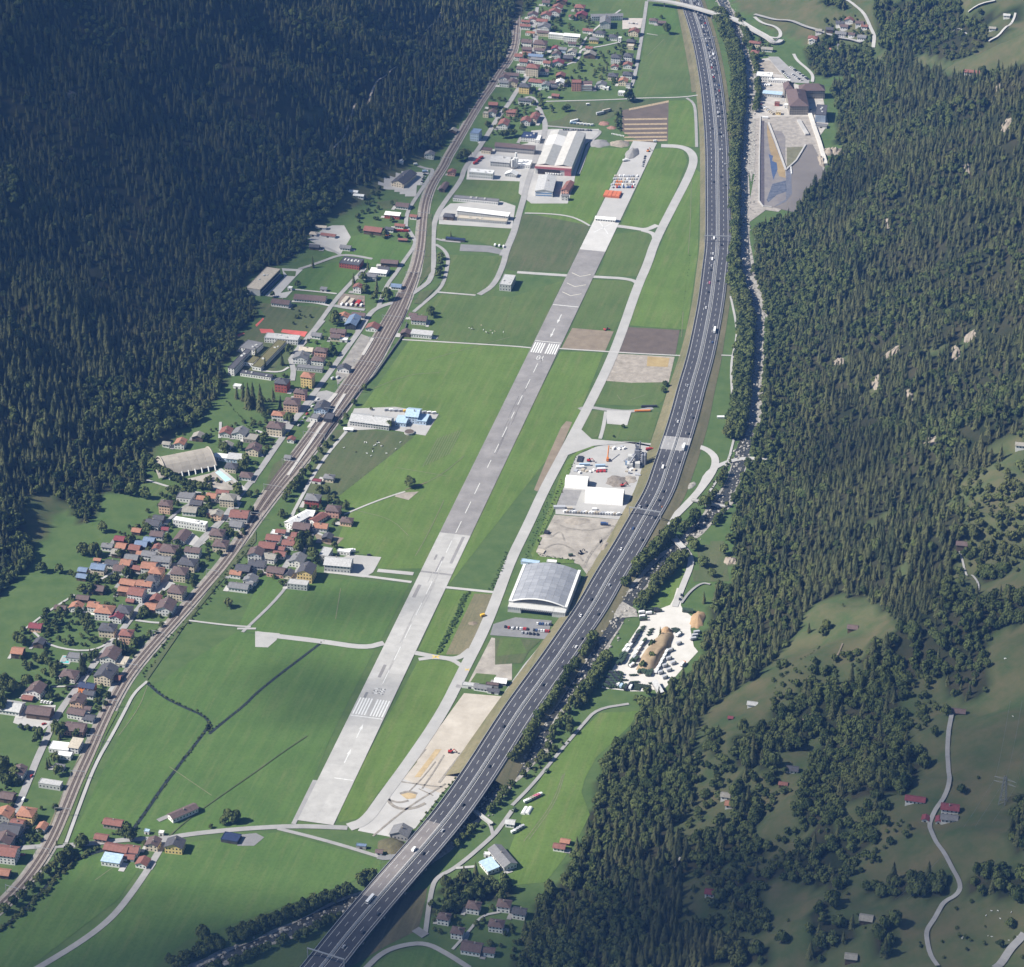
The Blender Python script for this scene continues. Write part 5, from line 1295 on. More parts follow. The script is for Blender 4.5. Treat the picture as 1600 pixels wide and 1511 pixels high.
1085,352 58,8,5 flat g w ;very long depot with red doors;depot
850,490 12,9,5 hip k t ;dark roof at the depot end
1150,470 66,9,6 shed w P ;white upper roof of the double factory;factory
1140,525 62,8,4 flat c P ;beige lower roof of the double factory;factory
905,697 24,4,3 flat n k ;dark carport on the green;carport
15,275 10,5,4 gc w w ;white roof at the wood edge
60,310 12,5,4 gc w w ;second white roof at the wood edge
1360,1075 13,26,8 flat p P ;modern concrete block by the taxiway;office;12
430,20 5,3,3 flat w w ;small white van body at the forest edge;trailer
@B ;beside the forest road
1025,912 11,9,6 gv g w ;alone at the level crossing
340,1378 8,7,3 hip c w ;domed tent of the gravel camp;tent
428,1388 17,6,3 gc r w ;long rusty roof in the gravel camp;shed
385,1340 12,5,3 gc c w ;upper tent of the gravel camp;tent
530,1460 12,8,4 gc g w ;grey roof above the green field
"""
KIND = None
code = place = ''
NH = 0; NAMED = []
for ln in HOUSES.strip().split('\n'):
    if ln[0] == '@':
        h_, place = ln[1:].split(' ;'); code = h_.strip(); continue
    f = ln.split(';'); p = f[0].split()
    phrase = f[1].strip()
    if phrase == 'none': continue
    x, y = map(float, p[0].split(',')); a, b, h = map(float, p[1].split(','))
    nm = f[2].strip() if len(f) > 2 and f[2].strip() else None
    rot = float(f[3]) if len(f) > 3 else None
    rt, rc, wc = p[2:5]
    u, v = px(code, x, y)
    kind = (nm or ('barn' if wc == 't' else 'house')).replace('_', ' ')
    wd = {'t': 'timber'}.get(wc, WC[wc][0])
    lab = f"{wd} {kind} with {RC[rc][0]} roof, {phrase}"
    if len(lab.split())+len(place.split()) <= 16: lab += ' '+place
    if len(lab.split()) > 16: lab = f"{wd} {kind} {phrase} {place}"
    if len(lab.split()) > 16: print('LONG', lab)
    kk = .84 if code == 'Q' else 1.18 if code in ('Z1', 'Z2') and a < 20 else 1.06 if a < 20 else 1.0
    o = house(u, v, a*kk, b*kk, h*(1.1 if kk > 1.1 else 1), rt, rc, wc, lab, rot, nm, kind); NAMED.append((o.location.x, o.location.y, f"{RC[rc][0]} roofed {kind} {phrase}"))
    NH += 1
for l_, n_ in LABELS.items():
    if n_ > 1: print('DUP', l_, n_)

# ------------------------------------------------------------------ the large buildings, each from its roof corners
def quad(code, FL, FR, BR, BL, z):
    P_ = [Vector(flat(*px(code, *q), z)) for q in (FL, FR, BR, BL)]
    c = sum(P_, Vector((0, 0)))/4; dx = ((P_[1]-P_[0])+(P_[2]-P_[3]))/2; dy = ((P_[3]-P_[0])+(P_[2]-P_[1]))/2
    b = abs(dy.dot(Vector((-dx.y, dx.x)).normalized())) if dx.length > dy.length else dy.length
    a = dx.length if dx.length > dy.length else abs(dx.dot(Vector((dy.y, -dy.x)).normalized()))
    az = -math.atan2(dx.y, dx.x) if dx.length > dy.length else math.atan2(dy.x, dy.y)
    return c.x, c.y, a, b, az
def qhouse(code, FL, FR, BR, BL, h, rt, rc, wc, label, nm, cat=None, rise=None, win=True):
    x, y, a, b, az = quad(code, FL, FR, BR, BL, h)
    return house(0, 0, a, b, h, rt, rc, wc, label, math.degrees(az), nm, cat or nm.replace('_', ' '), win, rise, (x, y, 0 if zat(x, y) < 1.5 else zat(x, y)-1)), a, b
def root_at(name, label, cat, x, y, az, z=0, r=10):
    o = empty(name, (x, y, z), -az); tag(o, label_ok(label), cat); FOOT.append((x, y, r)); return o
def part(name, m, parent, fn, kind=None, smooth=False):
    B_ = MB(); fn(B_); return B_.build(name, m, parent, kind, smooth)

# 1 the factory hall with the double gable and red front
x, y, a, b, az = quad('Z4', (25, 980), (495, 1000), (625, 570), (250, 560), 11)
g = root_at('factory_hall', 'huge grey double gabled hall with a red front fascia on the industrial estate', 'factory', x, y, az, 0, 50)
part('wall', wmat('P'), g, lambda B_: B_.box(0, 0, -.5, a, b, 10.2))
slope_shade = [mat(f'corrugated_{i}', c, .6, var=.1, scale=.2) for i, c in enumerate([(.46,.45,.42), (.33,.33,.315), (.50,.485,.45), (.36,.36,.345)])]  # sun and shade put into the sheet colour: sunward slopes lighter, lee slopes darker
bay = a/4; NP = 7; ln = (b-6)/NP
for i in range(4):
    za, zb = (10, 12.6) if i % 2 == 0 else (12.6, 10)
    for j in range(NP):
        xa, xb = -a/2+i*bay+.08, -a/2+(i+1)*bay-.08; ya, yb = -b/2+6+j*ln+.06, -b/2+6+(j+1)*ln-.06
        m_ = mat('corrugated_white', (.66,.65,.62), .6, var=.06) if i in (0, 1) and j in (4, 5) and not (i == 1 and j == 5 and False) else slope_shade[i]
        part('roof_panel', m_, g, lambda B_: B_.add([(xa,ya,za), (xb,ya,zb), (xb,yb,zb), (xa,yb,za), (xa,ya,za-.3), (xb,ya,zb-.3), (xb,yb,zb-.3), (xa,yb,za-.3)], [(0,1,2,3), (7,6,5,4), (0,4,5,1), (1,5,6,2), (2,6,7,3), (3,7,4,0)]))
part('front_canopy', mat('canopy_pink', (.48,.40,.36), .8, var=.1), g, lambda B_: B_.box(0, -b/2+2.6, 9.8, a+1, 6.4, .8))
part('fascia', mat('fascia_red', (.42,.13,.14), .7, var=.08), g, lambda B_: B_.box(0, -b/2-.75, 7.8, a+1.2, .4, 3))
part('fascia', mat('fascia_red', (.42,.13,.14)), g, lambda B_: B_.box(a*.41, -b/2-.3, 0, a*.18, .8, 7.8))
part('opening_shade', mat('door_dark', (.03,.03,.035), .9), g, lambda B_: B_.box(-a*.12, -b/2-.2, 0, a*.62, .7, 6.6))  # solid box painted near-black for the shade inside the loading opening
# 2 striped hall
x, y, a, b, az = quad('Z4', (35, 1280), (262, 1280), (290, 1095), (100, 1090), 8)
g, a, b = qhouse('Z4', (35, 1275), (262, 1275), (290, 1098), (100, 1095), 8, 'gv', 'p', 'w', 'pale gabled hall with blue and white striped front near the red fascia hall', 'striped_hall', 'workshop', 2.4, False)
for z_ in (1.6, 4.6): part('stripe', mat('stripe_blue', (.10,.22,.42), .6), g, lambda B_: B_.box(0, -b/2-.02, z_, a*.92, .2, 1.2))
part('side_cladding', mat('clad_navy', (.05,.07,.13), .6), g, lambda B_: B_.box(a/2+.03, 0, .5, .2, b*.95, 7))
# 3 vaulted hall with the pale concrete roof
A0, B0 = Vector(flat(*px('Y2', 310, 628), 4)), Vector(flat(*px('Y2', 895, 512), 4)); d = B0-A0; Lh = d.length; az = -math.atan2(d.y, d.x); nn = Vector((-d.y, d.x)).normalized(); Wd = 39.0
c = A0+d/2+nn*Wd/2
g = root_at('vaulted_hall', 'large vaulted concrete ice hall with buttressed open front beside the dirt yard', 'hall', c.x, c.y, az, 0, 36)
VM = [mat(f'vault_concrete_{i}', tuple(q*k for q in (.330,.300,.255)), .9, var=.13, scale=.15, detail=6) for i, k in enumerate((1, .94, 1.06))]
arc = lambda t: 4+9.5*(1-(2*t-1)**2)
for i in range(6):
    for j in range(8):
        xa, xb = -Lh/2+Lh*i/6+.06, -Lh/2+Lh*(i+1)/6-.06; t0, t1 = j/8, (j+1)/8
        q_ = [(xa, -Wd/2+Wd*t0, arc(t0)), (xb, -Wd/2+Wd*t0, arc(t0)), (xb, -Wd/2+Wd*t1, arc(t1)), (xa, -Wd/2+Wd*t1, arc(t1))]
        part('roof_panel', VM[random.randrange(3)], g, lambda B_: B_.add(q_+[(p0, p1, p2-.5) for p0, p1, p2 in q_], [(0,1,2,3), (7,6,5,4), (0,4,5,1), (1,5,6,2), (2,6,7,3), (3,7,4,0)]))
for xe in (-Lh/2, Lh/2):
    part('end_rib', VM[1], g, lambda B_: [B_.bar((xe, -Wd/2+Wd*j/16, arc(j/16)+.2), (xe, -Wd/2+Wd*(j+1)/16, arc((j+1)/16)+.2), .7) for j in range(16)])
low = lambda t: 3+8*(1-(2*t-1)**2)
part('end_annex', VM[2], g, lambda B_: [B_.add([(-Lh/2-9, -Wd/2+Wd*(j/10), low(j/10)*.8), (-Lh/2, -Wd/2+Wd*(j/10), low(j/10)), (-Lh/2, -Wd/2+Wd*((j+1)/10), low((j+1)/10)), (-Lh/2-9, -Wd/2+Wd*((j+1)/10), low((j+1)/10)*.8)], [(0,1,2,3)]) for j in range(10)])
part('interior_wall', mat('hall_dark', (.05,.045,.04), .95), g, lambda B_: B_.box(0, -Wd/2+4, 0, Lh-1, .5, 7))
for i in range(8): part('buttress', FRAME_W, g, lambda B_: B_.bar((-Lh/2+2+i*(Lh-4)/7, -Wd/2-2.2, 0), (-Lh/2+2+i*(Lh-4)/7, -Wd/2+.4, 5.2), .55))
# 4 airport hangar
x, y, a, b, az = quad('K', (2, 718), (306, 742), (394, 532), (78, 500), 8)
g = root_at('aircraft_hangar', 'modern aircraft hangar with grey panelled arched roof beside the motorway', 'hangar', x, y, az, 0, 45)
part('wall', wmat('P'), g, lambda B_: B_.box(0, 0, -.5, a+6, b, 8))
part('side_parapet', FRAME_W, g, lambda B_: [B_.box(s*(a/2+1.6), 0, 7.5, 2.6, b+1, .8) for s in (-1, 1)])
HM = [mat(f'hangar_panel_{i}', c_, .5, var=.08, scale=.2, metal=.1) for i, c_ in enumerate([(.31,.32,.34), (.34,.35,.37), (.29,.30,.32)])]
ar = lambda t: 8.0+5.2*(1-(2*t-1)**2)
for i in range(8):
    for j in range(11):
        t0, t1 = i/8, (i+1)/8; x0, x1 = -a/2+a*t0+.06, -a/2+a*t1-.06; y0, y1 = -b/2+b*j/11+.08, -b/2+b*(j+1)/11-.08
        q_ = [(x0,y0,ar(t0)), (x1,y0,ar(t1)), (x1,y1,ar(t1)), (x0,y1,ar(t0))]
        part('roof_panel', HM[random.randrange(3)], g, lambda B_: B_.add(q_+[(p0, p1, p2-.3) for p0, p1, p2 in q_], [(0,1,2,3), (7,6,5,4), (0,4,5,1), (1,5,6,2), (2,6,7,3), (3,7,4,0)]))
part('gable_glazing', GLASS, g, lambda B_: B_.add([(-a/2+a*k/16, -b/2-.1, ar(k/16)-.5) for k in range(17)]+[(a/2, -b/2-.1, 7.6), (-a/2, -b/2-.1, 7.6)], [tuple(range(18, -1, -1))]))
part('gable_rim', FRAME_W, g, lambda B_: [B_.bar((-a/2+a*k/16, -b/2-.4, ar(k/16)), (-a/2+a*(k+1)/16, -b/2-.4, ar((k+1)/16)), .55) for k in range(16)])
part('front_block', wmat('P'), g, lambda B_: (B_.box(-a*.42, -b/2-4, -.3, a*.25, 8, 6.3), B_.box(a*.42, -b/2-4, -.3, a*.25, 8, 6.3), B_.box(0, -b/2-4, 4.6, a*.62, 8, 1.6)))
part('hangar_door', mat('door_glass_dark', (.03,.035,.045), .3), g, lambda B_: B_.box(0, -b/2-3, 0, a*.6, .4, 4.6))
part('facade_fins', mat('fins_dark', (.22,.22,.23), .7), g, lambda B_: [B_.box(-a/2-2+(a+4)*k/28, -b/2-8.1, 3.4, .35, .25, 2.7) for k in range(29)], 'stuff')
# 5 power station
for (c_, xx, yy, aa, bb, hh, lab) in [('Z5', 722, 725, 25, 58, 13, 'long stone power station hall with a steep brown hipped roof'), ('Z5', 895, 605, 34, 18, 12, 'stone rear wing of the power station with arched openings and brown roof'), ('Z5', 622, 590, 13, 24, 12, 'shaded left rear wing of the brown roofed power station')]:
    house(*px(c_, xx, yy), aa, bb, hh, 'hip', 'b', 's', lab, 0, 'power_station', 'power station', True, 7)
gq, ga, gb = qhouse('Z5', (945, 905), (1050, 905), (1090, 790), (945, 785), 11, 'flat', 'k', 'P', 'modern white block with gridded glass front beside the rock face', 'turbine_house', 'power station', None, False)
for i in range(5):
    for j in range(3): part('glass_panel', mat('pale_glass', (.35,.42,.52), .2, var=.15, spec=.6), gq, lambda B_: B_.box(-ga/2+ga*(i+.5)/5, -gb/2-.08, .6+j*3.4, ga/5-.35, .2, 3.0))
# 6 school at the far village, salmon flats
house(*px('Z2', 485, 262), 46, 9, 7, 'gc', 'g', 'w', 'long white cross wing of the far school with grey roof', -4, 'school', 'school')
house(*px('Z2', 462, 345), 15, 24, 9, 'gv', 'g', 'w', 'white gabled main building of the far school with grey roof', 4, 'school', 'school')
house(*px('Z1', 1215, 1345), 13, 12, 12, 'flat', 'S' if False else 'r', 'S', 'salmon apartment tower half of the flat roofed block in the far village', 0, 'apartment_building', 'apartment building')
g = house(*px('Z1', 1372, 1352), 16, 10, 10, 'flat', 'b', 'S', 'balconied salmon half of the flat roofed block in the far village', 0, 'apartment_building', 'apartment building', False)
for k in range(4): part('balcony', FRAME_W, g, lambda B_: B_.box(0, -5.9, .8+k*2.4, 15, 1.7, .9))
# 7 sports arena, school by the sports ground
g, a, b = qhouse('Z7', (92, 545), (290, 535), (530, 292), (335, 303), 8, 'flat', 'c', 'P', 'long white roofed arena with a dark glazed flank at the forest edge', 'arena', 'hall', None, False)
part('glazed_flank', GLASS, g, lambda B_: B_.box(a/2+.1, 0, 4.2, .3, b*.96, 3.2)); part('lower_flank', mat('clad_navy', (.05,.07,.13)), g, lambda B_: B_.box(a/2+1.5, 0, 0, 3, b*.9, 3.0))
qhouse('Y6', (122, 565), (192, 578), (398, 360), (330, 345), 9, 'flat', 'k', 'w', 'tall dark roofed slab of the school nearest the forest', 'school_building', 'school')
qhouse('Y6', (255, 335), (440, 352), (560, 262), (335, 248), 6, 'flat', 'g', 'w', 'grey flat roofed rear part of the school near the red track', 'school_building', 'school')
qhouse('Y6', (408, 548), (512, 560), (812, 252), (702, 240), 5, 'flat', 'G', 'w', 'long turf roofed wing of the school', 'school_building', 'school')
qhouse('Y6', (310, 495), (420, 508), (495, 442), (378, 425), 5, 'flat', 'G', 'w', 'short turf roofed wing joining the dark slab of the school', 'school_building', 'school')
qhouse('Y6', (540, 210), (940, 245), (982, 185), (592, 155), 6, 'flat', 'p', 'w', 'long pale sports hall in front of the red court', 'school_building', 'school')
qhouse('Y6', (268, 625), (630, 680), (655, 645), (292, 592), 4, 'flat', 'k', 'w', 'low dark flat roofed row below the school slab', 'school_building', 'school')
qhouse('Y2', (365, 1150), (748, 1212), (802, 1182), (420, 1112), 8, 'flat', 'w', 'w', 'long bright white school with tall windows in the left village', 'school_building', 'school')
qhouse('Z7', (1215, 235), (1452, 268), (1490, 190), (1262, 160), 6, 'flat', 'k', 'r', 'red walled barn with five white skylights beside the pitch', 'barn')
for o in [q for q in bpy.data.objects if q.get('label') == 'red walled barn with five white skylights beside the pitch']:
    for k in range(5): part('skylight', FRAME_W, o, lambda B_: B_.box(-9+k*4.2, 2, 6.32, 1.3, 5, .25))
# depot details, fire doors
for o in [q for q in bpy.data.objects if q.get('label', '').startswith('grey depot')]:
    for k in range(5): part('garage_door', mat('door_red', (.42,.07,.06), .7), o, lambda B_: B_.box(-8+k*7.5, -4.1, 0, 4, .25, 3.8))
    for k in range(6): part('roof_rib', FRAME_W, o, lambda B_: B_.box(-24+k*9.5, 0, 5.35, .7, 8, .5))
# white tents at the concrete plant
def vault_tent(code, FL, FR, b, h, label):
    A0, B0 = Vector(flat(*px(code, *FL))), Vector(flat(*px(code, *FR))); d = B0-A0; L = d.length; az = -math.atan2(d.y, d.x); c = A0+d/2+Vector((-d.y, d.x)).normalized()*b/2
    g = root_at('storage_tent', label, 'tent', c.x, c.y, az, 0, L/2)
    f = lambda t: h*min(1, 1.25*math.sin(math.pi*t)**.75)
    n = max(3, int(L/5))
    for i in range(n):
        xa, xb = -L/2+L*i/n+.05, -L/2+L*(i+1)/n-.05
        part('canvas_bay', mat('tent_white', (.80,.79,.76), .6, var=.03), g, lambda B_: [B_.add([(xa, -b/2+b*j/12, f(j/12)), (xb, -b/2+b*j/12, f(j/12)), (xb, -b/2+b*(j+1)/12, f((j+1)/12)), (xa, -b/2+b*(j+1)/12, f((j+1)/12))], [(0,1,2,3)]) for j in range(12)])
    for s in (-1, 1): part('end_wall', mat('tent_end', (.60,.60,.58), .7), g, lambda B_: B_.add([(s*(L/2-.1), -b/2+b*j/12, f(j/12)) for j in range(13)], [tuple(range(13))[::s]]))
    part('doorway', mat('door_dark', (.03,.03,.035)), g, lambda B_: B_.box(L/2+.05, 0, 0, .2, b*.3, h*.6))
vault_tent('Y7', (165, 622), (432, 645), 18, 8.5, 'smaller bright white storage tent behind the larger one')
vault_tent('Y7', (402, 805), (852, 835), 24, 10, 'largest bright white storage tent in the concrete yard')
# asphalt plant
x, y = flat(*px('Y7', 1020, 350)); g = root_at('asphalt_plant', 'tall dark grey asphalt plant with silos and conveyors in the concrete yard', 'plant', x, y, .1, 0, 14)
PG = mat('plant_grey', (.20,.21,.24), .6, var=.25, scale=.4); PL = mat('plant_light', (.50,.50,.48), .7, var=.15); PB = mat('plant_blue', (.16,.24,.36), .6, var=.15)
part('tower', PG, g, lambda B_: (B_.box(0, 2, 0, 5.5, 6, 17), B_.box(0, 3, 17, 3.5, 4, 4), B_.box(-1.5, 2, 21, 1.4, 1.4, 3)))
for k in range(4): part('silo', PG, g, lambda B_: (B_.cyl(6+2.6*(k % 2), -1+4*(k//2), 0, 1.6, 13, 10), B_.cyl(6+2.6*(k % 2), -1+4*(k//2), 13, 1.6, 1.2, 10, 0, .4)))
part('conveyor', PG, g, lambda B_: (B_.bar((-10, -9, 1), (0, 1, 15), .7), B_.bar((-14, 5, 1), (-2, 3, 12), .6)))
part('mixer_house', PL, g, lambda B_: (B_.box(-7, 4, 0, 5, 6, 9), B_.box(-7, -5, 0, 6, 7, 5)))
part('control_cabin', PB, g, lambda B_: B_.box(-9, -1, 0, 6, 3.5, 4)); part('filter_house', PL, g, lambda B_: B_.box(1, -5, 0, 5, 6, 6))
part('stair_tower', PG, g, lambda B_: [B_.box(3.6, 5.5, k*2.2, 2.2, 2.2, .3) for k in range(8)]); part('chimney', PG, g, lambda B_: B_.cyl(2.5, 8, 0, .7, 24, 8))
for k, (c_, xx, yy, hh, r_) in enumerate([('Z3', 1010, 1350, 13, 1.5), ('Z3', 1048, 1345, 15, 1.6), ('Z3', 1080, 1345, 15, 1.6), ('Z3', 1070, 1310, 19, 1.5)]):
    x, y = flat(*px(c_, xx, yy)); g = root_at('silo', ['leftmost of the white cement silos', 'second white cement silo from the left', 'rightmost of the front white cement silos', 'tallest white cement silo, at the back'][k]+' beside the pale factory hall', 'silo', x, y, 0, 0, 2)
    part('cylinder', FRAME_W, g, lambda B_: B_.cyl(0, 0, 3, r_, hh-3, 12)); part('cone', PL, g, lambda B_: B_.cyl(0, 0, .8, .4, 2.3, 12, 0, r_))
    for q_ in range(4): part('leg', PG, g, lambda B_: B_.box(r_*.7*(1 if q_ % 2 else -1), r_*.7*(1 if q_//2 else -1), 0, .3, .3, 3.2))
x, y = flat(*px('F', 905, 1046)); g = root_at('slurry_tank', 'round open slurry tank at the corner of the blue barns', 'tank', x, y, 0, 0, 6)
part('wall', CONC, g, lambda B_: B_.cyl(0, 0, 0, 5.5, 2.2, 20)); part('slurry', SOIL, g, lambda B_: B_.cyl(0, 0, 2.21, 5.0, .05, 20))
x, y, a, b, az = quad('Y3', (645, 655), (735, 665), (765, 600), (690, 585), 0); g = root_at('swimming_pool', 'turquoise garden swimming pool with a grey surround', 'pool', x, y, az, 0, 8)
part('surround', CONC, g, lambda B_: B_.box(0, 0, 0, a+3, b+3, .35)); part('water', mat('pool_water', (.09,.42,.42), .1, var=.15), g, lambda B_: B_.box(0, 0, .36, a, b, .06))

# ------------------------------------------------------------------ heaps of gravel, sand and soil
def heap(code, x, y, rx, ry, h, m, label, az=0, flat_top=0.0, name='gravel_heap'):
    X, Y, Z = ground(*px(code, x, y), h*.3); n, k = 22, 7; vs = [(0, 0, h)]; fs = []
    rr = [1+random.uniform(-.14, .14) for _ in range(n)]
    for j in range(1, k+1):
        t = j/k; z = h*(1-max(0, (t-flat_top)/(1-flat_top))**1.15)
        for i in range(n):
            an = 2*math.pi*i/n; q_ = t*(rr[i] if j > 1 else 1); vs.append((rx*q_*math.cos(an), ry*q_*math.sin(an), z*(1+random.uniform(-.06, .06)) if j < k else -.5))
    fs += [(0, 1+i, 1+(i+1) % n) for i in range(n)]
    for j in range(k-1): fs += [(1+j*n+i, 1+(j+1)*n+i, 1+(j+1)*n+(i+1) % n, 1+j*n+(i+1) % n) for i in range(n)]
    o = mesh_obj(name, vs, fs, m, None, None, None, True); o.location = (X, Y, Z); o.rotation_euler = (0, 0, -az); tag(o, label, name.replace('_', ' ')); FOOT.append((X, Y, max(rx, ry))); return o
heap('Z4', 805, 700, 15, 14, 5, GREYST, 'left grey gravel heap behind the green airfield strip'); heap('Z4', 1050, 705, 14, 12, 5, mat('heap_tan', (.27,.235,.19), .95, var=.25, scale=.3), 'tan gravel heap right of the grey one')
heap('Z4', 1195, 820, 9, 22, 6, GREYST, 'long grey chippings heap at the end of the old runway', RAZ)
heap('Y8', 1290, 350, 7.5, 17, 5, mat('heap_ochre', (.36,.24,.135), .95, var=.15, scale=.3), 'orange sand heap at the upper right of the vehicle yard', .25, name='sand_heap')
MOUND = mat('mound_earth', (.26,.19,.115), .95, col2=(.35,.27,.17), scale=.2)
heap('Y8', 785, 735, 10.5, 43, 6.0, MOUND, 'long brown earth mound with trees in the middle of the vehicle yard', .38, .55, name='earth_mound')
heap('Y8', 915, 500, 6, 8, 5.5, mat('heap_ochre', (.36,.24,.135)), 'sandy knob at the far end of the long earth mound', .3, .3, name='sand_heap')
heap('Y7', 320, 1010, 14, 8, 3, RUBBLE, 'rippled rubble heap along the top of the dirt lot', name='rubble_heap'); heap('Y7', 790, 540, 13, 14, 3, mat('heap_brown', (.20,.175,.15), .95, var=.3, scale=.4), 'dark brown spoil heap in the middle of the concrete yard', name='spoil_heap')
heap('Y7', 940, 520, 8, 9, 2, RUBBLE, 'pale rubble heap beside the brown spoil heap', name='rubble_heap'); heap('G', 830, 665, 13, 3.5, 1.5, RUBBLE, 'low heap of boulders on the rubble lot', name='rubble_heap')
heap('N', 800, 790, 15, 11, 4.5, G_BROWN, 'grassy earth mound beside the motorway viaduct', .5, .4, name='earth_mound'); heap('Y5', 690, 370, 3, 3, 2, G_MID, 'small green knoll inside the lane loop', name='earth_mound')
heap('K', 205, 330, 8, 4, 2, DIRT, 'pale dirt heap on the left of the dirt lot', name='soil_heap'); heap('K', 550, 390, 4, 12, 2.5, mat('heap_tan', (.27,.235,.19)), 'long tan spoil bank on the right of the dirt lot', .4, name='soil_heap')
heap('Z4', 860, 470, 8, 8, 3, mat('heap_brick', (.28,.16,.125), .95, var=.3), 'reddish brick rubble heap behind the factory hall', name='rubble_heap'); heap('Z4', 950, 520, 7, 6, 3, mat('heap_brick', (.28,.16,.125)), 'second reddish rubble heap near the hedge', name='rubble_heap')
heap('J', 1280, 845, 5, 4, 1.5, SOIL_L, 'small soil heap beside the taxiway scrub', name='soil_heap'); heap('K', 1060, 30, 4, 9, 1.5, BANKST, 'strip of pale boulders beside the service road', .5, name='boulder_heap')

# ------------------------------------------------------------------ pylon and its wires on the near right slope
px_, py_, pz_ = ground(*px('Q', 1385, 545), 0)
g = root_at('lattice_pylon', 'grey lattice power pylon standing in the right hillside meadow', 'pylon', px_, py_, .5, pz_, 3)
def lattice(B_):
    Hh = 26
    for sx_ in (-1, 1):
        for sy in (-1, 1): B_.bar((sx_*2.6, sy*2.6, -1), (sx_*.8, sy*.8, Hh), .16)
    for k in range(7):
        z0, z1 = k*Hh/7, (k+1)*Hh/7; w0, w1 = 2.6-1.8*k/7, 2.6-1.8*(k+1)/7
        for s in (-1, 1): B_.bar((-w0, s*w0, z0), (w1, s*w1, z1), .09); B_.bar((s*w0, -w0, z0), (s*w1, w1, z1), .09)
PYL = mat('pylon_steel', (.20,.21,.22), .6, var=.1); part('tower', PYL, g, lattice); 
for z_ in (19, 23): part('crossarm', PYL, g, lambda B_: (B_.bar((-9, 0, z_), (9, 0, z_), .12), B_.bar((-9, 0, z_), (0, 0, z_+1.6), .1), B_.bar((9, 0, z_), (0, 0, z_+1.6), .1)))
WIRE = mat('wire', (.16,.17,.18), .5, var=.05)
for k, (off, zz) in enumerate([(-9, 19), (0, 23), (9, 19)]):
    a0 = Vector((px_+off*math.cos(.5), py_-off*math.sin(.5), pz_+zz)); B_ = MB()
    for far in ((1500, -60), (820, 1110)):
        fx, fy, fz = ground(*px('Q', far[0]+k*70-70, far[1]), 24); e = Vector((fx, fy, fz+24)); pr = a0
        for j in range(1, 17):
            t = j/16; q_ = a0.lerp(e, t); q_.z -= 14*math.sin(math.pi*t); B_.bar(pr, q_, .05); pr = q_
    o = B_.build('power_line', WIRE); tag(o, ['left', 'middle', 'right'][k]+' overhead power line hanging from the hillside pylon', 'power line')

# ------------------------------------------------------------------ vegetation
def leaf_mat(name, dark, light, hue2):
    m = bpy.data.materials.new(name); m.use_nodes = True; nt = m.node_tree; b = nt.nodes['Principled BSDF']; b.inputs['Roughness'].default_value = .9; b.inputs['Specular IOR Level'].default_value = .12
    oi = nt.nodes.new('ShaderNodeObjectInfo'); ge = nt.nodes.new('ShaderNodeNewGeometry')
    n1 = nt.nodes.new('ShaderNodeTexNoise'); n1.inputs['Scale'].default_value = .012; n1.inputs['Detail'].default_value = 3; nt.links.new(ge.outputs['Position'], n1.inputs['Vector'])
    n2 = nt.nodes.new('ShaderNodeTexNoise'); n2.inputs['Scale'].default_value = .55; n2.inputs['Detail'].default_value = 2; nt.links.new(ge.outputs['Position'], n2.inputs['Vector'])
    a = nt.nodes.new('ShaderNodeMath'); a.operation = 'MULTIPLY_ADD'; nt.links.new(oi.outputs['Random'], a.inputs[0]); a.inputs[1].default_value = .75; nt.links.new(n2.outputs['Fac'], a.inputs[2])
    r = nt.nodes.new('ShaderNodeValToRGB'); r.color_ramp.elements[0].position = .38; r.color_ramp.elements[1].position = 1.22 if False else 1.0
    r.color_ramp.elements[0].color = (*dark, 1); r.color_ramp.elements[1].color = (*light, 1); nt.links.new(a.outputs[0], r.inputs['Fac'])
    r2 = nt.nodes.new('ShaderNodeValToRGB'); r2.color_ramp.elements[0].position = .55; r2.color_ramp.elements[1].position = .72; nt.links.new(n1.outputs['Fac'], r2.inputs['Fac'])
    r2.color_ramp.elements[1].color = (.6, .6, .6, 1)
    x = nt.nodes.new('ShaderNodeMix'); x.data_type = 'RGBA'; nt.links.new(r2.outputs['Color'], x.inputs[0]); nt.links.new(r.outputs['Color'], x.inputs[6]); x.inputs[7].default_value = (*hue2, 1)
    nt.links.new(x.outputs[2], b.inputs['Base Color']); return m
M_CON = leaf_mat('needles', (.020,.033,.015), (.094,.102,.042), (.112,.108,.048))
M_BRO = leaf_mat('leaves', (.030,.052,.017), (.108,.132,.044), (.125,.128,.048))
M_COP = leaf_mat('copper_leaves', (.060,.040,.030), (.110,.075,.050), (.10,.06,.04))
M_REED = leaf_mat('reeds', (.040,.080,.024), (.085,.130,.045), (.09,.12,.05))
BARK = mat('bark', (.095,.075,.058), .95, var=.3, scale=1.5)
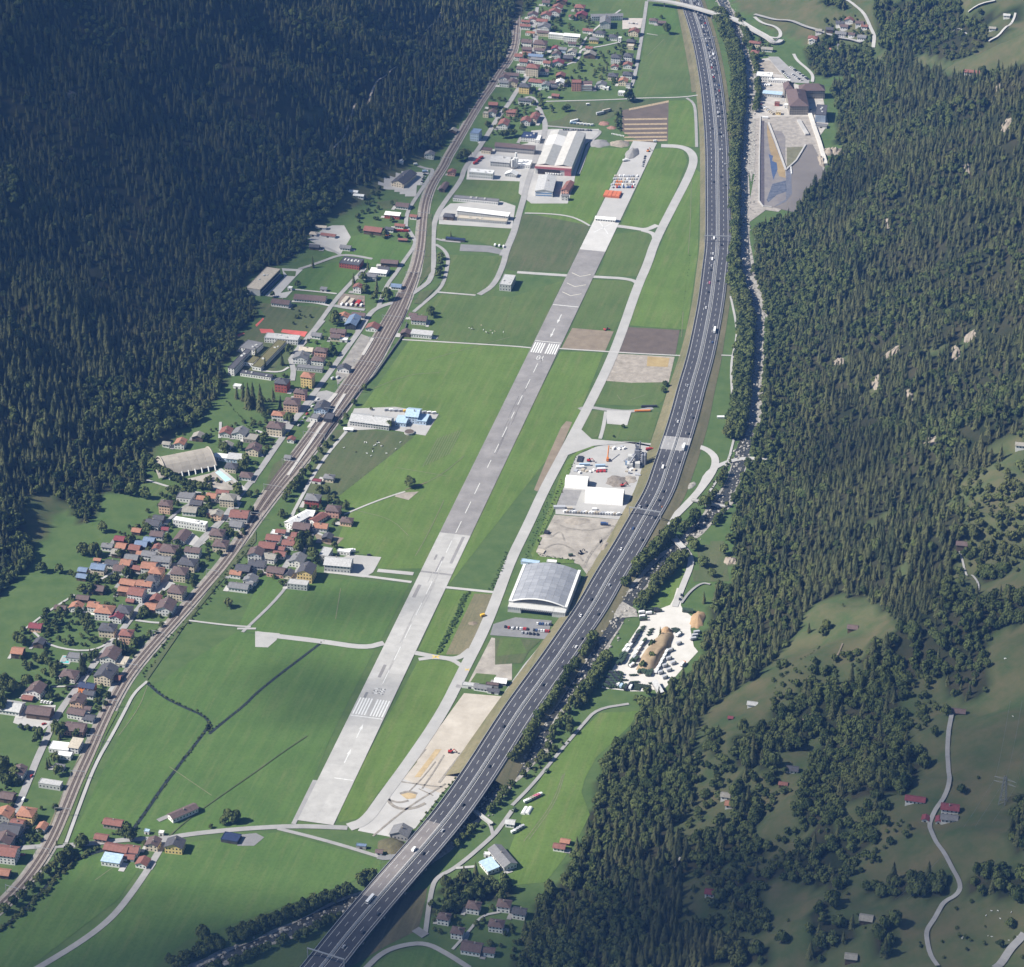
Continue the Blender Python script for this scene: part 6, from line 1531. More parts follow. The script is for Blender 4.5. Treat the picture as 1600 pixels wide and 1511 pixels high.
def conifer_mesh(seed, tiers=13, per=8):
    r_ = random.Random(seed); vs, fs = [], []
    lean = r_.uniform(-.03, .03)
    for i in range(tiers):
        t = i/tiers; z = .10+.86*t; rad = (1-t)**.72*r_.uniform(.82, 1.08)+.05; dr = .055+.05*(1-t)
        for k in range(per if t < .75 else per-3):
            an = 2*math.pi*(k+r_.random()*.7)/per+i; q = rad*r_.uniform(.72, 1.12); w = .30+.12*r_.random(); dz = r_.uniform(-.015, .015)
            n = len(vs); c, s = math.cos, math.sin
            vs += [(lean*t*3, 0, z+.075), (q*.62*c(an-w), q*.62*s(an-w), z-dr*.35+dz), (q*c(an), q*s(an), z-dr+dz), (q*.62*c(an+w), q*.62*s(an+w), z-dr*.35+dz)]
            fs += [(n, n+1, n+2), (n, n+2, n+3)]
    n = len(vs); vs += [(.05*math.cos(k*2.09), .05*math.sin(k*2.09), .86) for k in range(3)]+[(lean*3, 0, 1.0)]; fs += [(n, n+1, n+3), (n+1, n+2, n+3), (n+2, n, n+3)]
    n = len(vs); m_ = 7; vs += [(.42*math.cos(2*math.pi*k/m_), .42*math.sin(2*math.pi*k/m_), .10) for k in range(m_)]+[(0, 0, .92)]; fs += [(n+k, n+(k+1) % m_, n+m_) for k in range(m_)]
    return vs, fs
def broad_mesh(seed, leaves=190):
    r_ = random.Random(seed); vs, fs = [], []
    lumps = [(0, 0, .60, .62, .30)]
    for k in range(7):
        an = k*2*math.pi/7+r_.random(); d = r_.uniform(.35, .62); lumps.append((d*math.cos(an), d*math.sin(an), r_.uniform(.42, .72), r_.uniform(.32, .48), r_.uniform(.16, .25)))
    for k in range(3): lumps.append((r_.uniform(-.3, .3), r_.uniform(-.3, .3), r_.uniform(.74, .84), r_.uniform(.28, .4), r_.uniform(.13, .17)))
    for lx, ly, lz, lr, lh in lumps:              # inner mass
        n = len(vs); vs += [(lx, ly, lz+lh*.8)]
        for j, (pr, pz) in enumerate(((.62, .5), (.85, 0), (.55, -.6))):
            vs += [(lx+lr*pr*math.cos(q*math.pi/3+j*.5), ly+lr*pr*math.sin(q*math.pi/3+j*.5), lz+lh*pz) for q in range(6)]
        fs += [(n, n+1+q, n+1+(q+1) % 6) for q in range(6)]
        for j in range(2): fs += [(n+1+6*j+q, n+7+6*j+q, n+7+6*j+(q+1) % 6, n+1+6*j+(q+1) % 6) for q in range(6)]
    for k in range(leaves):
        lx, ly, lz, lr, lh = lumps[r_.randrange(len(lumps))]
        zz = r_.uniform(-.55, 1); an = r_.uniform(0, 2*math.pi); q = math.sqrt(max(0, 1-zz*zz))
        d = Vector((q*math.cos(an), q*math.sin(an), zz)); p = Vector((lx+lr*d.x, ly+lr*d.y, lz+lh*d.z)); sz = r_.uniform(.10, .17)
        nrm = (d+Vector((r_.uniform(-.6, .6), r_.uniform(-.6, .6), r_.uniform(-.2, .6)))).normalized(); u = nrm.orthogonal().normalized(); w = nrm.cross(u)
        n = len(vs); 
        for a_, b_ in ((1, .2), (.1, 1), (-1, -.1), (-.2, -1)): e = p+u*a_*sz+w*b_*sz; vs.append((e.x, e.y, e.z-.35*sz*(r_.random())))
        fs.append((n, n+1, n+2, n+3))
    return vs, fs
def raw_mesh(name, vs, fs, m):
    me = bpy.data.meshes.new(name); me.from_pydata([tuple(v) for v in vs], [], fs); me.materials.append(m); me.update(); return me
def trunk_mesh(name, top, r0):
    B_ = MB(); B_.cyl(0, 0, -.04, r0, top+.04, 6, 0, r0*.55); 
    for k in range(3): an = k*2.1; B_.bar((0, 0, top*.75), (.3*math.cos(an), .3*math.sin(an), top+.14), r0*.3)
    me = bpy.data.meshes.new(name); me.from_pydata(B_.v, [], B_.f); me.materials.append(BARK); me.update(); return me
CON_ME = [raw_mesh('conifer_crown', *conifer_mesh(s), M_CON) for s in range(6)]
BRO_ME = [raw_mesh('broadleaf_crown', *broad_mesh(40+s), M_BRO) for s in range(6)]
CON_BIG = [raw_mesh('conifer_crown', *conifer_mesh(70+s, 18, 10), M_CON) for s in range(4)]
BRO_BIG = [raw_mesh('broadleaf_crown', *broad_mesh(80+s, 420), M_BRO) for s in range(5)]
COP_ME = raw_mesh('copper_crown', *broad_mesh(99, 420), M_COP)
REED_ME = [raw_mesh('reed_clump', *broad_mesh(120+s, 90), M_REED) for s in range(3)]
TR_C, TR_B = trunk_mesh('conifer_trunk', .16, .085), trunk_mesh('broadleaf_trunk', .36, .075)

CON, BRO, SHR, REED = [], [], [], []        # (x, y, z, height, radius)
def near_road(x, y, pad=2.0): return False
def grid_pts(x0, x1, y0, y1, sp):
    X, Y = np.meshgrid(np.arange(x0, x1, sp), np.arange(y0, y1, sp)); X = X+RNG.uniform(-.45, .45, X.shape)*sp; Y = Y+RNG.uniform(-.45, .45, Y.shape)*sp
    return X.ravel(), Y.ravel()
def clear_of(x, y, r=2.0):
    return all((x-a)**2+(y-b)**2 > (q+r)**2 for a, b, q in FOOT)
road_pts = np.array([(p.x, p.y, w/2) for L, w in ROADS for p in resample(L, 3.0)]+[(p.x, p.y, 16.5) for p in MW]+[(p.x, p.y, 6.5+0*w) for p, w in zip(RL, wid)])
foot_a = np.array(FOOT)
def keep_off(X, Y, pad=1.5):
    ok = np.ones(len(X), bool)
    for A in (road_pts, foot_a):
        for i in range(0, len(X), 2000):
            d2 = (X[i:i+2000, None]-A[None, :, 0])**2+(Y[i:i+2000, None]-A[None, :, 1])**2
            ok[i:i+2000] &= (d2 > (A[None, :, 2]+pad)**2).all(1)
    return ok
def noise2(X, Y, s): return np.sin(X*s+1.7*np.sin(Y*s*.7+1))*np.cos(Y*s*.9+1.3*np.sin(X*s*.8))
# slopes: conifers with patches of broadleaf
for sp, polys, wood in ((6.5, CONIFER, False), (7.6, WOODS, True)):
    X, Y = grid_pts(-980, 640, 1640, 4700, sp); Z = height(X, Y); U, V, ZC = to_px(X, Y, Z)
    ok = (U > -45) & (U < 1645) & (V > -15) & (V < 1590)
    X, Y, Z, U, V = (q[ok] for q in (X, Y, Z, U, V))
    ok = in_any(U, V, polys) & ~in_any(U, V, CLEAR)
    if wood: ok &= ~in_any(U, V, CONIFER)
    X, Y, Z, U, V = (q[ok] for q in (X, Y, Z, U, V))
    ok = RNG.random(len(X)) > (.04 if not wood else .12)
    ok &= (noise2(X+50, Y, .055)+.5*noise2(X, Y+90, .11) < 1.02)
    hillish = Z > .5
    ok &= keep_off(X, Y, 1.0)
    X, Y, Z, U, V = (q[ok] for q in (X, Y, Z, U, V))
    leftside = X < 0
    dfoot = np.where(U < 850, smooth_interp(Y, FLy, FLx)-X, X-smooth_interp(Y, FRy, FRx))
    pb = np.clip(.66-dfoot/170, .08, .66)+.5*(noise2(X, Y, .013) > .25)*(noise2(X+300, Y, .041) > -.4)
    if wood: pb = pb*0+.86
    isb = RNG.random(len(X)) < pb
    near = np.clip((2500-Y)/700, 0, 1)
    SZ = 1+.24*noise2(X, Y+40, .019)+.12*noise2(X+9, Y, .06)
    for x, y, z, b_, v, sz_ in zip(X, Y, Z, isb, V, SZ):
        if b_:
            r = sz_*random.uniform(3.2, 5.6); BRO.append((x, y, z-.4, r*random.uniform(1.9, 2.5), r, 0))
        else:
            hh = sz_*random.uniform(11.5, 20.5)*(1 if random.random() < .85 else .65); CON.append((x, y, z-.4, hh, hh*random.uniform(.195, .265), 0))
nforest = (len(CON), len(BRO))
def tree_at(code, x, y, kind, size):
    X, Y, Z = ground(*px(code, x, y))
    if kind == 'c': CON.append((X, Y, Z, size, size*.2, 1))
    else: BRO.append((X, Y, Z, size*2.05, size, 1 if kind == 'b' else 2))
for ln in """Z7 c 900,290,16 1385,505,18 b 720,525,4.5 420,640,4 1155,965,7.5
Z8 c 865,672,9 140,955,12 15,1095,14 215,1165,20 b 300,1225,8 195,1240,6 120,1165,6 100,1060,6 690,1375,6 150,235,3 120,235,3 240,260,3
Y6 c 365,1045,33 510,1075,35 420,1010,30 300,950,24 660,965,19 740,1055,19 455,430,13 765,535,17 565,565,15 225,930,16 b 850,395,6 845,1225,6.5 560,1155,4 1350,400,5 1320,560,4
Y2 b 1145,865,6 1000,350,6 960,330,5 1220,560,7 1240,480,6 790,960,5 740,1105,5.5 780,1075,5 770,230,5 1170,320,5 300,900,3 360,830,4 820,800,4 760,790,4.5 700,785,4.5 640,770,4.5 580,760,4.5 520,745,4.5 460,720,5 400,690,5 330,670,6 270,640,6 200,610,6.5 140,560,7 80,510,8 1290,880,4 1430,260,4 1460,210,5 1100,1260,3 1010,1260,3 1140,1370,3 1300,1080,4 c 1140,685,9
Y1 b 155,730,7 275,740,7.5 330,760,5 590,765,5 915,475,6 670,995,6 545,1040,5 240,1065,5 1260,760,5 870,1455,6 100,1455,5 150,1180,5 250,1180,6 420,1170,4 700,600,5 385,460,6 1050,700,3 1430,1060,3 60,1000,3 210,1010,3 470,1060,4 1150,560,4 840,820,3
I b 250,545,6 350,550,5 180,490,5 420,560,3 1000,75,4 1040,80,5 1090,85,5 1130,90,5 860,110,7 780,90,8 700,70,8
Y3 b 245,470,6 190,430,5.5 480,200,4 600,250,4 740,310,3.5 910,270,4.5 945,180,3.5 840,150,4 580,290,4 690,170,3.5 640,130,4 500,150,4.5 1010,620,5 705,920,6 1440,490,5 480,620,4 440,660,4 520,680,4 560,720,4 580,830,6 610,760,5 60,940,8 150,970,7 290,920,7 20,1020,8 0,1180,9 540,1060,4.5 640,1440,6 600,1370,5 680,1390,5 840,1440,4 1080,1180,3 1130,1120,3 1150,1040,4 990,1010,3 380,1400,3 430,1430,4 300,1380,3 230,1370,3 c 885,780,26 910,740,20 965,600,12 1255,505,17 1320,570,19 1355,545,16
Y4 b 440,170,6 650,380,5 690,540,5.5 180,570,6 40,610,7 100,650,6 160,640,5 660,955,3.5 490,945,2 970,1375,6.5 430,1300,3 370,1300,3 1400,1240,3 1450,1260,4 1500,1190,4 730,70,6 680,60,6 900,80,4 800,1490,5 850,1500,4 40,470,7 c 560,460,12 590,430,11 670,1370,7 700,120,10 870,110,9
M b 770,765,6 480,810,5.5 1350,655,6.5 1390,655,6 1320,670,4 1245,690,2.2 1205,1345,7 1000,1480,4 400,870,6 360,900,6 320,940,5 280,970,5 230,1010,5 180,1060,5 130,1110,5 80,1150,5 30,1190,5 410,830,4 240,770,2.5 
Y5 b 150,150,6.5 650,415,4.5 880,745,8 940,710,7 830,810,6 960,760,6 600,895,4 1000,905,7 1040,950,6 1080,150,4.5 1170,155,5 1240,770,4 370,160,3 290,190,4 1240,200,2.5 870,420,3 930,330,3 1090,330,3 1190,260,4 1370,330,4 1280,290,3 310,370,4 230,620,2.5 150,640,3 210,600,3 50,1430,5 640,1190,3.5 690,1180,3 30,1190,3 240,1120,3.5 130,300,2.5 560,1110,2.5 760,120,5 720,190,5 690,240,5 830,50,5 800,90,5 860,20,5
F b 910,1365,6.5 785,1020,5 1030,340,5 465,380,6.5 680,910,2 640,790,4 580,880,4 530,960,3.5 500,1000,3.5 450,1090,3.5 410,1130,4 380,1170,4.5 350,1220,4.5 310,1270,4.5 280,1300,5 250,1350,5 220,1390,5 430,580,4 470,590,4 380,590,3 1090,20,5 1085,60,5 1080,100,5 1075,130,5
C b 690,600,9 325,510,5.5 400,265,5.5 560,160,4 400,420,5 610,405,3.5 640,395,3.5 660,290,4 600,490,4 230,640,3 180,630,3 330,655,5 310,660,4.5 240,665,3 620,690,4 615,730,4 620,760,4 880,110,3 1050,0,3 150,180,4 190,160,4 280,140,5 360,120,4 250,180,4 340,180,3 450,140,4 100,540,4 130,540,4 220,420,3 270,410,3 240,360,3 c 560,420,12 370,190,10 25,690,11 k 910,200,8.5
Z3 b 910,500,5.5 610,690,4.5 650,690,4 850,870,6 900,860,6 980,850,6 1040,830,5 240,1210,8 180,1230,6 290,1200,7 1160,400,4 1350,350,4 1460,400,5 1450,240,4 1470,310,3 c 1090,530,17
K b 1135,165,7.5 1075,240,7 1060,280,7 970,290,7 1010,300,6 900,370,8 930,340,7.5 870,400,7 830,450,6.5 1250,440,6 1130,510,6 1180,570,5 1280,370,5
Y8 b 750,700,4.5 740,840,4.5 640,935,4 620,1350,4 560,1340,4 690,1260,5 640,1390,6 700,1410,6 c 845,575,13 1360,170,15
G b 905,770,3.5 895,805,3.5 655,1015,2.4 600,1070,1.5 1280,960,5
L b 1285,465,0.5 1150,330,6 1100,320,5.5 1215,340,6.5 200,1300,4 345,1260,1.5 930,1375,2.5 1050,1390,5.5 345,880,5 320,920,5 440,745,1.5 c 1285,470,12 240,900,12
O b 1205,680,4.5 1195,350,3 940,420,7 1050,330,6 1030,430,6 330,80,5 340,130,5 210,290,4 250,240,4 
Q b 810,745,3.5 690,585,5 1140,485,4.5 1430,1280,4.5 1370,1400,4 80,1370,6 700,720,2 650,890,2 610,900,1.5 1240,400,1.5 960,10,1.5 760,150,5 700,150,5 c 1400,480,1""".split('\n'):
    f = ln.split(); code = f[0]; kd = 'b'
    for t in f[1:]:
        if t in 'cbk': kd = t; continue
        a_, b_, s_ = map(float, t.split(','))
        if s_ >= 1.4: tree_at(code, a_, b_, kd, s_)
# riverside woods along both banks
def along(L, step, offs, rr, jit=2.5, vlim=(-50, 1600), pool=None, hk=2.1, drop=.1, cond=None):
    for p in resample(L, step):
        v = v_of(p); u = to_px(p.x, p.y, 0)[0]
        if not (vlim[0] <= v <= vlim[1]): continue
        for o_ in offs:
            if random.random() < drop: continue
            q_ = offset_line([p-Vector((0, 1, 0)), p, p+Vector((0, 1, 0))], 0)[1]
            r = random.uniform(*rr); pool.append((p.x+o_*.97+random.uniform(-jit, jit), p.y+o_*.1+random.uniform(-jit, jit), None, r*hk, r, 1))
RIVB = []
def river_trees(v0, v1, offs, rr, drop=.08, step=7.5):
    L = [p for p in resample(RIV, 2.0) if v0 <= v_of(p) <= v1]; L = resample(L, 2.0); d = 0
    pts_ = L[::max(1, int(step/2))]
    for o_ in offs:
        for p in offset_line(pts_, -o_) if len(pts_) > 1 else []:
            if random.random() < drop: continue
            r = random.uniform(*rr)*1.18; RIVB.append((p.x+random.uniform(-2, 2), p.y+random.uniform(-2, 2), r))
river_trees(20, 330, (-10, -15, -21), (3.8, 5.8), .02, 5.5); river_trees(330, 690, (-10, -15, -21), (3.8, 5.8), .02, 5.5); river_trees(30, 175, (11,), (3.5, 5)); river_trees(420, 820, (10.5,), (2.6, 4.4), .3)
river_trees(680, 740, (-12,), (3, 4.4), .4); river_trees(740, 850, (-11,), (3, 4.5), .55); river_trees(845, 985, (-12, -17), (3.8, 5.6)); river_trees(850, 950, (12, 17), (3.6, 5.2)); river_trees(1000, 1270, (-10, -16), (3.8, 5.4), .03, 6.5); river_trees(1000, 1105, (11, 16), (3.8, 5.4), .03, 6.5); river_trees(1105, 1270, (10,), (2.6, 4.2), .2); river_trees(1290, 1340, (12,), (2.4, 3.6), .3)
river_trees(1385, 1530, (-12, -17), (3.4, 5.0)); river_trees(1395, 1530, (12,), (3.2, 4.6))
ra = np.array(RIVB); RU, RV, _ = to_px(ra[:, 0], ra[:, 1], 0)
YARD = pts('Y8 840,235 1110,240 1220,330 1240,680 1290,740 940,1130 500,1210 150,1170 290,930 420,700 600,430')
ok = keep_off(ra[:, 0], ra[:, 1], 2.5) & ~inpoly(RU, RV, YARD)
for (x, y, r), k in zip(RIVB, ok):
    if k: BRO.append((x, y, zat(x, y), r*2.1, r, 3))
# garden trees scattered through the settlements
for poly, n_, rr in [(pts('I 180,830 420,700 640,500 680,330 880,160 1080,130 1350,200 1420,300 1280,480 1000,850 860,980 640,1200 560,1400 400,1400 200,1200 60,1000'), 230, (1.6, 3.8)), (pts('C 60,120 180,-10 450,-10 420,90 700,180 790,210 700,520 300,540 0,560 -40,400'), 190, (1.6, 3.6)),
    (pts('Y5 880,150 1430,180 1300,500 1000,620 700,950 300,1150 80,1100 300,800 550,560 720,480'), 60, (1.3, 2.8)), (pts('E 950,1050 1160,1050 1511,950 1800,850 1700,1100 1511,1300 1200,1500 1000,1500 880,1400 1060,1300 1300,1100'), 60, (1.5, 3.2)), (pts('Y4 0,380 330,480 200,900 420,1150 600,1180 500,1380 200,1500 -50,1500'), 40, (1.4, 3)),
    (pts('F 150,250 500,480 560,520 420,700 200,900 100,1100 -50,1050 100,700 250,500'), 40, (1.5, 3)), (pts('Z8 0,250 330,330 500,520 500,700 250,700 50,650'), 30, (2, 4)), (pts('Z3 650,250 900,280 1400,150 1480,420 1180,780 650,850 560,560'), 40, (1.6, 3.4)), (pts('N 1010,1060 1511,1120 1700,1300 1511,1480 1180,1420 1010,1330'), 40, (1.4, 3.2)),
    (pts('D 340,110 580,90 640,250 450,290 330,210'), 40, (1.6, 3.4)), (pts('Z5 60,0 500,0 420,200 120,240'), 18, (2, 4)), (pts('M 560,640 1000,700 960,800 600,780'), 10, (1.2, 2.4)), (pts('Q 0,0 900,0 900,350 500,500 860,700 560,1000 0,1000'), 170, (1.6, 4.6)), (pts('L 0,1100 700,1000 1000,1200 1000,1511 0,1511'), 130, (1.8, 4.6)), (pts('L 20,1180 460,1000 560,1100 400,1400 40,1500'), 40, (1, 2.6)), (pts('O 980,300 1500,100 1500,1300 1000,1300'), 210, (1.6, 4.6)), (pts('L 1100,0 1511,-100 1511,560 1130,600'), 170, (1.8, 4.8)), (pts('Q 0,1000 1500,1150 1500,1500 0,1500'), 26, (.9, 2.0))]:
    got = 0; us = [p[0] for p in poly]; vs_ = [p[1] for p in poly]; cand = []
    while len(cand) < n_*2:
        u, v = random.uniform(min(us), max(us)), random.uniform(min(vs_), max(vs_))
        if inpoly([u], [v], poly)[0]: cand.append(ground(u, v))
    c_ = np.array(cand); ok = keep_off(c_[:, 0], c_[:, 1], 1.2)
    for (x, y, z), k in zip(cand, ok):
        if k and got < n_: r = random.uniform(*rr); BRO.append((x, y, z, r*2.0, r, 1)); got += 1
# shrubs along ditches, banks and hedges; reeds by the runway
def shrub_line(txt, step, rr, jit, pool, rows=1):
    for p in resample(line_of(txt, 1), step):
        for _ in range(rows):
            r = random.uniform(*rr); x, y = p.x+random.uniform(-jit, jit), p.y+random.uniform(-jit, jit); pool.append((x, y, zat(x, y)-.1, r*1.5, r, 0))
for t, st_, rr, j, rw in [('I 870,1195 960,1275 1080,1335 1200,1385 1245,1440 1235,1500 M 1240,60 1220,110 1080,290', 3, (.6, 1.4), 1.6, 1), ('M 1080,290 950,460 850,610 790,690', 4, (.5, 1.2), 1.6, 1), ('J 400,950 270,1050 150,1140 0,1260 I 1450,1330 1240,1480', 4, (.5, 1.0), .8, 1), ('M 0,1300 120,1210 300,1040 420,880 560,820', 2.4, (1.2, 2.6), 3.5, 2),
    ('I 1511,350 1330,570 1200,750 1110,830 980,960 900,1080 850,1160', 3.5, (.8, 1.8), 3, 1), ('K 150,380 240,150 290,0', 4, (.6, 1.2), 2, 1), ('Y7 30,900 200,480 300,260', 4, (.5, 1.0), 2, 1), ('F 1511,250 1450,470', 6, (.3, .7), .6, 1), ('G 1050,0 1030,160 990,440', 8, (.4, .8), 1, 1), ('F 900,1080 800,1170 460,1440', 7, (.3, .6), .6, 1), 
    ('K 820,560 1000,430', 4, (1, 2), 3, 1), ('O 100,400 330,170', 4, (.8, 1.8), 3, 1), ('E 1340,860 1511,1060', 4, (.6, 1.3), .8, 1), ('Z4 1020,340 1015,470', 3, (1, 2), 1, 1), ('Y1 -20,960 90,960', 4, (1, 2), 2, 1), ('C 640,640 640,780', 3, (1, 1.8), 1, 1), ('N 1240,700 1360,670', 3, (1, 2.2), 3, 2), ('N 1400,470 1500,420', 3, (1, 2.2), 4, 2), ('K 300,1180 440,1260', 3, (1, 2), 3, 2), ('G 1150,1420 1290,1200', 4, (1, 2), 2, 1),
    ('N 960,690 1050,550 1200,380', 5, (.7, 1.5), 1.5, 1), ('Q 780,770 620,900', 6, (.5, 1.2), 6, 1), ('L 20,1490 320,1210', 5, (.6, 1.5), 4, 1)]: shrub_line(t, st_, rr, j, SHR, rw)
shrub_line('J 1245,665 1190,800 1130,920 1075,1020', 1.6, (.7, 1.5), 2.6, REED, 3); shrub_line('J 1478,430 1432,560 1385,645', 2, (.6, 1.2), 2, REED, 2); shrub_line('Y7 -120,1420 280,1480', 2, (.5, .9), 2, REED, 2); shrub_line('K 240,60 130,330 85,460', 2.5, (.5, .9), 3, REED, 1)
# clutter of rocks showing in the woods: bare crags
# ---- split each pool: the 300 that show largest stand as individual trees, the rest are one mass
def split_pool(pool, n):
    A = np.array([p[:5] for p in pool], float); U, V, ZC = to_px(A[:, 0], A[:, 1], A[:, 2]+A[:, 3]*.5)
    vis = (U > 4) & (U < 1596) & (V > 6) & (V < 1500); sz = A[:, 3]*A[:, 4]/ZC**2*(vis)
    order = np.argsort(-sz); big = set(order[:n].tolist()); return [i for i in order[:n]], [i for i in range(len(pool)) if i not in big], U, V
def zone(u, v):
    if u > 1000 and v > 1110 and u > 1200: return 'on the near right hillside meadows'
    if v > 1340 and u > 820: return 'in the dark wood at the lower right'
    if u > 1180 and v > 880: return 'around the sloping clearings on the right'
    if u > 880 and v > 1090: return 'in the steep wood above the right bank'
    if u > 1120 and v < 130: return 'around the hillside hamlet at the upper right'
    if u > 1110: return 'in the steep forest on the right slope'
    if 900 < u <= 1120 and 930 < v < 1090: return 'in and around the gravel vehicle yard'
    if v > 1370 and 640 < u < 880: return 'around the five bottom houses'
    if v > 1380 and u < 640: return 'in the riverside belt at the bottom edge'
    if u > 560 and v > 620: return 'in the river belt beside the motorway'
    if v < 260 and u > 690: return 'in the far village'
    if u < 110 and v > 1000: return 'along the left edge of the village road'
    if u < 400 and v > 780: return 'in the left village gardens'
    if u < 330 and v < 800: return 'in the left mountain forest'
    if v > 1250: return 'by the lower lane and railway'
    if v < 470 and u < 700: return 'at the forest road settlement'
    return 'near the railway and school'
USED = set()
def add_tree(p, kind, crown, trunk, label, u, v, i):
    x, y, z, h_, r_ = p[:5]
    t = empty('conifer_tree' if kind == 'c' else 'broadleaf_tree', (x, y, z), random.uniform(0, 6.28)); t.scale = (r_, r_, h_)
    tag(t, label, 'tree', ('conifers ' if kind == 'c' else 'broadleaf trees ')+zone(u, v))
    best = min(NAMED, key=lambda q: (q[0]-x)**2+(q[1]-y)**2); near_d = math.hypot(best[0]-x, best[1]-y)
    if near_d < 26 and (kind, best[2]) not in USED:
        USED.add((kind, best[2])); l2 = ('conifer' if kind == 'c' else 'leafy tree')+' next to the '+best[2]
        if len(l2.split()) <= 16 and 'copper' not in label: t['label'] = l2
    for nm, me in (('crown', crown), ('trunk', trunk)):
        o = bpy.data.objects.new(nm, me); COL.objects.link(o); o.parent = t
def scatter(name, pool, idx, protos, label_kind='stuff'):
    """one object: instances the crown meshes on a cloud of points"""
    n = len(idx); A = np.array([pool[i][:5] for i in idx], np.float32); me = bpy.data.meshes.new(name)
    me.vertices.add(n); me.vertices.foreach_set('co', A[:, :3].ravel())
    me.attributes.new('sc', 'FLOAT_VECTOR', 'POINT'); me.attributes.new('rz', 'FLOAT_VECTOR', 'POINT'); me.attributes.new('ix', 'INT', 'POINT')
    S_ = np.stack([A[:, 4], A[:, 4]*RNG.uniform(.85, 1.15, n), A[:, 3]], -1).astype(np.float32); me.attributes['sc'].data.foreach_set('vector', S_.ravel())
    R_ = np.stack([RNG.uniform(-.05, .05, n), RNG.uniform(-.05, .05, n), RNG.uniform(0, 6.28, n)], -1).astype(np.float32); me.attributes['rz'].data.foreach_set('vector', R_.ravel())
    me.attributes['ix'].data.foreach_set('value', RNG.integers(0, len(protos), n).astype(np.int32))
    o = bpy.data.objects.new(name, me); COL.objects.link(o); o['kind'] = 'stuff'
    ng = bpy.data.node_groups.new(name, 'GeometryNodeTree'); ng.interface.new_socket('Geometry', in_out='INPUT', socket_type='NodeSocketGeometry'); ng.interface.new_socket('Geometry', in_out='OUTPUT', socket_type='NodeSocketGeometry')
    N = ng.nodes; gi, go = N.new('NodeGroupInput'), N.new('NodeGroupOutput'); ip = N.new('GeometryNodeInstanceOnPoints'); ci = N.new('GeometryNodeJoinGeometry')
    for k, pm in reversed(list(enumerate(protos))):
        oi = N.new('GeometryNodeObjectInfo'); oi.inputs['Object'].default_value = bpy.data.objects.new(f'{name}_kind_{k}', pm); ti = N.new('GeometryNodeGeometryToInstance')
        ng.links.new(oi.outputs['Geometry'], ti.inputs[0]); ng.links.new(ti.outputs[0], ci.inputs[0])
    ng.is_modifier = True
    ng.links.new(gi.outputs[0], ip.inputs['Points']); ng.links.new(ci.outputs[0], ip.inputs['Instance']); ip.inputs['Pick Instance'].default_value = True
    for nm, ty, sock in (('ix', 'INT', 'Instance Index'), ('sc', 'FLOAT_VECTOR', 'Scale')):
        a = N.new('GeometryNodeInputNamedAttribute'); a.data_type = ty; a.inputs['Name'].default_value = nm; ng.links.new(a.outputs['Attribute'], ip.inputs[sock])
    a = N.new('GeometryNodeInputNamedAttribute'); a.data_type = 'FLOAT_VECTOR'; a.inputs['Name'].default_value = 'rz'
    er = N.new('FunctionNodeEulerToRotation'); ng.links.new(a.outputs['Attribute'], er.inputs[0]); ng.links.new(er.outputs[0], ip.inputs['Rotation'])
    ng.links.new(ip.outputs[0], go.inputs[0]); md = o.modifiers.new('scatter', 'NODES'); md.node_group = ng
    return o
big, rest, U, V = split_pool(CON, 300)
for i in big: add_tree(CON[i], 'c', CON_BIG[i % 4], TR_C, 'tall dark conifer standing '+zone(U[i], V[i]), U[i], V[i], i)
scatter('conifer_forest', CON, rest, CON_ME)
big, rest, U, V = split_pool(BRO, 300)
for i in big:
    cop = BRO[i][5] == 2
    add_tree(BRO[i], 'b', COP_ME if cop else BRO_BIG[i % 5], TR_B, 'large copper brown tree alone at the field corner in the far village' if cop else ('big' if BRO[i][4] > 5.6 else 'medium')+' green leafy tree '+zone(U[i], V[i]), U[i], V[i], i)
scatter('broadleaf_woodland', BRO, rest, BRO_ME)
scatter('shrubs', SHR, list(range(len(SHR))), BRO_ME); scatter('reeds', REED, list(range(len(REED))), REED_ME)
STONES = []
for p_ in resample(RIV, 2.2):
    for _ in range(2):
        r_ = random.choice((.5, .6, .8, 1.0, 1.5)); STONES.append((p_.x+random.gauss(0, 6.5), p_.y+random.uniform(-1, 1), .25, r_*1.2, r_, 0))
def stone_mesh(seed):
    r_ = random.Random(seed); B_ = MB(); B_.cyl(0, 0, 0, 1, .5, 7, 0, .9); B_.cyl(.05, 0, .5, .9, .35, 7, 0, .4); return [(a+r_.uniform(-.2, .2), b+r_.uniform(-.2, .2), c) for a, b, c in B_.v], B_.f
scatter('river_boulders', STONES, list(range(len(STONES))), [raw_mesh('boulder', *stone_mesh(s), mat('boulder', (.20,.19,.17), .9, col2=(.46,.44,.40), scale=.4)) for s in range(4)])
print('TREES', len(CON), len(BRO), len(SHR), len(REED))

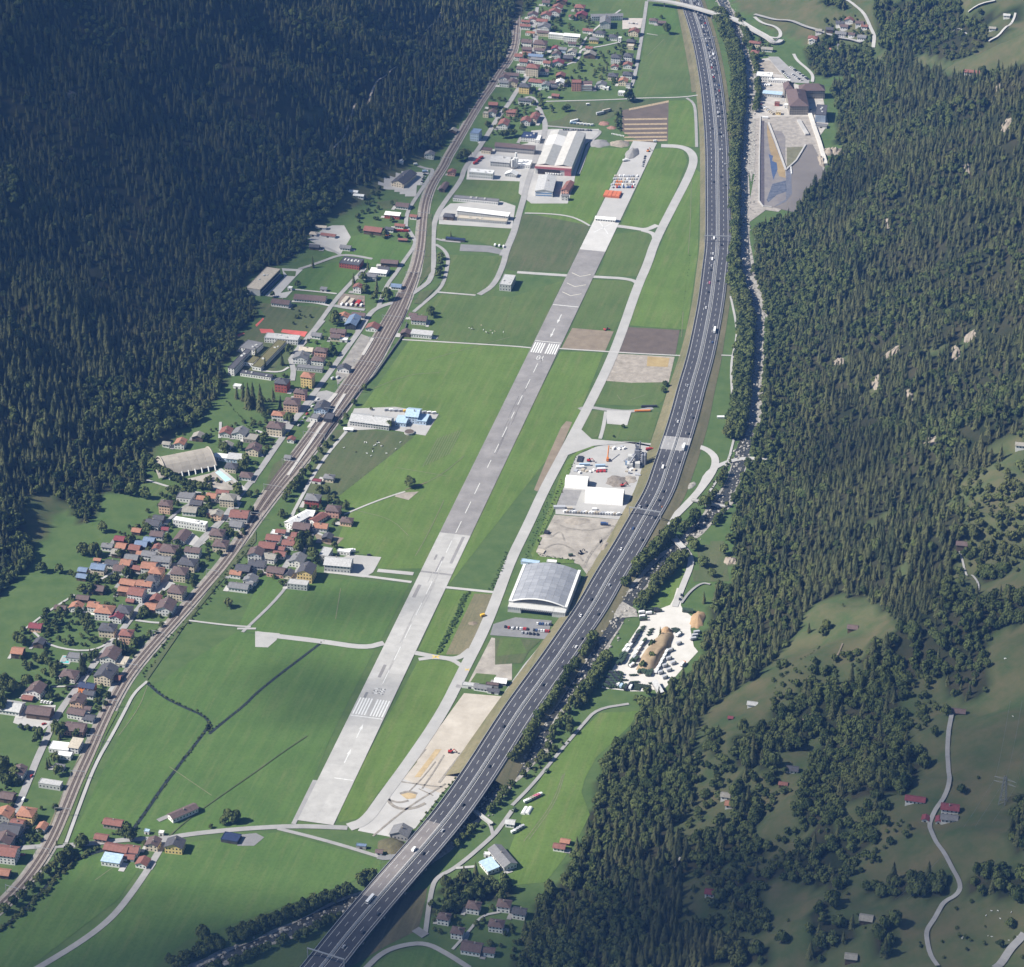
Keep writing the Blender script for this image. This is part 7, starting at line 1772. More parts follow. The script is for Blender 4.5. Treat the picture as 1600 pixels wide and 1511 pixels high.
# ------------------------------------------------------------------ vehicles, stores and animals
VC = dict(w=('white', (.78,.78,.77)), s=('silver', (.42,.43,.45)), d=('dark', (.035,.037,.042)), b=('blue', (.045,.085,.20)), r=('red', (.40,.035,.03)), y=('yellow', (.75,.45,.04)), g=('green', (.045,.070,.035)), o=('orange', (.62,.20,.04)), t=('beige', (.46,.41,.33)), p=('pink', (.65,.20,.28)), l=('pale blue', (.38,.50,.62)))
TYRE = mat('tyre', (.02,.02,.02), .9, var=.1); CGLASS = mat('car_glass', (.02,.025,.03), .1, var=.1, spec=.6)
def paint(k): return mat('paint_'+k, VC[k][1], .35, var=.04, spec=.5)
CANVAS = mat('canvas_olive', (.060,.066,.045), .9, var=.2)
def prism(B_, prof, w, mi=0):      # side profile (y, z) extruded across x
    n = len(prof); vs = [(-w/2, y, z) for y, z in prof]+[(w/2, y, z) for y, z in prof]
    B_.add(vs, [tuple(range(n)), tuple(range(2*n-1, n-1, -1))]+[(i, i+n, (i+1) % n+n, (i+1) % n) for i in range(n)], mi)
def wheels(B_, xs, ys, r, mi):
    for x in xs:
        for y in ys: prism_w(B_, x, y, r, mi)
def prism_w(B_, x, y, r, mi, w=.26):
    n = 8; vs = [(x-w/2, y+r*math.cos(2*math.pi*k/n), r+r*math.sin(2*math.pi*k/n)) for k in range(n)]+[(x+w/2, y+r*math.cos(2*math.pi*k/n), r+r*math.sin(2*math.pi*k/n)) for k in range(n)]
    B_.add(vs, [tuple(range(n))[::-1], tuple(range(n, 2*n))]+[(k, (k+1) % n, n+(k+1) % n, n+k) for k in range(n)], mi)
VME = {}
def vmesh(kind, c, c2=None):
    key = (kind, c, c2)
    if key in VME: return VME[key]
    B_ = MB(); ms = [paint(c), CGLASS, TYRE, paint(c2) if c2 else CANVAS]
    if kind == 'car':
        prism(B_, [(-2.2,.35), (-2.2,.85), (-1.9,.98), (1.1,.98), (2.15,.80), (2.2,.35)], 1.8); prism(B_, [(-1.9,.97), (-1.45,1.45), (.35,1.45), (1.15,.97)], 1.6, 1); prism(B_, [(-1.4,1.44), (-1.35,1.50), (.25,1.50), (.32,1.44)], 1.5)
        wheels(B_, (-.8, .8), (-1.4, 1.4), .33, 2)
    elif kind == 'van':
        prism(B_, [(-2.7,.4), (-2.7,2.2), (-2.5,2.4), (1.5,2.4), (2.3,1.3), (2.8,1.1), (2.8,.4)], 2.0); prism(B_, [(1.45,2.3), (2.25,1.32), (1.2,1.32), (1.2,2.3)], 2.04, 1); wheels(B_, (-.9, .9), (-1.8, 1.8), .36, 2)
    elif kind in ('truck', 'army'):
        B_.box(0, 2.9, .6, 2.3, 1.9, 1.9); B_.box(0, 3.75, 1.5, 2.1, .25, .8, 1); B_.box(0, -.8, .7, 2.2, 6.6, .35, 2); B_.box(0, -1.0, 1.05, 2.4, 5.6, 2.0, 3); wheels(B_, (-1, 1), (-3.1, -1.9, 2.8), .5, 2)
    elif kind == 'lorry':
        B_.box(0, 5.6, .7, 2.4, 2.1, 2.5); B_.box(0, 6.6, 1.8, 2.2, .2, .9, 1); B_.box(0, -1, 1.0, 2.5, 11.4, 2.9, 3); B_.box(0, 0, .7, 1.6, 12, .35, 2); wheels(B_, (-1, 1), (-5.5, -4.3, -3.1, 3.2, 5.6), .5, 2)
    elif kind == 'bus':
        prism(B_, [(-5.6,.4), (-5.6,3.0), (5.4,3.0), (5.7,2.6), (5.7,.4)], 2.5); B_.box(0, 0, 1.5, 2.56, 10.6, .9, 1); B_.box(0, 5.66, 1.4, 2.2, .15, 1.2, 1); wheels(B_, (-1.05, 1.05), (-3.6, 3.4), .48, 2)
    elif kind == 'trailer':
        B_.box(0, 0, .7, 2.3, 5.5, .25, 0)
        for k in range(5): B_.box(0, -2.5+k*1.25, .9, 2.3, .2, .3, 2)
        wheels(B_, (-1, 1), (-.8, .8), .45, 2); B_.box(0, 3.4, .7, .2, 1.6, .2, 2)
    elif kind == 'shelter':
        B_.box(0, -.5, .8, 2.4, 4.4, 2.3, 3); B_.box(0, 2.4, .6, 2.2, 1.6, 1.7, 0); wheels(B_, (-1, 1), (-1.6, 1.9), .5, 2)
    elif kind == 'caravan':
        prism(B_, [(-2.4,.5), (-2.5,2.2), (-2.1,2.5), (2.0,2.5), (2.5,1.6), (2.4,.5)], 2.2); B_.box(0, 0, 1.4, 2.24, 2.6, .6, 1); wheels(B_, (-1, 1), (0,), .33, 2); B_.box(0, 3, .5, .15, 1.4, .12, 2)
    elif kind == 'excavator':
        B_.box(-1.2, 0, 0, .6, 4, .9, 2); B_.box(1.2, 0, 0, .6, 4, .9, 2); B_.box(0, -.5, .9, 2.6, 3.2, 1.2); B_.box(-.7, .4, 2.1, 1.1, 1.5, 1.3, 1); B_.bar((.4, .8, 1.7), (.4, 3.6, 4.4), .28); B_.bar((.4, 3.6, 4.4), (.4, 5.8, 2.0), .22); B_.box(.4, 5.9, 1.0, 1.1, .9, .9, 2)
    elif kind == 'crane':
        B_.box(0, 0, .5, 2.6, 7, 1.5); wheels(B_, (-1.1, 1.1), (-2.5, -.8, 1, 2.6), .6, 2); B_.box(0, -2, 2, 2.2, 2.6, 1.6); B_.bar((0, -2, 3), (.5, 12, 11), .45)
    elif kind == 'tractor':
        B_.box(0, .9, .8, 1.0, 2.2, .9); B_.box(0, -.8, .9, 1.5, 1.5, .6); B_.box(0, -.8, 1.5, 1.4, 1.3, 1.2, 1); wheels(B_, (-.95, .95), (-1.0,), .8, 2); wheels(B_, (-.8, .8), (1.5,), .45, 2); B_.box(0, -4, .5, 4.5, 2.2, .6)
    me = bpy.data.meshes.new(kind); me.from_pydata(B_.v, [], B_.f)
    for m_ in ms: me.materials.append(m_)
    me.polygons.foreach_set('material_index', B_.m); me.update(); VME[key] = me; return me
VNAME = dict(car='parked_car', van='van', truck='truck', army='army_truck', lorry='lorry', bus='bus', trailer='trailer', shelter='shelter_truck', caravan='caravan', excavator='excavator', crane='mobile_crane', tractor='tractor')
VCAT = dict(army='truck', shelter='truck', crane='crane')
def vehicle(kind, c, p, az, label, group=None, c2=None, name=None, scale=1.0):
    o = bpy.data.objects.new(name or VNAME[kind], vmesh(kind, c, c2)); COL.objects.link(o); o.location = p; o.rotation_euler = (0, 0, -az); o.scale = (scale,)*3
    tag(o, label, VCAT.get(kind, kind), group); return o
def at_ground(code, x, y, lift=.5): X, Y, Z = ground(*px(code, x, y)); return Vector((X, Y, Z+lift))
# motorway traffic
def on_motorway(u, v):
    x, y = flat(u, v, mw_z(v)); i = min(range(len(MW)), key=lambda k: (MW[k].x-x)**2+(MW[k].y-y)**2); p, az = mw_at(cum[i]); d = Vector((math.cos(az), -math.sin(az)))
    t = (Vector((x, y))-p.to_2d()).dot(d); s = cum[i]+(Vector((x, y))-p.to_2d()).dot(Vector((math.sin(az), math.cos(az)))); lane = min((-10.2, -4.6, 4.6, 10.2), key=lambda q: abs(q-t))
    q_, az = mw_at(s, lane, .08); return q_, az+(math.pi if lane < 0 else 0), lane
seen = []
for ln in """G car 1170,160,p 1163,215,d 1150,308,w 1215,148,d 1187,85,d 1187,512,b 1195,60,s 1060,770,s 995,980,w 1060,955,d 1075,958,w 1047,1050,d 980,1218,d 890,1390,d 880,1445,d 795,1475,d 1105,865,s van 895,1250,w 1175,22,w lorry 1197,445,w 1012,1135,w
K car 835,222,d 725,290,b 765,355,d 655,412,w 485,710,d 515,795,d 423,807,w 420,940,d 383,988,w 308,1105,d 155,1205,d 690,150,s 560,620,s
N car 1475,98,d 1393,332,d 1225,555,d 993,845,d 705,1195,d 620,1305,d 507,1390,s 1090,705,s van 917,818,w bus 670,1115,w
C car 1240,885,w 1230,1045,d 1190,1075,d 1262,1095,d 1195,1500,w 1230,1447,d 1170,760,d 1205,690,w 1215,640,s 1190,560,s 1250,700,d 1150,500,d 1245,970,s van 1185,1410,w""".split('\n'):
    f = ln.split(); code = f[0]
    for t in f[1:]:
        if ',' not in t: kd = t; continue
        a_, b_, c = t.split(','); p, az, lane = on_motorway(*px(code, float(a_), float(b_)))
        if any((p-q).length < 5 for q in seen): continue
        seen.append(p); v = to_px(p.x, p.y, p.z)[1]
        seg = 'beyond the runway end' if v < 400 else 'beside the ploughed fields' if v < 560 else 'near the concrete yard' if v < 830 else 'beside the aircraft hangar' if v < 1020 else 'beside the sand yard' if v < 1240 else 'on the viaduct stretch'
        vehicle(kd, c, p, az, f"{VC[c][0]} {kd} driving on the motorway {seg}, {'right' if lane < 0 else 'left'} carriageway", f'motorway traffic {seg}', 'w', 'car' if kd == 'car' else None)
s0, s1 = mw_s(3), mw_s(215); s = s0
while s < s1:
    f = 1-(s-s0)/(s1-s0)
    for lane in (-4.6, -10.2):
        if random.random() < (.25+.8*f if lane > -6 else .1+.55*f):
            p, az = mw_at(s+random.uniform(-1.5, 1.5), lane+random.uniform(-.3, .3), .08)
            if any((p-q).length < 5 for q in seen): continue
            seen.append(p); c = random.choice('wssddbdwsdssddwsr'); kd = 'van' if random.random() < .1 else 'car'
            vehicle(kd, c, p, az, f'{VC[c][0]} {kd} in the dense queue at the far end of the motorway', 'cars queueing at the far end of the motorway', None, 'car' if kd == 'car' else None)
    s += 7.2
# parked and driving elsewhere
def row(code, x0, y0, x1, y1, n, kind, cols, az, where, group, c2=None, skip=0):
    a, b_ = at_ground(code, x0, y0), at_ground(code, x1, y1)
    for k in range(n):
        if random.random() < skip: continue
        c = random.choice(cols); p = a.lerp(b_, k/max(1, n-1))
        vehicle(kind, c, p, R(az)+random.uniform(-.05, .05), f'{VC[c][0]} {kind if kind not in ("army", "shelter") else "army truck"} {where}', group, c2)
for args in [(150,852,228,856,6), (8,878,90,884,9), (130,890,215,897,7), (-40,870,0,880,3), (60,905,150,915,5)]: row('K', *args, 'car', 'wsdrdsb', 5, 'in the car park before the aircraft hangar', 'cars parked before the aircraft hangar')
for args in [(648,345,850,488,13), (672,430,772,502,6), (545,388,625,470,6)]: row('Z5', *args, 'car', 'wsddw', 60, 'in the power station car park', 'cars parked at the power station')
row('Z8', 645,110,610,215,6,'car','wdds',100,'beside the great dark roof by the forest','cars beside the forest road'); row('Z8', 1250,752,1325,765,3,'van','w',10,'on the dark yard beside the factory','vans on the dark yard')
row('Y3', 450,1080,545,1096,4,'car','w',20,'behind the pale work yard','cars behind the work yard'); row('Y3', 210,1345,350,1365,6,'car','dsdb',15,'along the shaded edge of the work yard','cars along the work yard edge')
row('Y6', 1180,940,960,1250,8,'car','wsdr',30,'along the station road','cars along the station road',skip=.2); row('Y6', 1360,700,1420,690,2,'van','ws',30,'on the goods yard lawn','vans at the goods yard')
row('Z2', 830,370,950,380,4,'car','dsw',0,'on the pink school square','cars on the school square'); row('Z4', 480,480,720,505,7,'van','wwsl',80,'in the scrap yard behind the factory hall','vans in the scrap yard'); row('Z4', 380,555,700,562,12,'car','dds',5,'behind the big factory hall','cars behind the factory hall')
row('Z4', 1345,870,1315,985,6,'car','dbsd',20,'lined up on the old runway end','cars on the old runway end'); row('Z4', 175,1078,345,1085,7,'caravan','w',5,'row of white tank trailers before the red fascia','tanks before the factory hall')
row('Z3', 430,1270,520,1190,3,'truck','r',35,'red truck at the saw tooth workshop','red trucks at the workshop','r'); row('F', 770,915,1080,935,12,'caravan','wwrsy',80,'stored behind the farm barns','machines behind the farm barns',skip=.15)
row('Y7', 180,915,800,945,20,'caravan','wtsws',70,'crate sized site trailer along the concrete yard fence','site trailers in the concrete yard'); row('Z8', 265,650,345,672,5,'tractor','rod',60,'machine in front of the rusty roof','machines by the rusty roof'); row('Z8', 375,625,480,630,4,'caravan','r',90,'red skip beside the pinkish roof','red skips'); 
row('O', 85,540,165,500,7,'caravan','wtpw',60,'stored on the riverside meadow','caravans on the riverside meadow'); row('O', 10,720,60,690,4,'caravan','wts',60,'stored beside the white shed','caravans beside the white shed'); row('Z7', 1240,735,1470,745,5,'caravan','tw',20,'store box in the lumber yard','boxes in the lumber yard')
row('Z5', 290,800,440,900,9,'caravan','wtrws',60,'site box in the power station work yard','site boxes at the power station'); row('Z5', 880,830,890,950,7,'car','lswd',20,'beside the gridded glass front','cars beside the glass front'); row('Z5', 265,560,400,560,6,'van','ws',40,'by the white river hall','vans by the river hall')
for kd, c, c2, code, x, y, az, lab in [('car','r',None,'Y3',472,1322,60,'red car alone at the edge of the work yard'), ('car','r',None,'Y4',370,558,15,'red car driving down the lower main road'), ('van','w',None,'Y4',282,838,15,'white van driving down the lower main road'), ('car','r',None,'Y4',270,1487,80,'red car parked near the level crossing'),
    ('bus','w',None,'B',862,955,30,'white bus parked at the edge of the forest'), ('van','w',None,'B',943,975,80,'white van parked below the forest edge'), ('truck','b','b','K',545,268,95,'bright blue truck on the pale dirt lot'), ('excavator','d',None,'K',405,437,40,'dark excavator working on the dirt lot'), ('caravan','g',None,'K',347,451,80,'green container at the hedge of the dirt lot'),
    ('excavator','r',None,'Y7',455,312,110,'red excavator among pipes in the concrete yard'), ('excavator','r',None,'Y7',850,607,80,'red telescopic loader behind the big white tent'), ('crane','o',None,'Y7',675,300,5,'orange mobile crane with raised boom in the concrete yard'), ('truck','r','r','Y7',1168,182,80,'red tank truck beside the asphalt plant'),
    ('excavator','r',None,'N',1148,247,100,'red and white excavator on the sand yard'), ('caravan','y',None,'J',1338,806,60,'yellow container beside the taxiway'), ('tractor','r',None,'G',567,437,80,'red tractor with a wide harrow on the dry field'), ('car','d',None,'J',668,447,80,'dark car at the edge of the hangar apron'), ('van','w',None,'Y5',1395,1012,30,'white van beside the aircraft hangar wall'),
    ('excavator','o',None,'Z4',1380,810,30,'orange excavator at the old runway end'), ('truck','w','w','Z4',1115,925,70,'white truck by the chippings heap'), ('car','d',None,'Y3',965,762,20,'dark car on the left village road'), ('car','d',None,'Y3',750,1026,20,'dark car on the road below the orange house'), ('car','s',None,'K',1068,495,0,'silver car on the white service road bend'),
    ('car','d',None,'Y8',1092,82,5,'first dark car on the lane to the vehicle yard'), ('car','d',None,'Y8',1072,132,5,'second dark car on the lane to the vehicle yard'), ('truck','o','w','Y8',1110,905,30,'white truck with orange cab at the forest side of the yard'), ('excavator','o',None,'Y7',1300,905,20,'orange road works machine in the motorway lay-by'), ('caravan','w',None,'Y7',1230,1085,20,'white box beside the motorway gantry'),
    ('truck','w','l','Z8',640,110,80,'truck with a pale blue body by the forest road'), ('caravan','g',None,'O',205,363,30,'green container on the riverside meadow'), ('caravan','g',None,'O',12,590,30,'green container beside the riverside path'), ('lorry','d','w','Z4',515,465,60,'long white lorry trailer in the scrap yard'), ('lorry','g','s','Z4',820,372,60,'long grey trailer on the dull pasture'), ('lorry','d','t','Z4',895,340,60,'beige trailer on the dull pasture'),
    ('caravan','w',None,'Z4',670,262,80,'white twin tent on the dull pasture'), ('van','w',None,'Z4',1465,695,85,'white van at the runway end field'), ('lorry','w','w','J',548,430,80,'long white glider trailer behind the hangar')]:
    vehicle(kd, c, at_ground(code, x, y), R(az), lab, None, c2)
# the army vehicle yard
def army(code, x, y, kind, az, c2, lab, grp): vehicle(kind, 'g', at_ground(code, x, y, .4), R(az)+random.uniform(-.06, .06), lab, grp, c2)
for x, y, c2 in [(455,682,'w'), (425,727,'w'), (495,675,'w'), (465,730,'w'), (395,782,'g'), (435,790,'g'), (375,822,'g'), (415,832,'g'), (352,872,'g'), (398,862,'g'), (545,600,'d'), (570,560,'d'), (525,640,'d'), (585,520,'g')]: army('Y8', x, y+10, 'army', 28, c2, f'{VC[c2][0]} topped army truck in the double row beside the river trees', 'army trucks beside the river trees')
for x, y, c2 in [(625,655,'w'), (595,710,'w'), (562,765,'w'), (540,812,'s'), (515,850,'g'), (495,890,'g'), (660,620,'g'), (565,835,'g')]: army('Y8', x, y+10, 'army', 28, c2, f'{VC[c2][0]} topped army truck in the row left of the mound', 'army trucks left of the mound')
for k in range(6): army('Y8', 925-k*24, 755+k*46, 'army', 27, 'w', 'white topped army truck in the row right of the mound', 'army trucks right of the mound')
for x, y in [(1060,655), (965,735), (945,832), (995,888), (900,918), (945,970), (848,1000), (895,1055)]: army('Y8', x, y+6, 'shelter', 60, 's', 'grey topped army truck standing alone right of the mound', 'single army trucks')
for x, y in [(1065,545), (515,905)]: army('Y8', x, y+8, 'army', 40, 'w', 'white topped army truck at the '+('far' if x > 900 else 'near')+' end of the mound', None)
for r_ in range(4):
    for k in range(6): army('Y8', 215+r_*34+k*11, 1165-k*30, 'shelter' if (k+r_) % 3 else 'army', 115, 'd' if (k+r_) % 2 else 'g', ('dark' if (k+r_) % 2 else 'green')+' topped army truck in the packed lower left corner', 'army trucks packed in the lower left corner')
for k, (x, y) in enumerate([(345,1150), (385,1160), (425,1170), (485,1150), (495,1175), (440,1185)]): army('Y8', x, y, 'army', 20, 'wlgdwd'[k], f"{VC['wlgdwd'[k]][0]} topped army truck along the bottom fence", 'army trucks along the bottom fence')
for k in range(7): army('Y8', 535+k*29, 1145+k*4, 'trailer', 20, 'g', 'bare ladder frame trailer at the bottom of the vehicle yard', 'ladder frame trailers')
for k in range(3): army('Y8', 530+k*30, 1182+k*4, 'trailer', 20, 'g', 'bare ladder frame trailer at the bottom of the vehicle yard', 'ladder frame trailers')
for x, y in [(525,1028), (405,1088), (545,1110), (755,1125)]:
    for d in (-16, 16): army('Y8', x+d, y, 'trailer', 80, 'g', 'small dark trailer standing in the open lower yard', 'trailers in the open lower yard')
for x, y in [(595,990), (635,985), (660,995), (700,1000), (740,990), (690,1025), (725,1025)]: army('Y8', x, y, 'shelter', 20, 'g', 'green army truck at the near foot of the mound', 'army trucks at the foot of the mound')
for x, y in [(1005,480), (1035,490), (1010,505), (1040,515)]: army('Y8', x, y, 'trailer', 70, 'g', 'dark trailer at the far end of the mound', 'trailers at the far end of the mound')
for x, y in [(640,460), (630,485), (615,510), (740,490), (725,520), (712,548)]: army('Y8', x, y, 'trailer', 60, 'g', 'dark trailer in the short rows near the river', 'trailers in short rows')
for x, y, c2 in [(635,295,'w'), (720,305,'w'), (640,345,'w'), (645,375,'g'), (640,255,'g'), (690,262,'g'), (750,265,'g'), (790,260,'d'), (815,275,'d')]: army('Y8', x, y, 'army', 80, c2, f'{VC[c2][0]} topped army truck at the entrance corner of the yard', 'army trucks at the yard entrance')
for k in range(4): army('Y8', 1118+k*32, 268+k*4, 'shelter', 5, 'g', 'green container truck beside the orange sand heap', 'container trucks by the sand heap')
for k in range(3): army('Y8', 1285-k*20, 530+k*38, 'army', 78, 's', 'grey topped army truck at the forest wall', 'army trucks at the forest wall')
# stacked goods on the closed runway, pipes, poles, lumber
CR = {c: None for c in 'wtsobrd'}
def crate(p, a, b_, h, c, az, label, group, name='crate_stack', cat='stack'):
    B_ = MB()
    n = max(1, int(h/.8))
    for k in range(n): B_.box(random.uniform(-.06, .06), random.uniform(-.06, .06), k*h/n, a*random.uniform(.94, 1), b_*random.uniform(.94, 1), h/n-.06)
    o = B_.build(name, paint(c)); o.location = p; o.rotation_euler = (0, 0, -az); tag(o, label, cat, group); return o
for r_ in range(5):
    for k in range(11):
        if random.random() < .08: continue
        x, y = 990+k*26-r_*14, 1105+r_*33
        c = random.choice('wts') if k not in (2, 3, 4) or r_ not in (2, 3) else 'o'
        if r_ == 4: c = random.choice('rbws')
        crate(at_ground('Z4', x, y), 1.9, 4.4, random.uniform(1.2, 2.2), c, RAZ, f'{VC[c][0]} stack of building goods on the closed runway', 'stacked goods on the closed runway')
for x, y, lab in [(912, 1322, 'left'), (1005, 1330, 'right')]:
    B_ = MB(); B_.box(0, 0, 0, 10.5, 17, 2.6); B_.box(0, 0, 2.6, 9.4, 15.6, .3); o = B_.build('covered_stack', mat('tarpaulin_orange', (.52,.155,.075), .7, var=.12)); o.location = at_ground('Z4', x, y); o.rotation_euler = (0, 0, -RAZ); tag(o, f'{lab} one of two stacks under orange red tarpaulins on the closed runway', 'stack'); part('strap', mat('strap_dark', (.08,.05,.04), .9), o, lambda B_: B_.box(0, 0, 2.9, .3, 15.6, .06))
for code, x, y, a, b_, h, c, az, lab, nm in [('Y7',405,362,12,2.6,2.6,'l',-4,'left pale blue steel tank lying in the concrete yard','tank'), ('Y7',590,375,11,2.6,2.6,'l',-4,'right pale blue steel tank lying in the concrete yard','tank'), ('Y7',350,392,9,3,2.5,'w',-4,'white tank behind the smaller tent','tank'), ('Y7',600,412,9,3,2.2,'w',-4,'second white tank behind the larger tent','tank'),
    ('Y7',350,290,6,12,1.2,'d',10,'bundle of dark pipes at the hedge of the concrete yard','pipe_stack'), ('Y7',105,865,12,4,2.5,'s',0,'grey containers in the corner of the concrete yard','container'), ('Y7',230,880,6,3,2.5,'t',0,'beige container beside the grey ones','container'), ('Y7',520,885,5,2.5,2,'w',0,'white container in front of the largest tent','container'), ('Z7',1280,690,5,17,3,'t',18,'left tall stack of sawn lumber','lumber_stack'), ('Z7',1350,705,5,13,3,'t',18,'middle tall stack of sawn lumber','lumber_stack'), ('Z7',1435,715,5,10,2.4,'r',18,'reddish stack of lumber at the right','lumber_stack'),
    ('N',420,790,1,1,1,'d',0,None,None), ('K',205,315,5,5,2,'d',20,'dark pallets on the left of the dirt lot','pallet_stack'), ('K',170,425,8,7,1,'t',20,'wooden decking stack at the dirt lot corner','pallet_stack'), ('Z5',345,945,8,3,2,'w',5,'pale pipes lying below the work yard','pipe_stack'), ('G',810,893,18,2.2,2,'d',-3,'dark row of covered timber beside the hard standing','timber_row'), ('G',770,918,18,2.5,1.4,'o',-3,'orange and white barrier stack beside the hard standing','barrier_stack'), ('G',1232,957,8,3,2,'w',0,'white container by the pale hard standing near the river','container')]:
    if lab: crate(at_ground(code, x, y), a, b_, h, c, R(az), lab, None, nm, nm.replace('_', ' '))
for k in range(9): 
    c = random.choice('tswr'); crate(at_ground('Y7', 300+k*42, 435+random.uniform(-18, 18)), random.uniform(2, 4), random.uniform(2, 5), random.uniform(.8, 1.8), c, random.uniform(0, 1), f'{VC[c][0]} heap of parts stored behind the white tents', 'parts stored behind the tents')
for k in range(12):
    c = random.choice('wsts'); crate(at_ground('Y7', 720+k*30, 150+random.uniform(-15, 30) if k < 6 else 440+random.uniform(-30, 50)), random.uniform(2, 4), random.uniform(2, 5), random.uniform(1, 2.4), c, random.uniform(0, 1), f'{VC[c][0]} hopper or crate standing round the asphalt plant', 'crates round the asphalt plant')
for x, y in [(75, 592), (100, 592)]:
    B_ = MB(); n = 8
    for k in range(n): a0, a1 = math.pi*k/n, math.pi*(k+1)/n; B_.add([(2.2*math.cos(a0), -5, 2.2*math.sin(a0)), (2.2*math.cos(a0), 5, 2.2*math.sin(a0)), (2.2*math.cos(a1), 5, 2.2*math.sin(a1)), (2.2*math.cos(a1), -5, 2.2*math.sin(a1))], [(3,2,1,0)])
    for s_ in (-5, 5): B_.add([(2.2*math.cos(math.pi*k/n), s_, 2.2*math.sin(math.pi*k/n)) for k in range(n+1)], [tuple(range(n+1))])
    o = B_.build('polytunnel', FRAME_W); o.location = at_ground('O', x, y, 0); o.rotation_euler = (0, 0, -.35); tag(o, f"{'left' if x < 90 else 'right'} one of two white polytunnels on the riverside meadow", 'polytunnel')
for k in range(9):
    B_ = MB(); q_ = at_ground('Z4', 955+k*17, 605+k*3.5, .3); B_.cyl(0, 0, 0, .8, 1.5, 8); o = B_.build('wrapped_bale', FRAME_W); o.location = q_; tag(o, 'white wrapped hay bale in the row above the tan gravel heap', 'bale', 'wrapped bales above the gravel heap')
# rocks showing through the forest, animals on the meadows
ROCK = mat('crag', (.200,.170,.135), .95, col2=(.36,.31,.25), scale=.25, detail=8)
def crag(code, x, y, a, b_, h, lab):
    X, Y, Z = ground(*px(code, x, y)); r_ = random.Random(int(x*7+y)); vs, fs = [], []; n, k = 9, 7
    for j in range(k):
        for i in range(n):
            u_, w_ = i/(n-1)*2-1, j/(k-1)*2-1; e = max(0, 1-u_*u_)*max(0, 1-w_*w_); xx, yy = X+u_*a+r_.uniform(-1, 1), Y+w_*b_+r_.uniform(-1, 1); vs.append((xx, yy, zat(xx, yy)-1.0+(h*e*r_.uniform(.5, 1.2) if e else 0)))
    fs = [(j*n+i, j*n+i+1, (j+1)*n+i+1, (j+1)*n+i) for j in range(k-1) for i in range(n-1)]
    o = mesh_obj('rock_outcrop', vs, fs, ROCK); tag(o, lab, 'rock')
for t in [('H',420,630,6,9,7,'pale crag on the left of the middle right forest'), ('H',640,755,5,14,7,'tall pale rock streak in the middle right forest'), ('H',735,570,11,5,6,'broad tan ledge among the right slope trees'), ('H',1190,480,7,6,5,'bright crag at the right of the upper forest'), ('H',1110,570,5,9,5,'narrow tan ledge below the bright crag'), ('H',835,835,4,9,4,'small tan streak in the right forest'), ('H',960,1095,10,8,5,'brown rocky glade above the clearing'), ('D',380,900,16,12,9,'large pale rock face above the muddy basin'), ('D',1405,750,7,9,6,'tan crag on the upper right slope'), ('D',1175,995,3,10,5,'slim pale rock streak on the upper right slope'), ('D',985,640,6,5,4,'tan rock patch below the upper meadows'), ('D',1355,520,5,6,4,'tan rock patch near the upper right meadow'), ('Z6',1010,540,5,22,6,'white scarred rock along the basin wall'), ('D',700,1320,4,16,5,'long thin scree streak above the lower lake end'), ('K',1290,480,8,8,5,'orange brown landslip at the wood edge by the lane'), ('A',420,560,7,6,5,'small pale crag high in the left forest'), ('A',1215,1450,5,7,5,'pale crag low in the left forest')]: crag(*t)
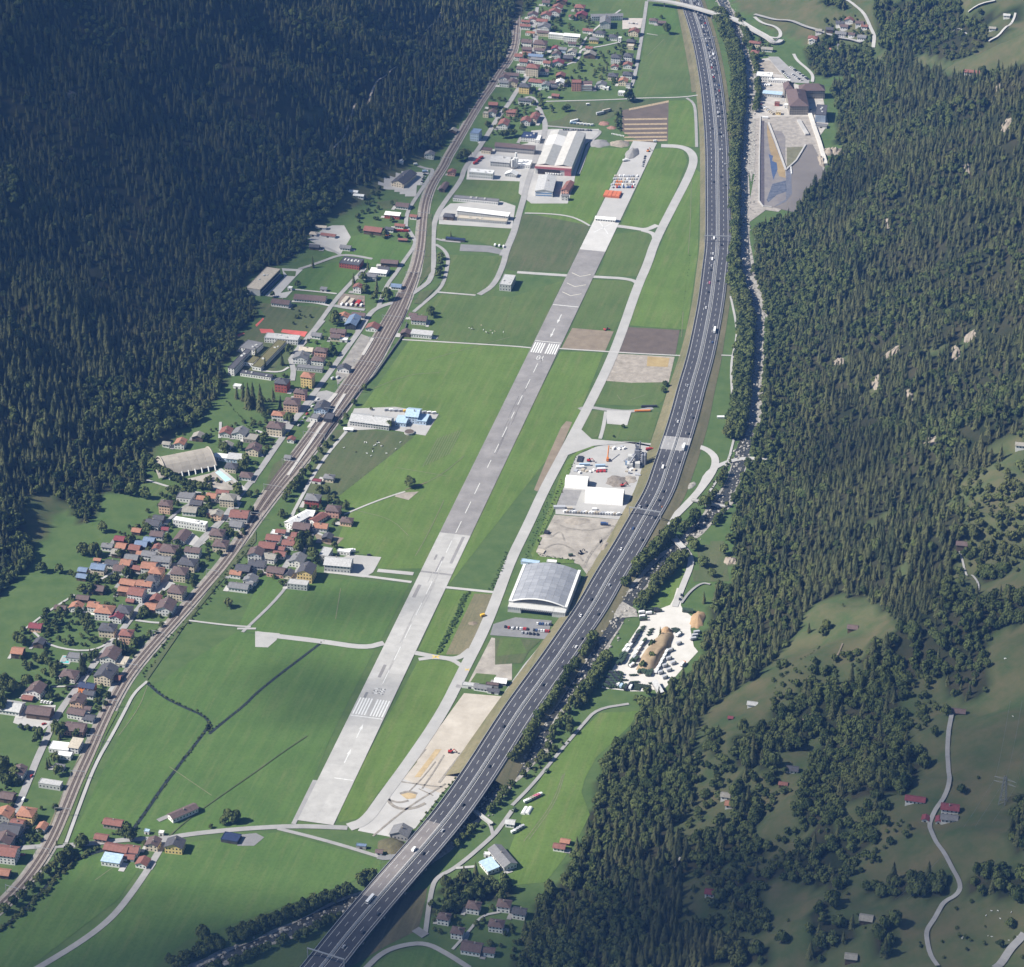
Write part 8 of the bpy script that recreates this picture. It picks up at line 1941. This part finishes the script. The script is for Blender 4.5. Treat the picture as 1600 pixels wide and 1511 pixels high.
def animal_mesh(name, c, big):
    B_ = MB(); k = .8 if big else .55; m_ = mat('hide_'+c, VC[c][1] if c != 'd' else (.06,.045,.035), .9, var=.15)
    prism(B_, [(-1.1*k,.75*k), (-1.15*k,1.3*k), (-.5*k,1.42*k), (.7*k,1.4*k), (1.0*k,1.25*k), (.9*k,.8*k), (0,.62*k)], .68*k)
    prism(B_, [(.85*k,1.1*k), (1.0*k,1.45*k), (1.5*k,1.5*k), (1.75*k,1.2*k), (1.6*k,1.08*k), (1.2*k,1.05*k)], .34*k)
    for x in (-.22, .22):
        for y in (-.9, .75): B_.bar((x*k, y*k, .8*k), (x*k, y*k, 0), .09*k)
    B_.bar((0, -1.15*k, 1.3*k), (0, -1.3*k, .6*k), .04*k)
    for x in (-.2, .2): B_.bar((x*k, 1.05*k, 1.45*k), (x*1.8*k, 1.0*k, 1.55*k), .05*k)
    me = bpy.data.meshes.new(name); me.from_pydata(B_.v, [], B_.f); me.materials.append(m_); me.update(); return me
ANI = {(c, b_): animal_mesh('cow' if b_ else 'sheep', c, b_) for c, b_ in (('w', True), ('d', True), ('w', False), ('t', True))}
def animals(code, P_, big, where, group, cols='wwdt'):
    for k, (x, y) in enumerate(P_):
        c = cols[k % len(cols)]; o = bpy.data.objects.new('cow' if big else 'sheep', ANI[(c, big)]); COL.objects.link(o); o.location = at_ground(code, x, y, .1); o.rotation_euler = (0, 0, random.uniform(0, 6.28))
        tag(o, f"{ {'w':'white','d':'dark','t':'tan'}[c]} {'cow' if big else 'sheep'} grazing {where}", 'cow' if big else 'sheep', group)
animals('F', [(640,1103), (652,1104), (698,1122), (715,1098), (718,1108), (727,1105), (740,1125), (690,1140), (688,1157), (705,1118), (770,1168), (745,1122), (655,1168), (680,1183), (520,1135), (590,1160), (825,1142), (852,1103)], True, 'on the dull pasture below the long metal hall', 'cattle below the metal hall', 'wwwd')
animals('F', [(1258,428), (1272,432), (1285,436), (1330,412), (1342,440), (1358,452), (1372,458), (1385,443), (1395,458), (1460,452), (1275,420), (1410,448)], True, 'on the field behind the farmhouse', 'cattle behind the farmhouse')
animals('Q', [(1318,1182), (1356,1182), (1435,1190), (1286,1210), (1370,1228), (1298,1330), (1320,1335), (1145,1345), (1150,1338), (1422,1357), (1470,1335)], False, 'on the lower right hillside pasture', 'sheep on the hillside', 'w')
animals('L', [(1395,1058), (1402,1056), (1445,1398)], False, 'on the upper right hillside meadow', 'sheep on the upper meadow', 'w')
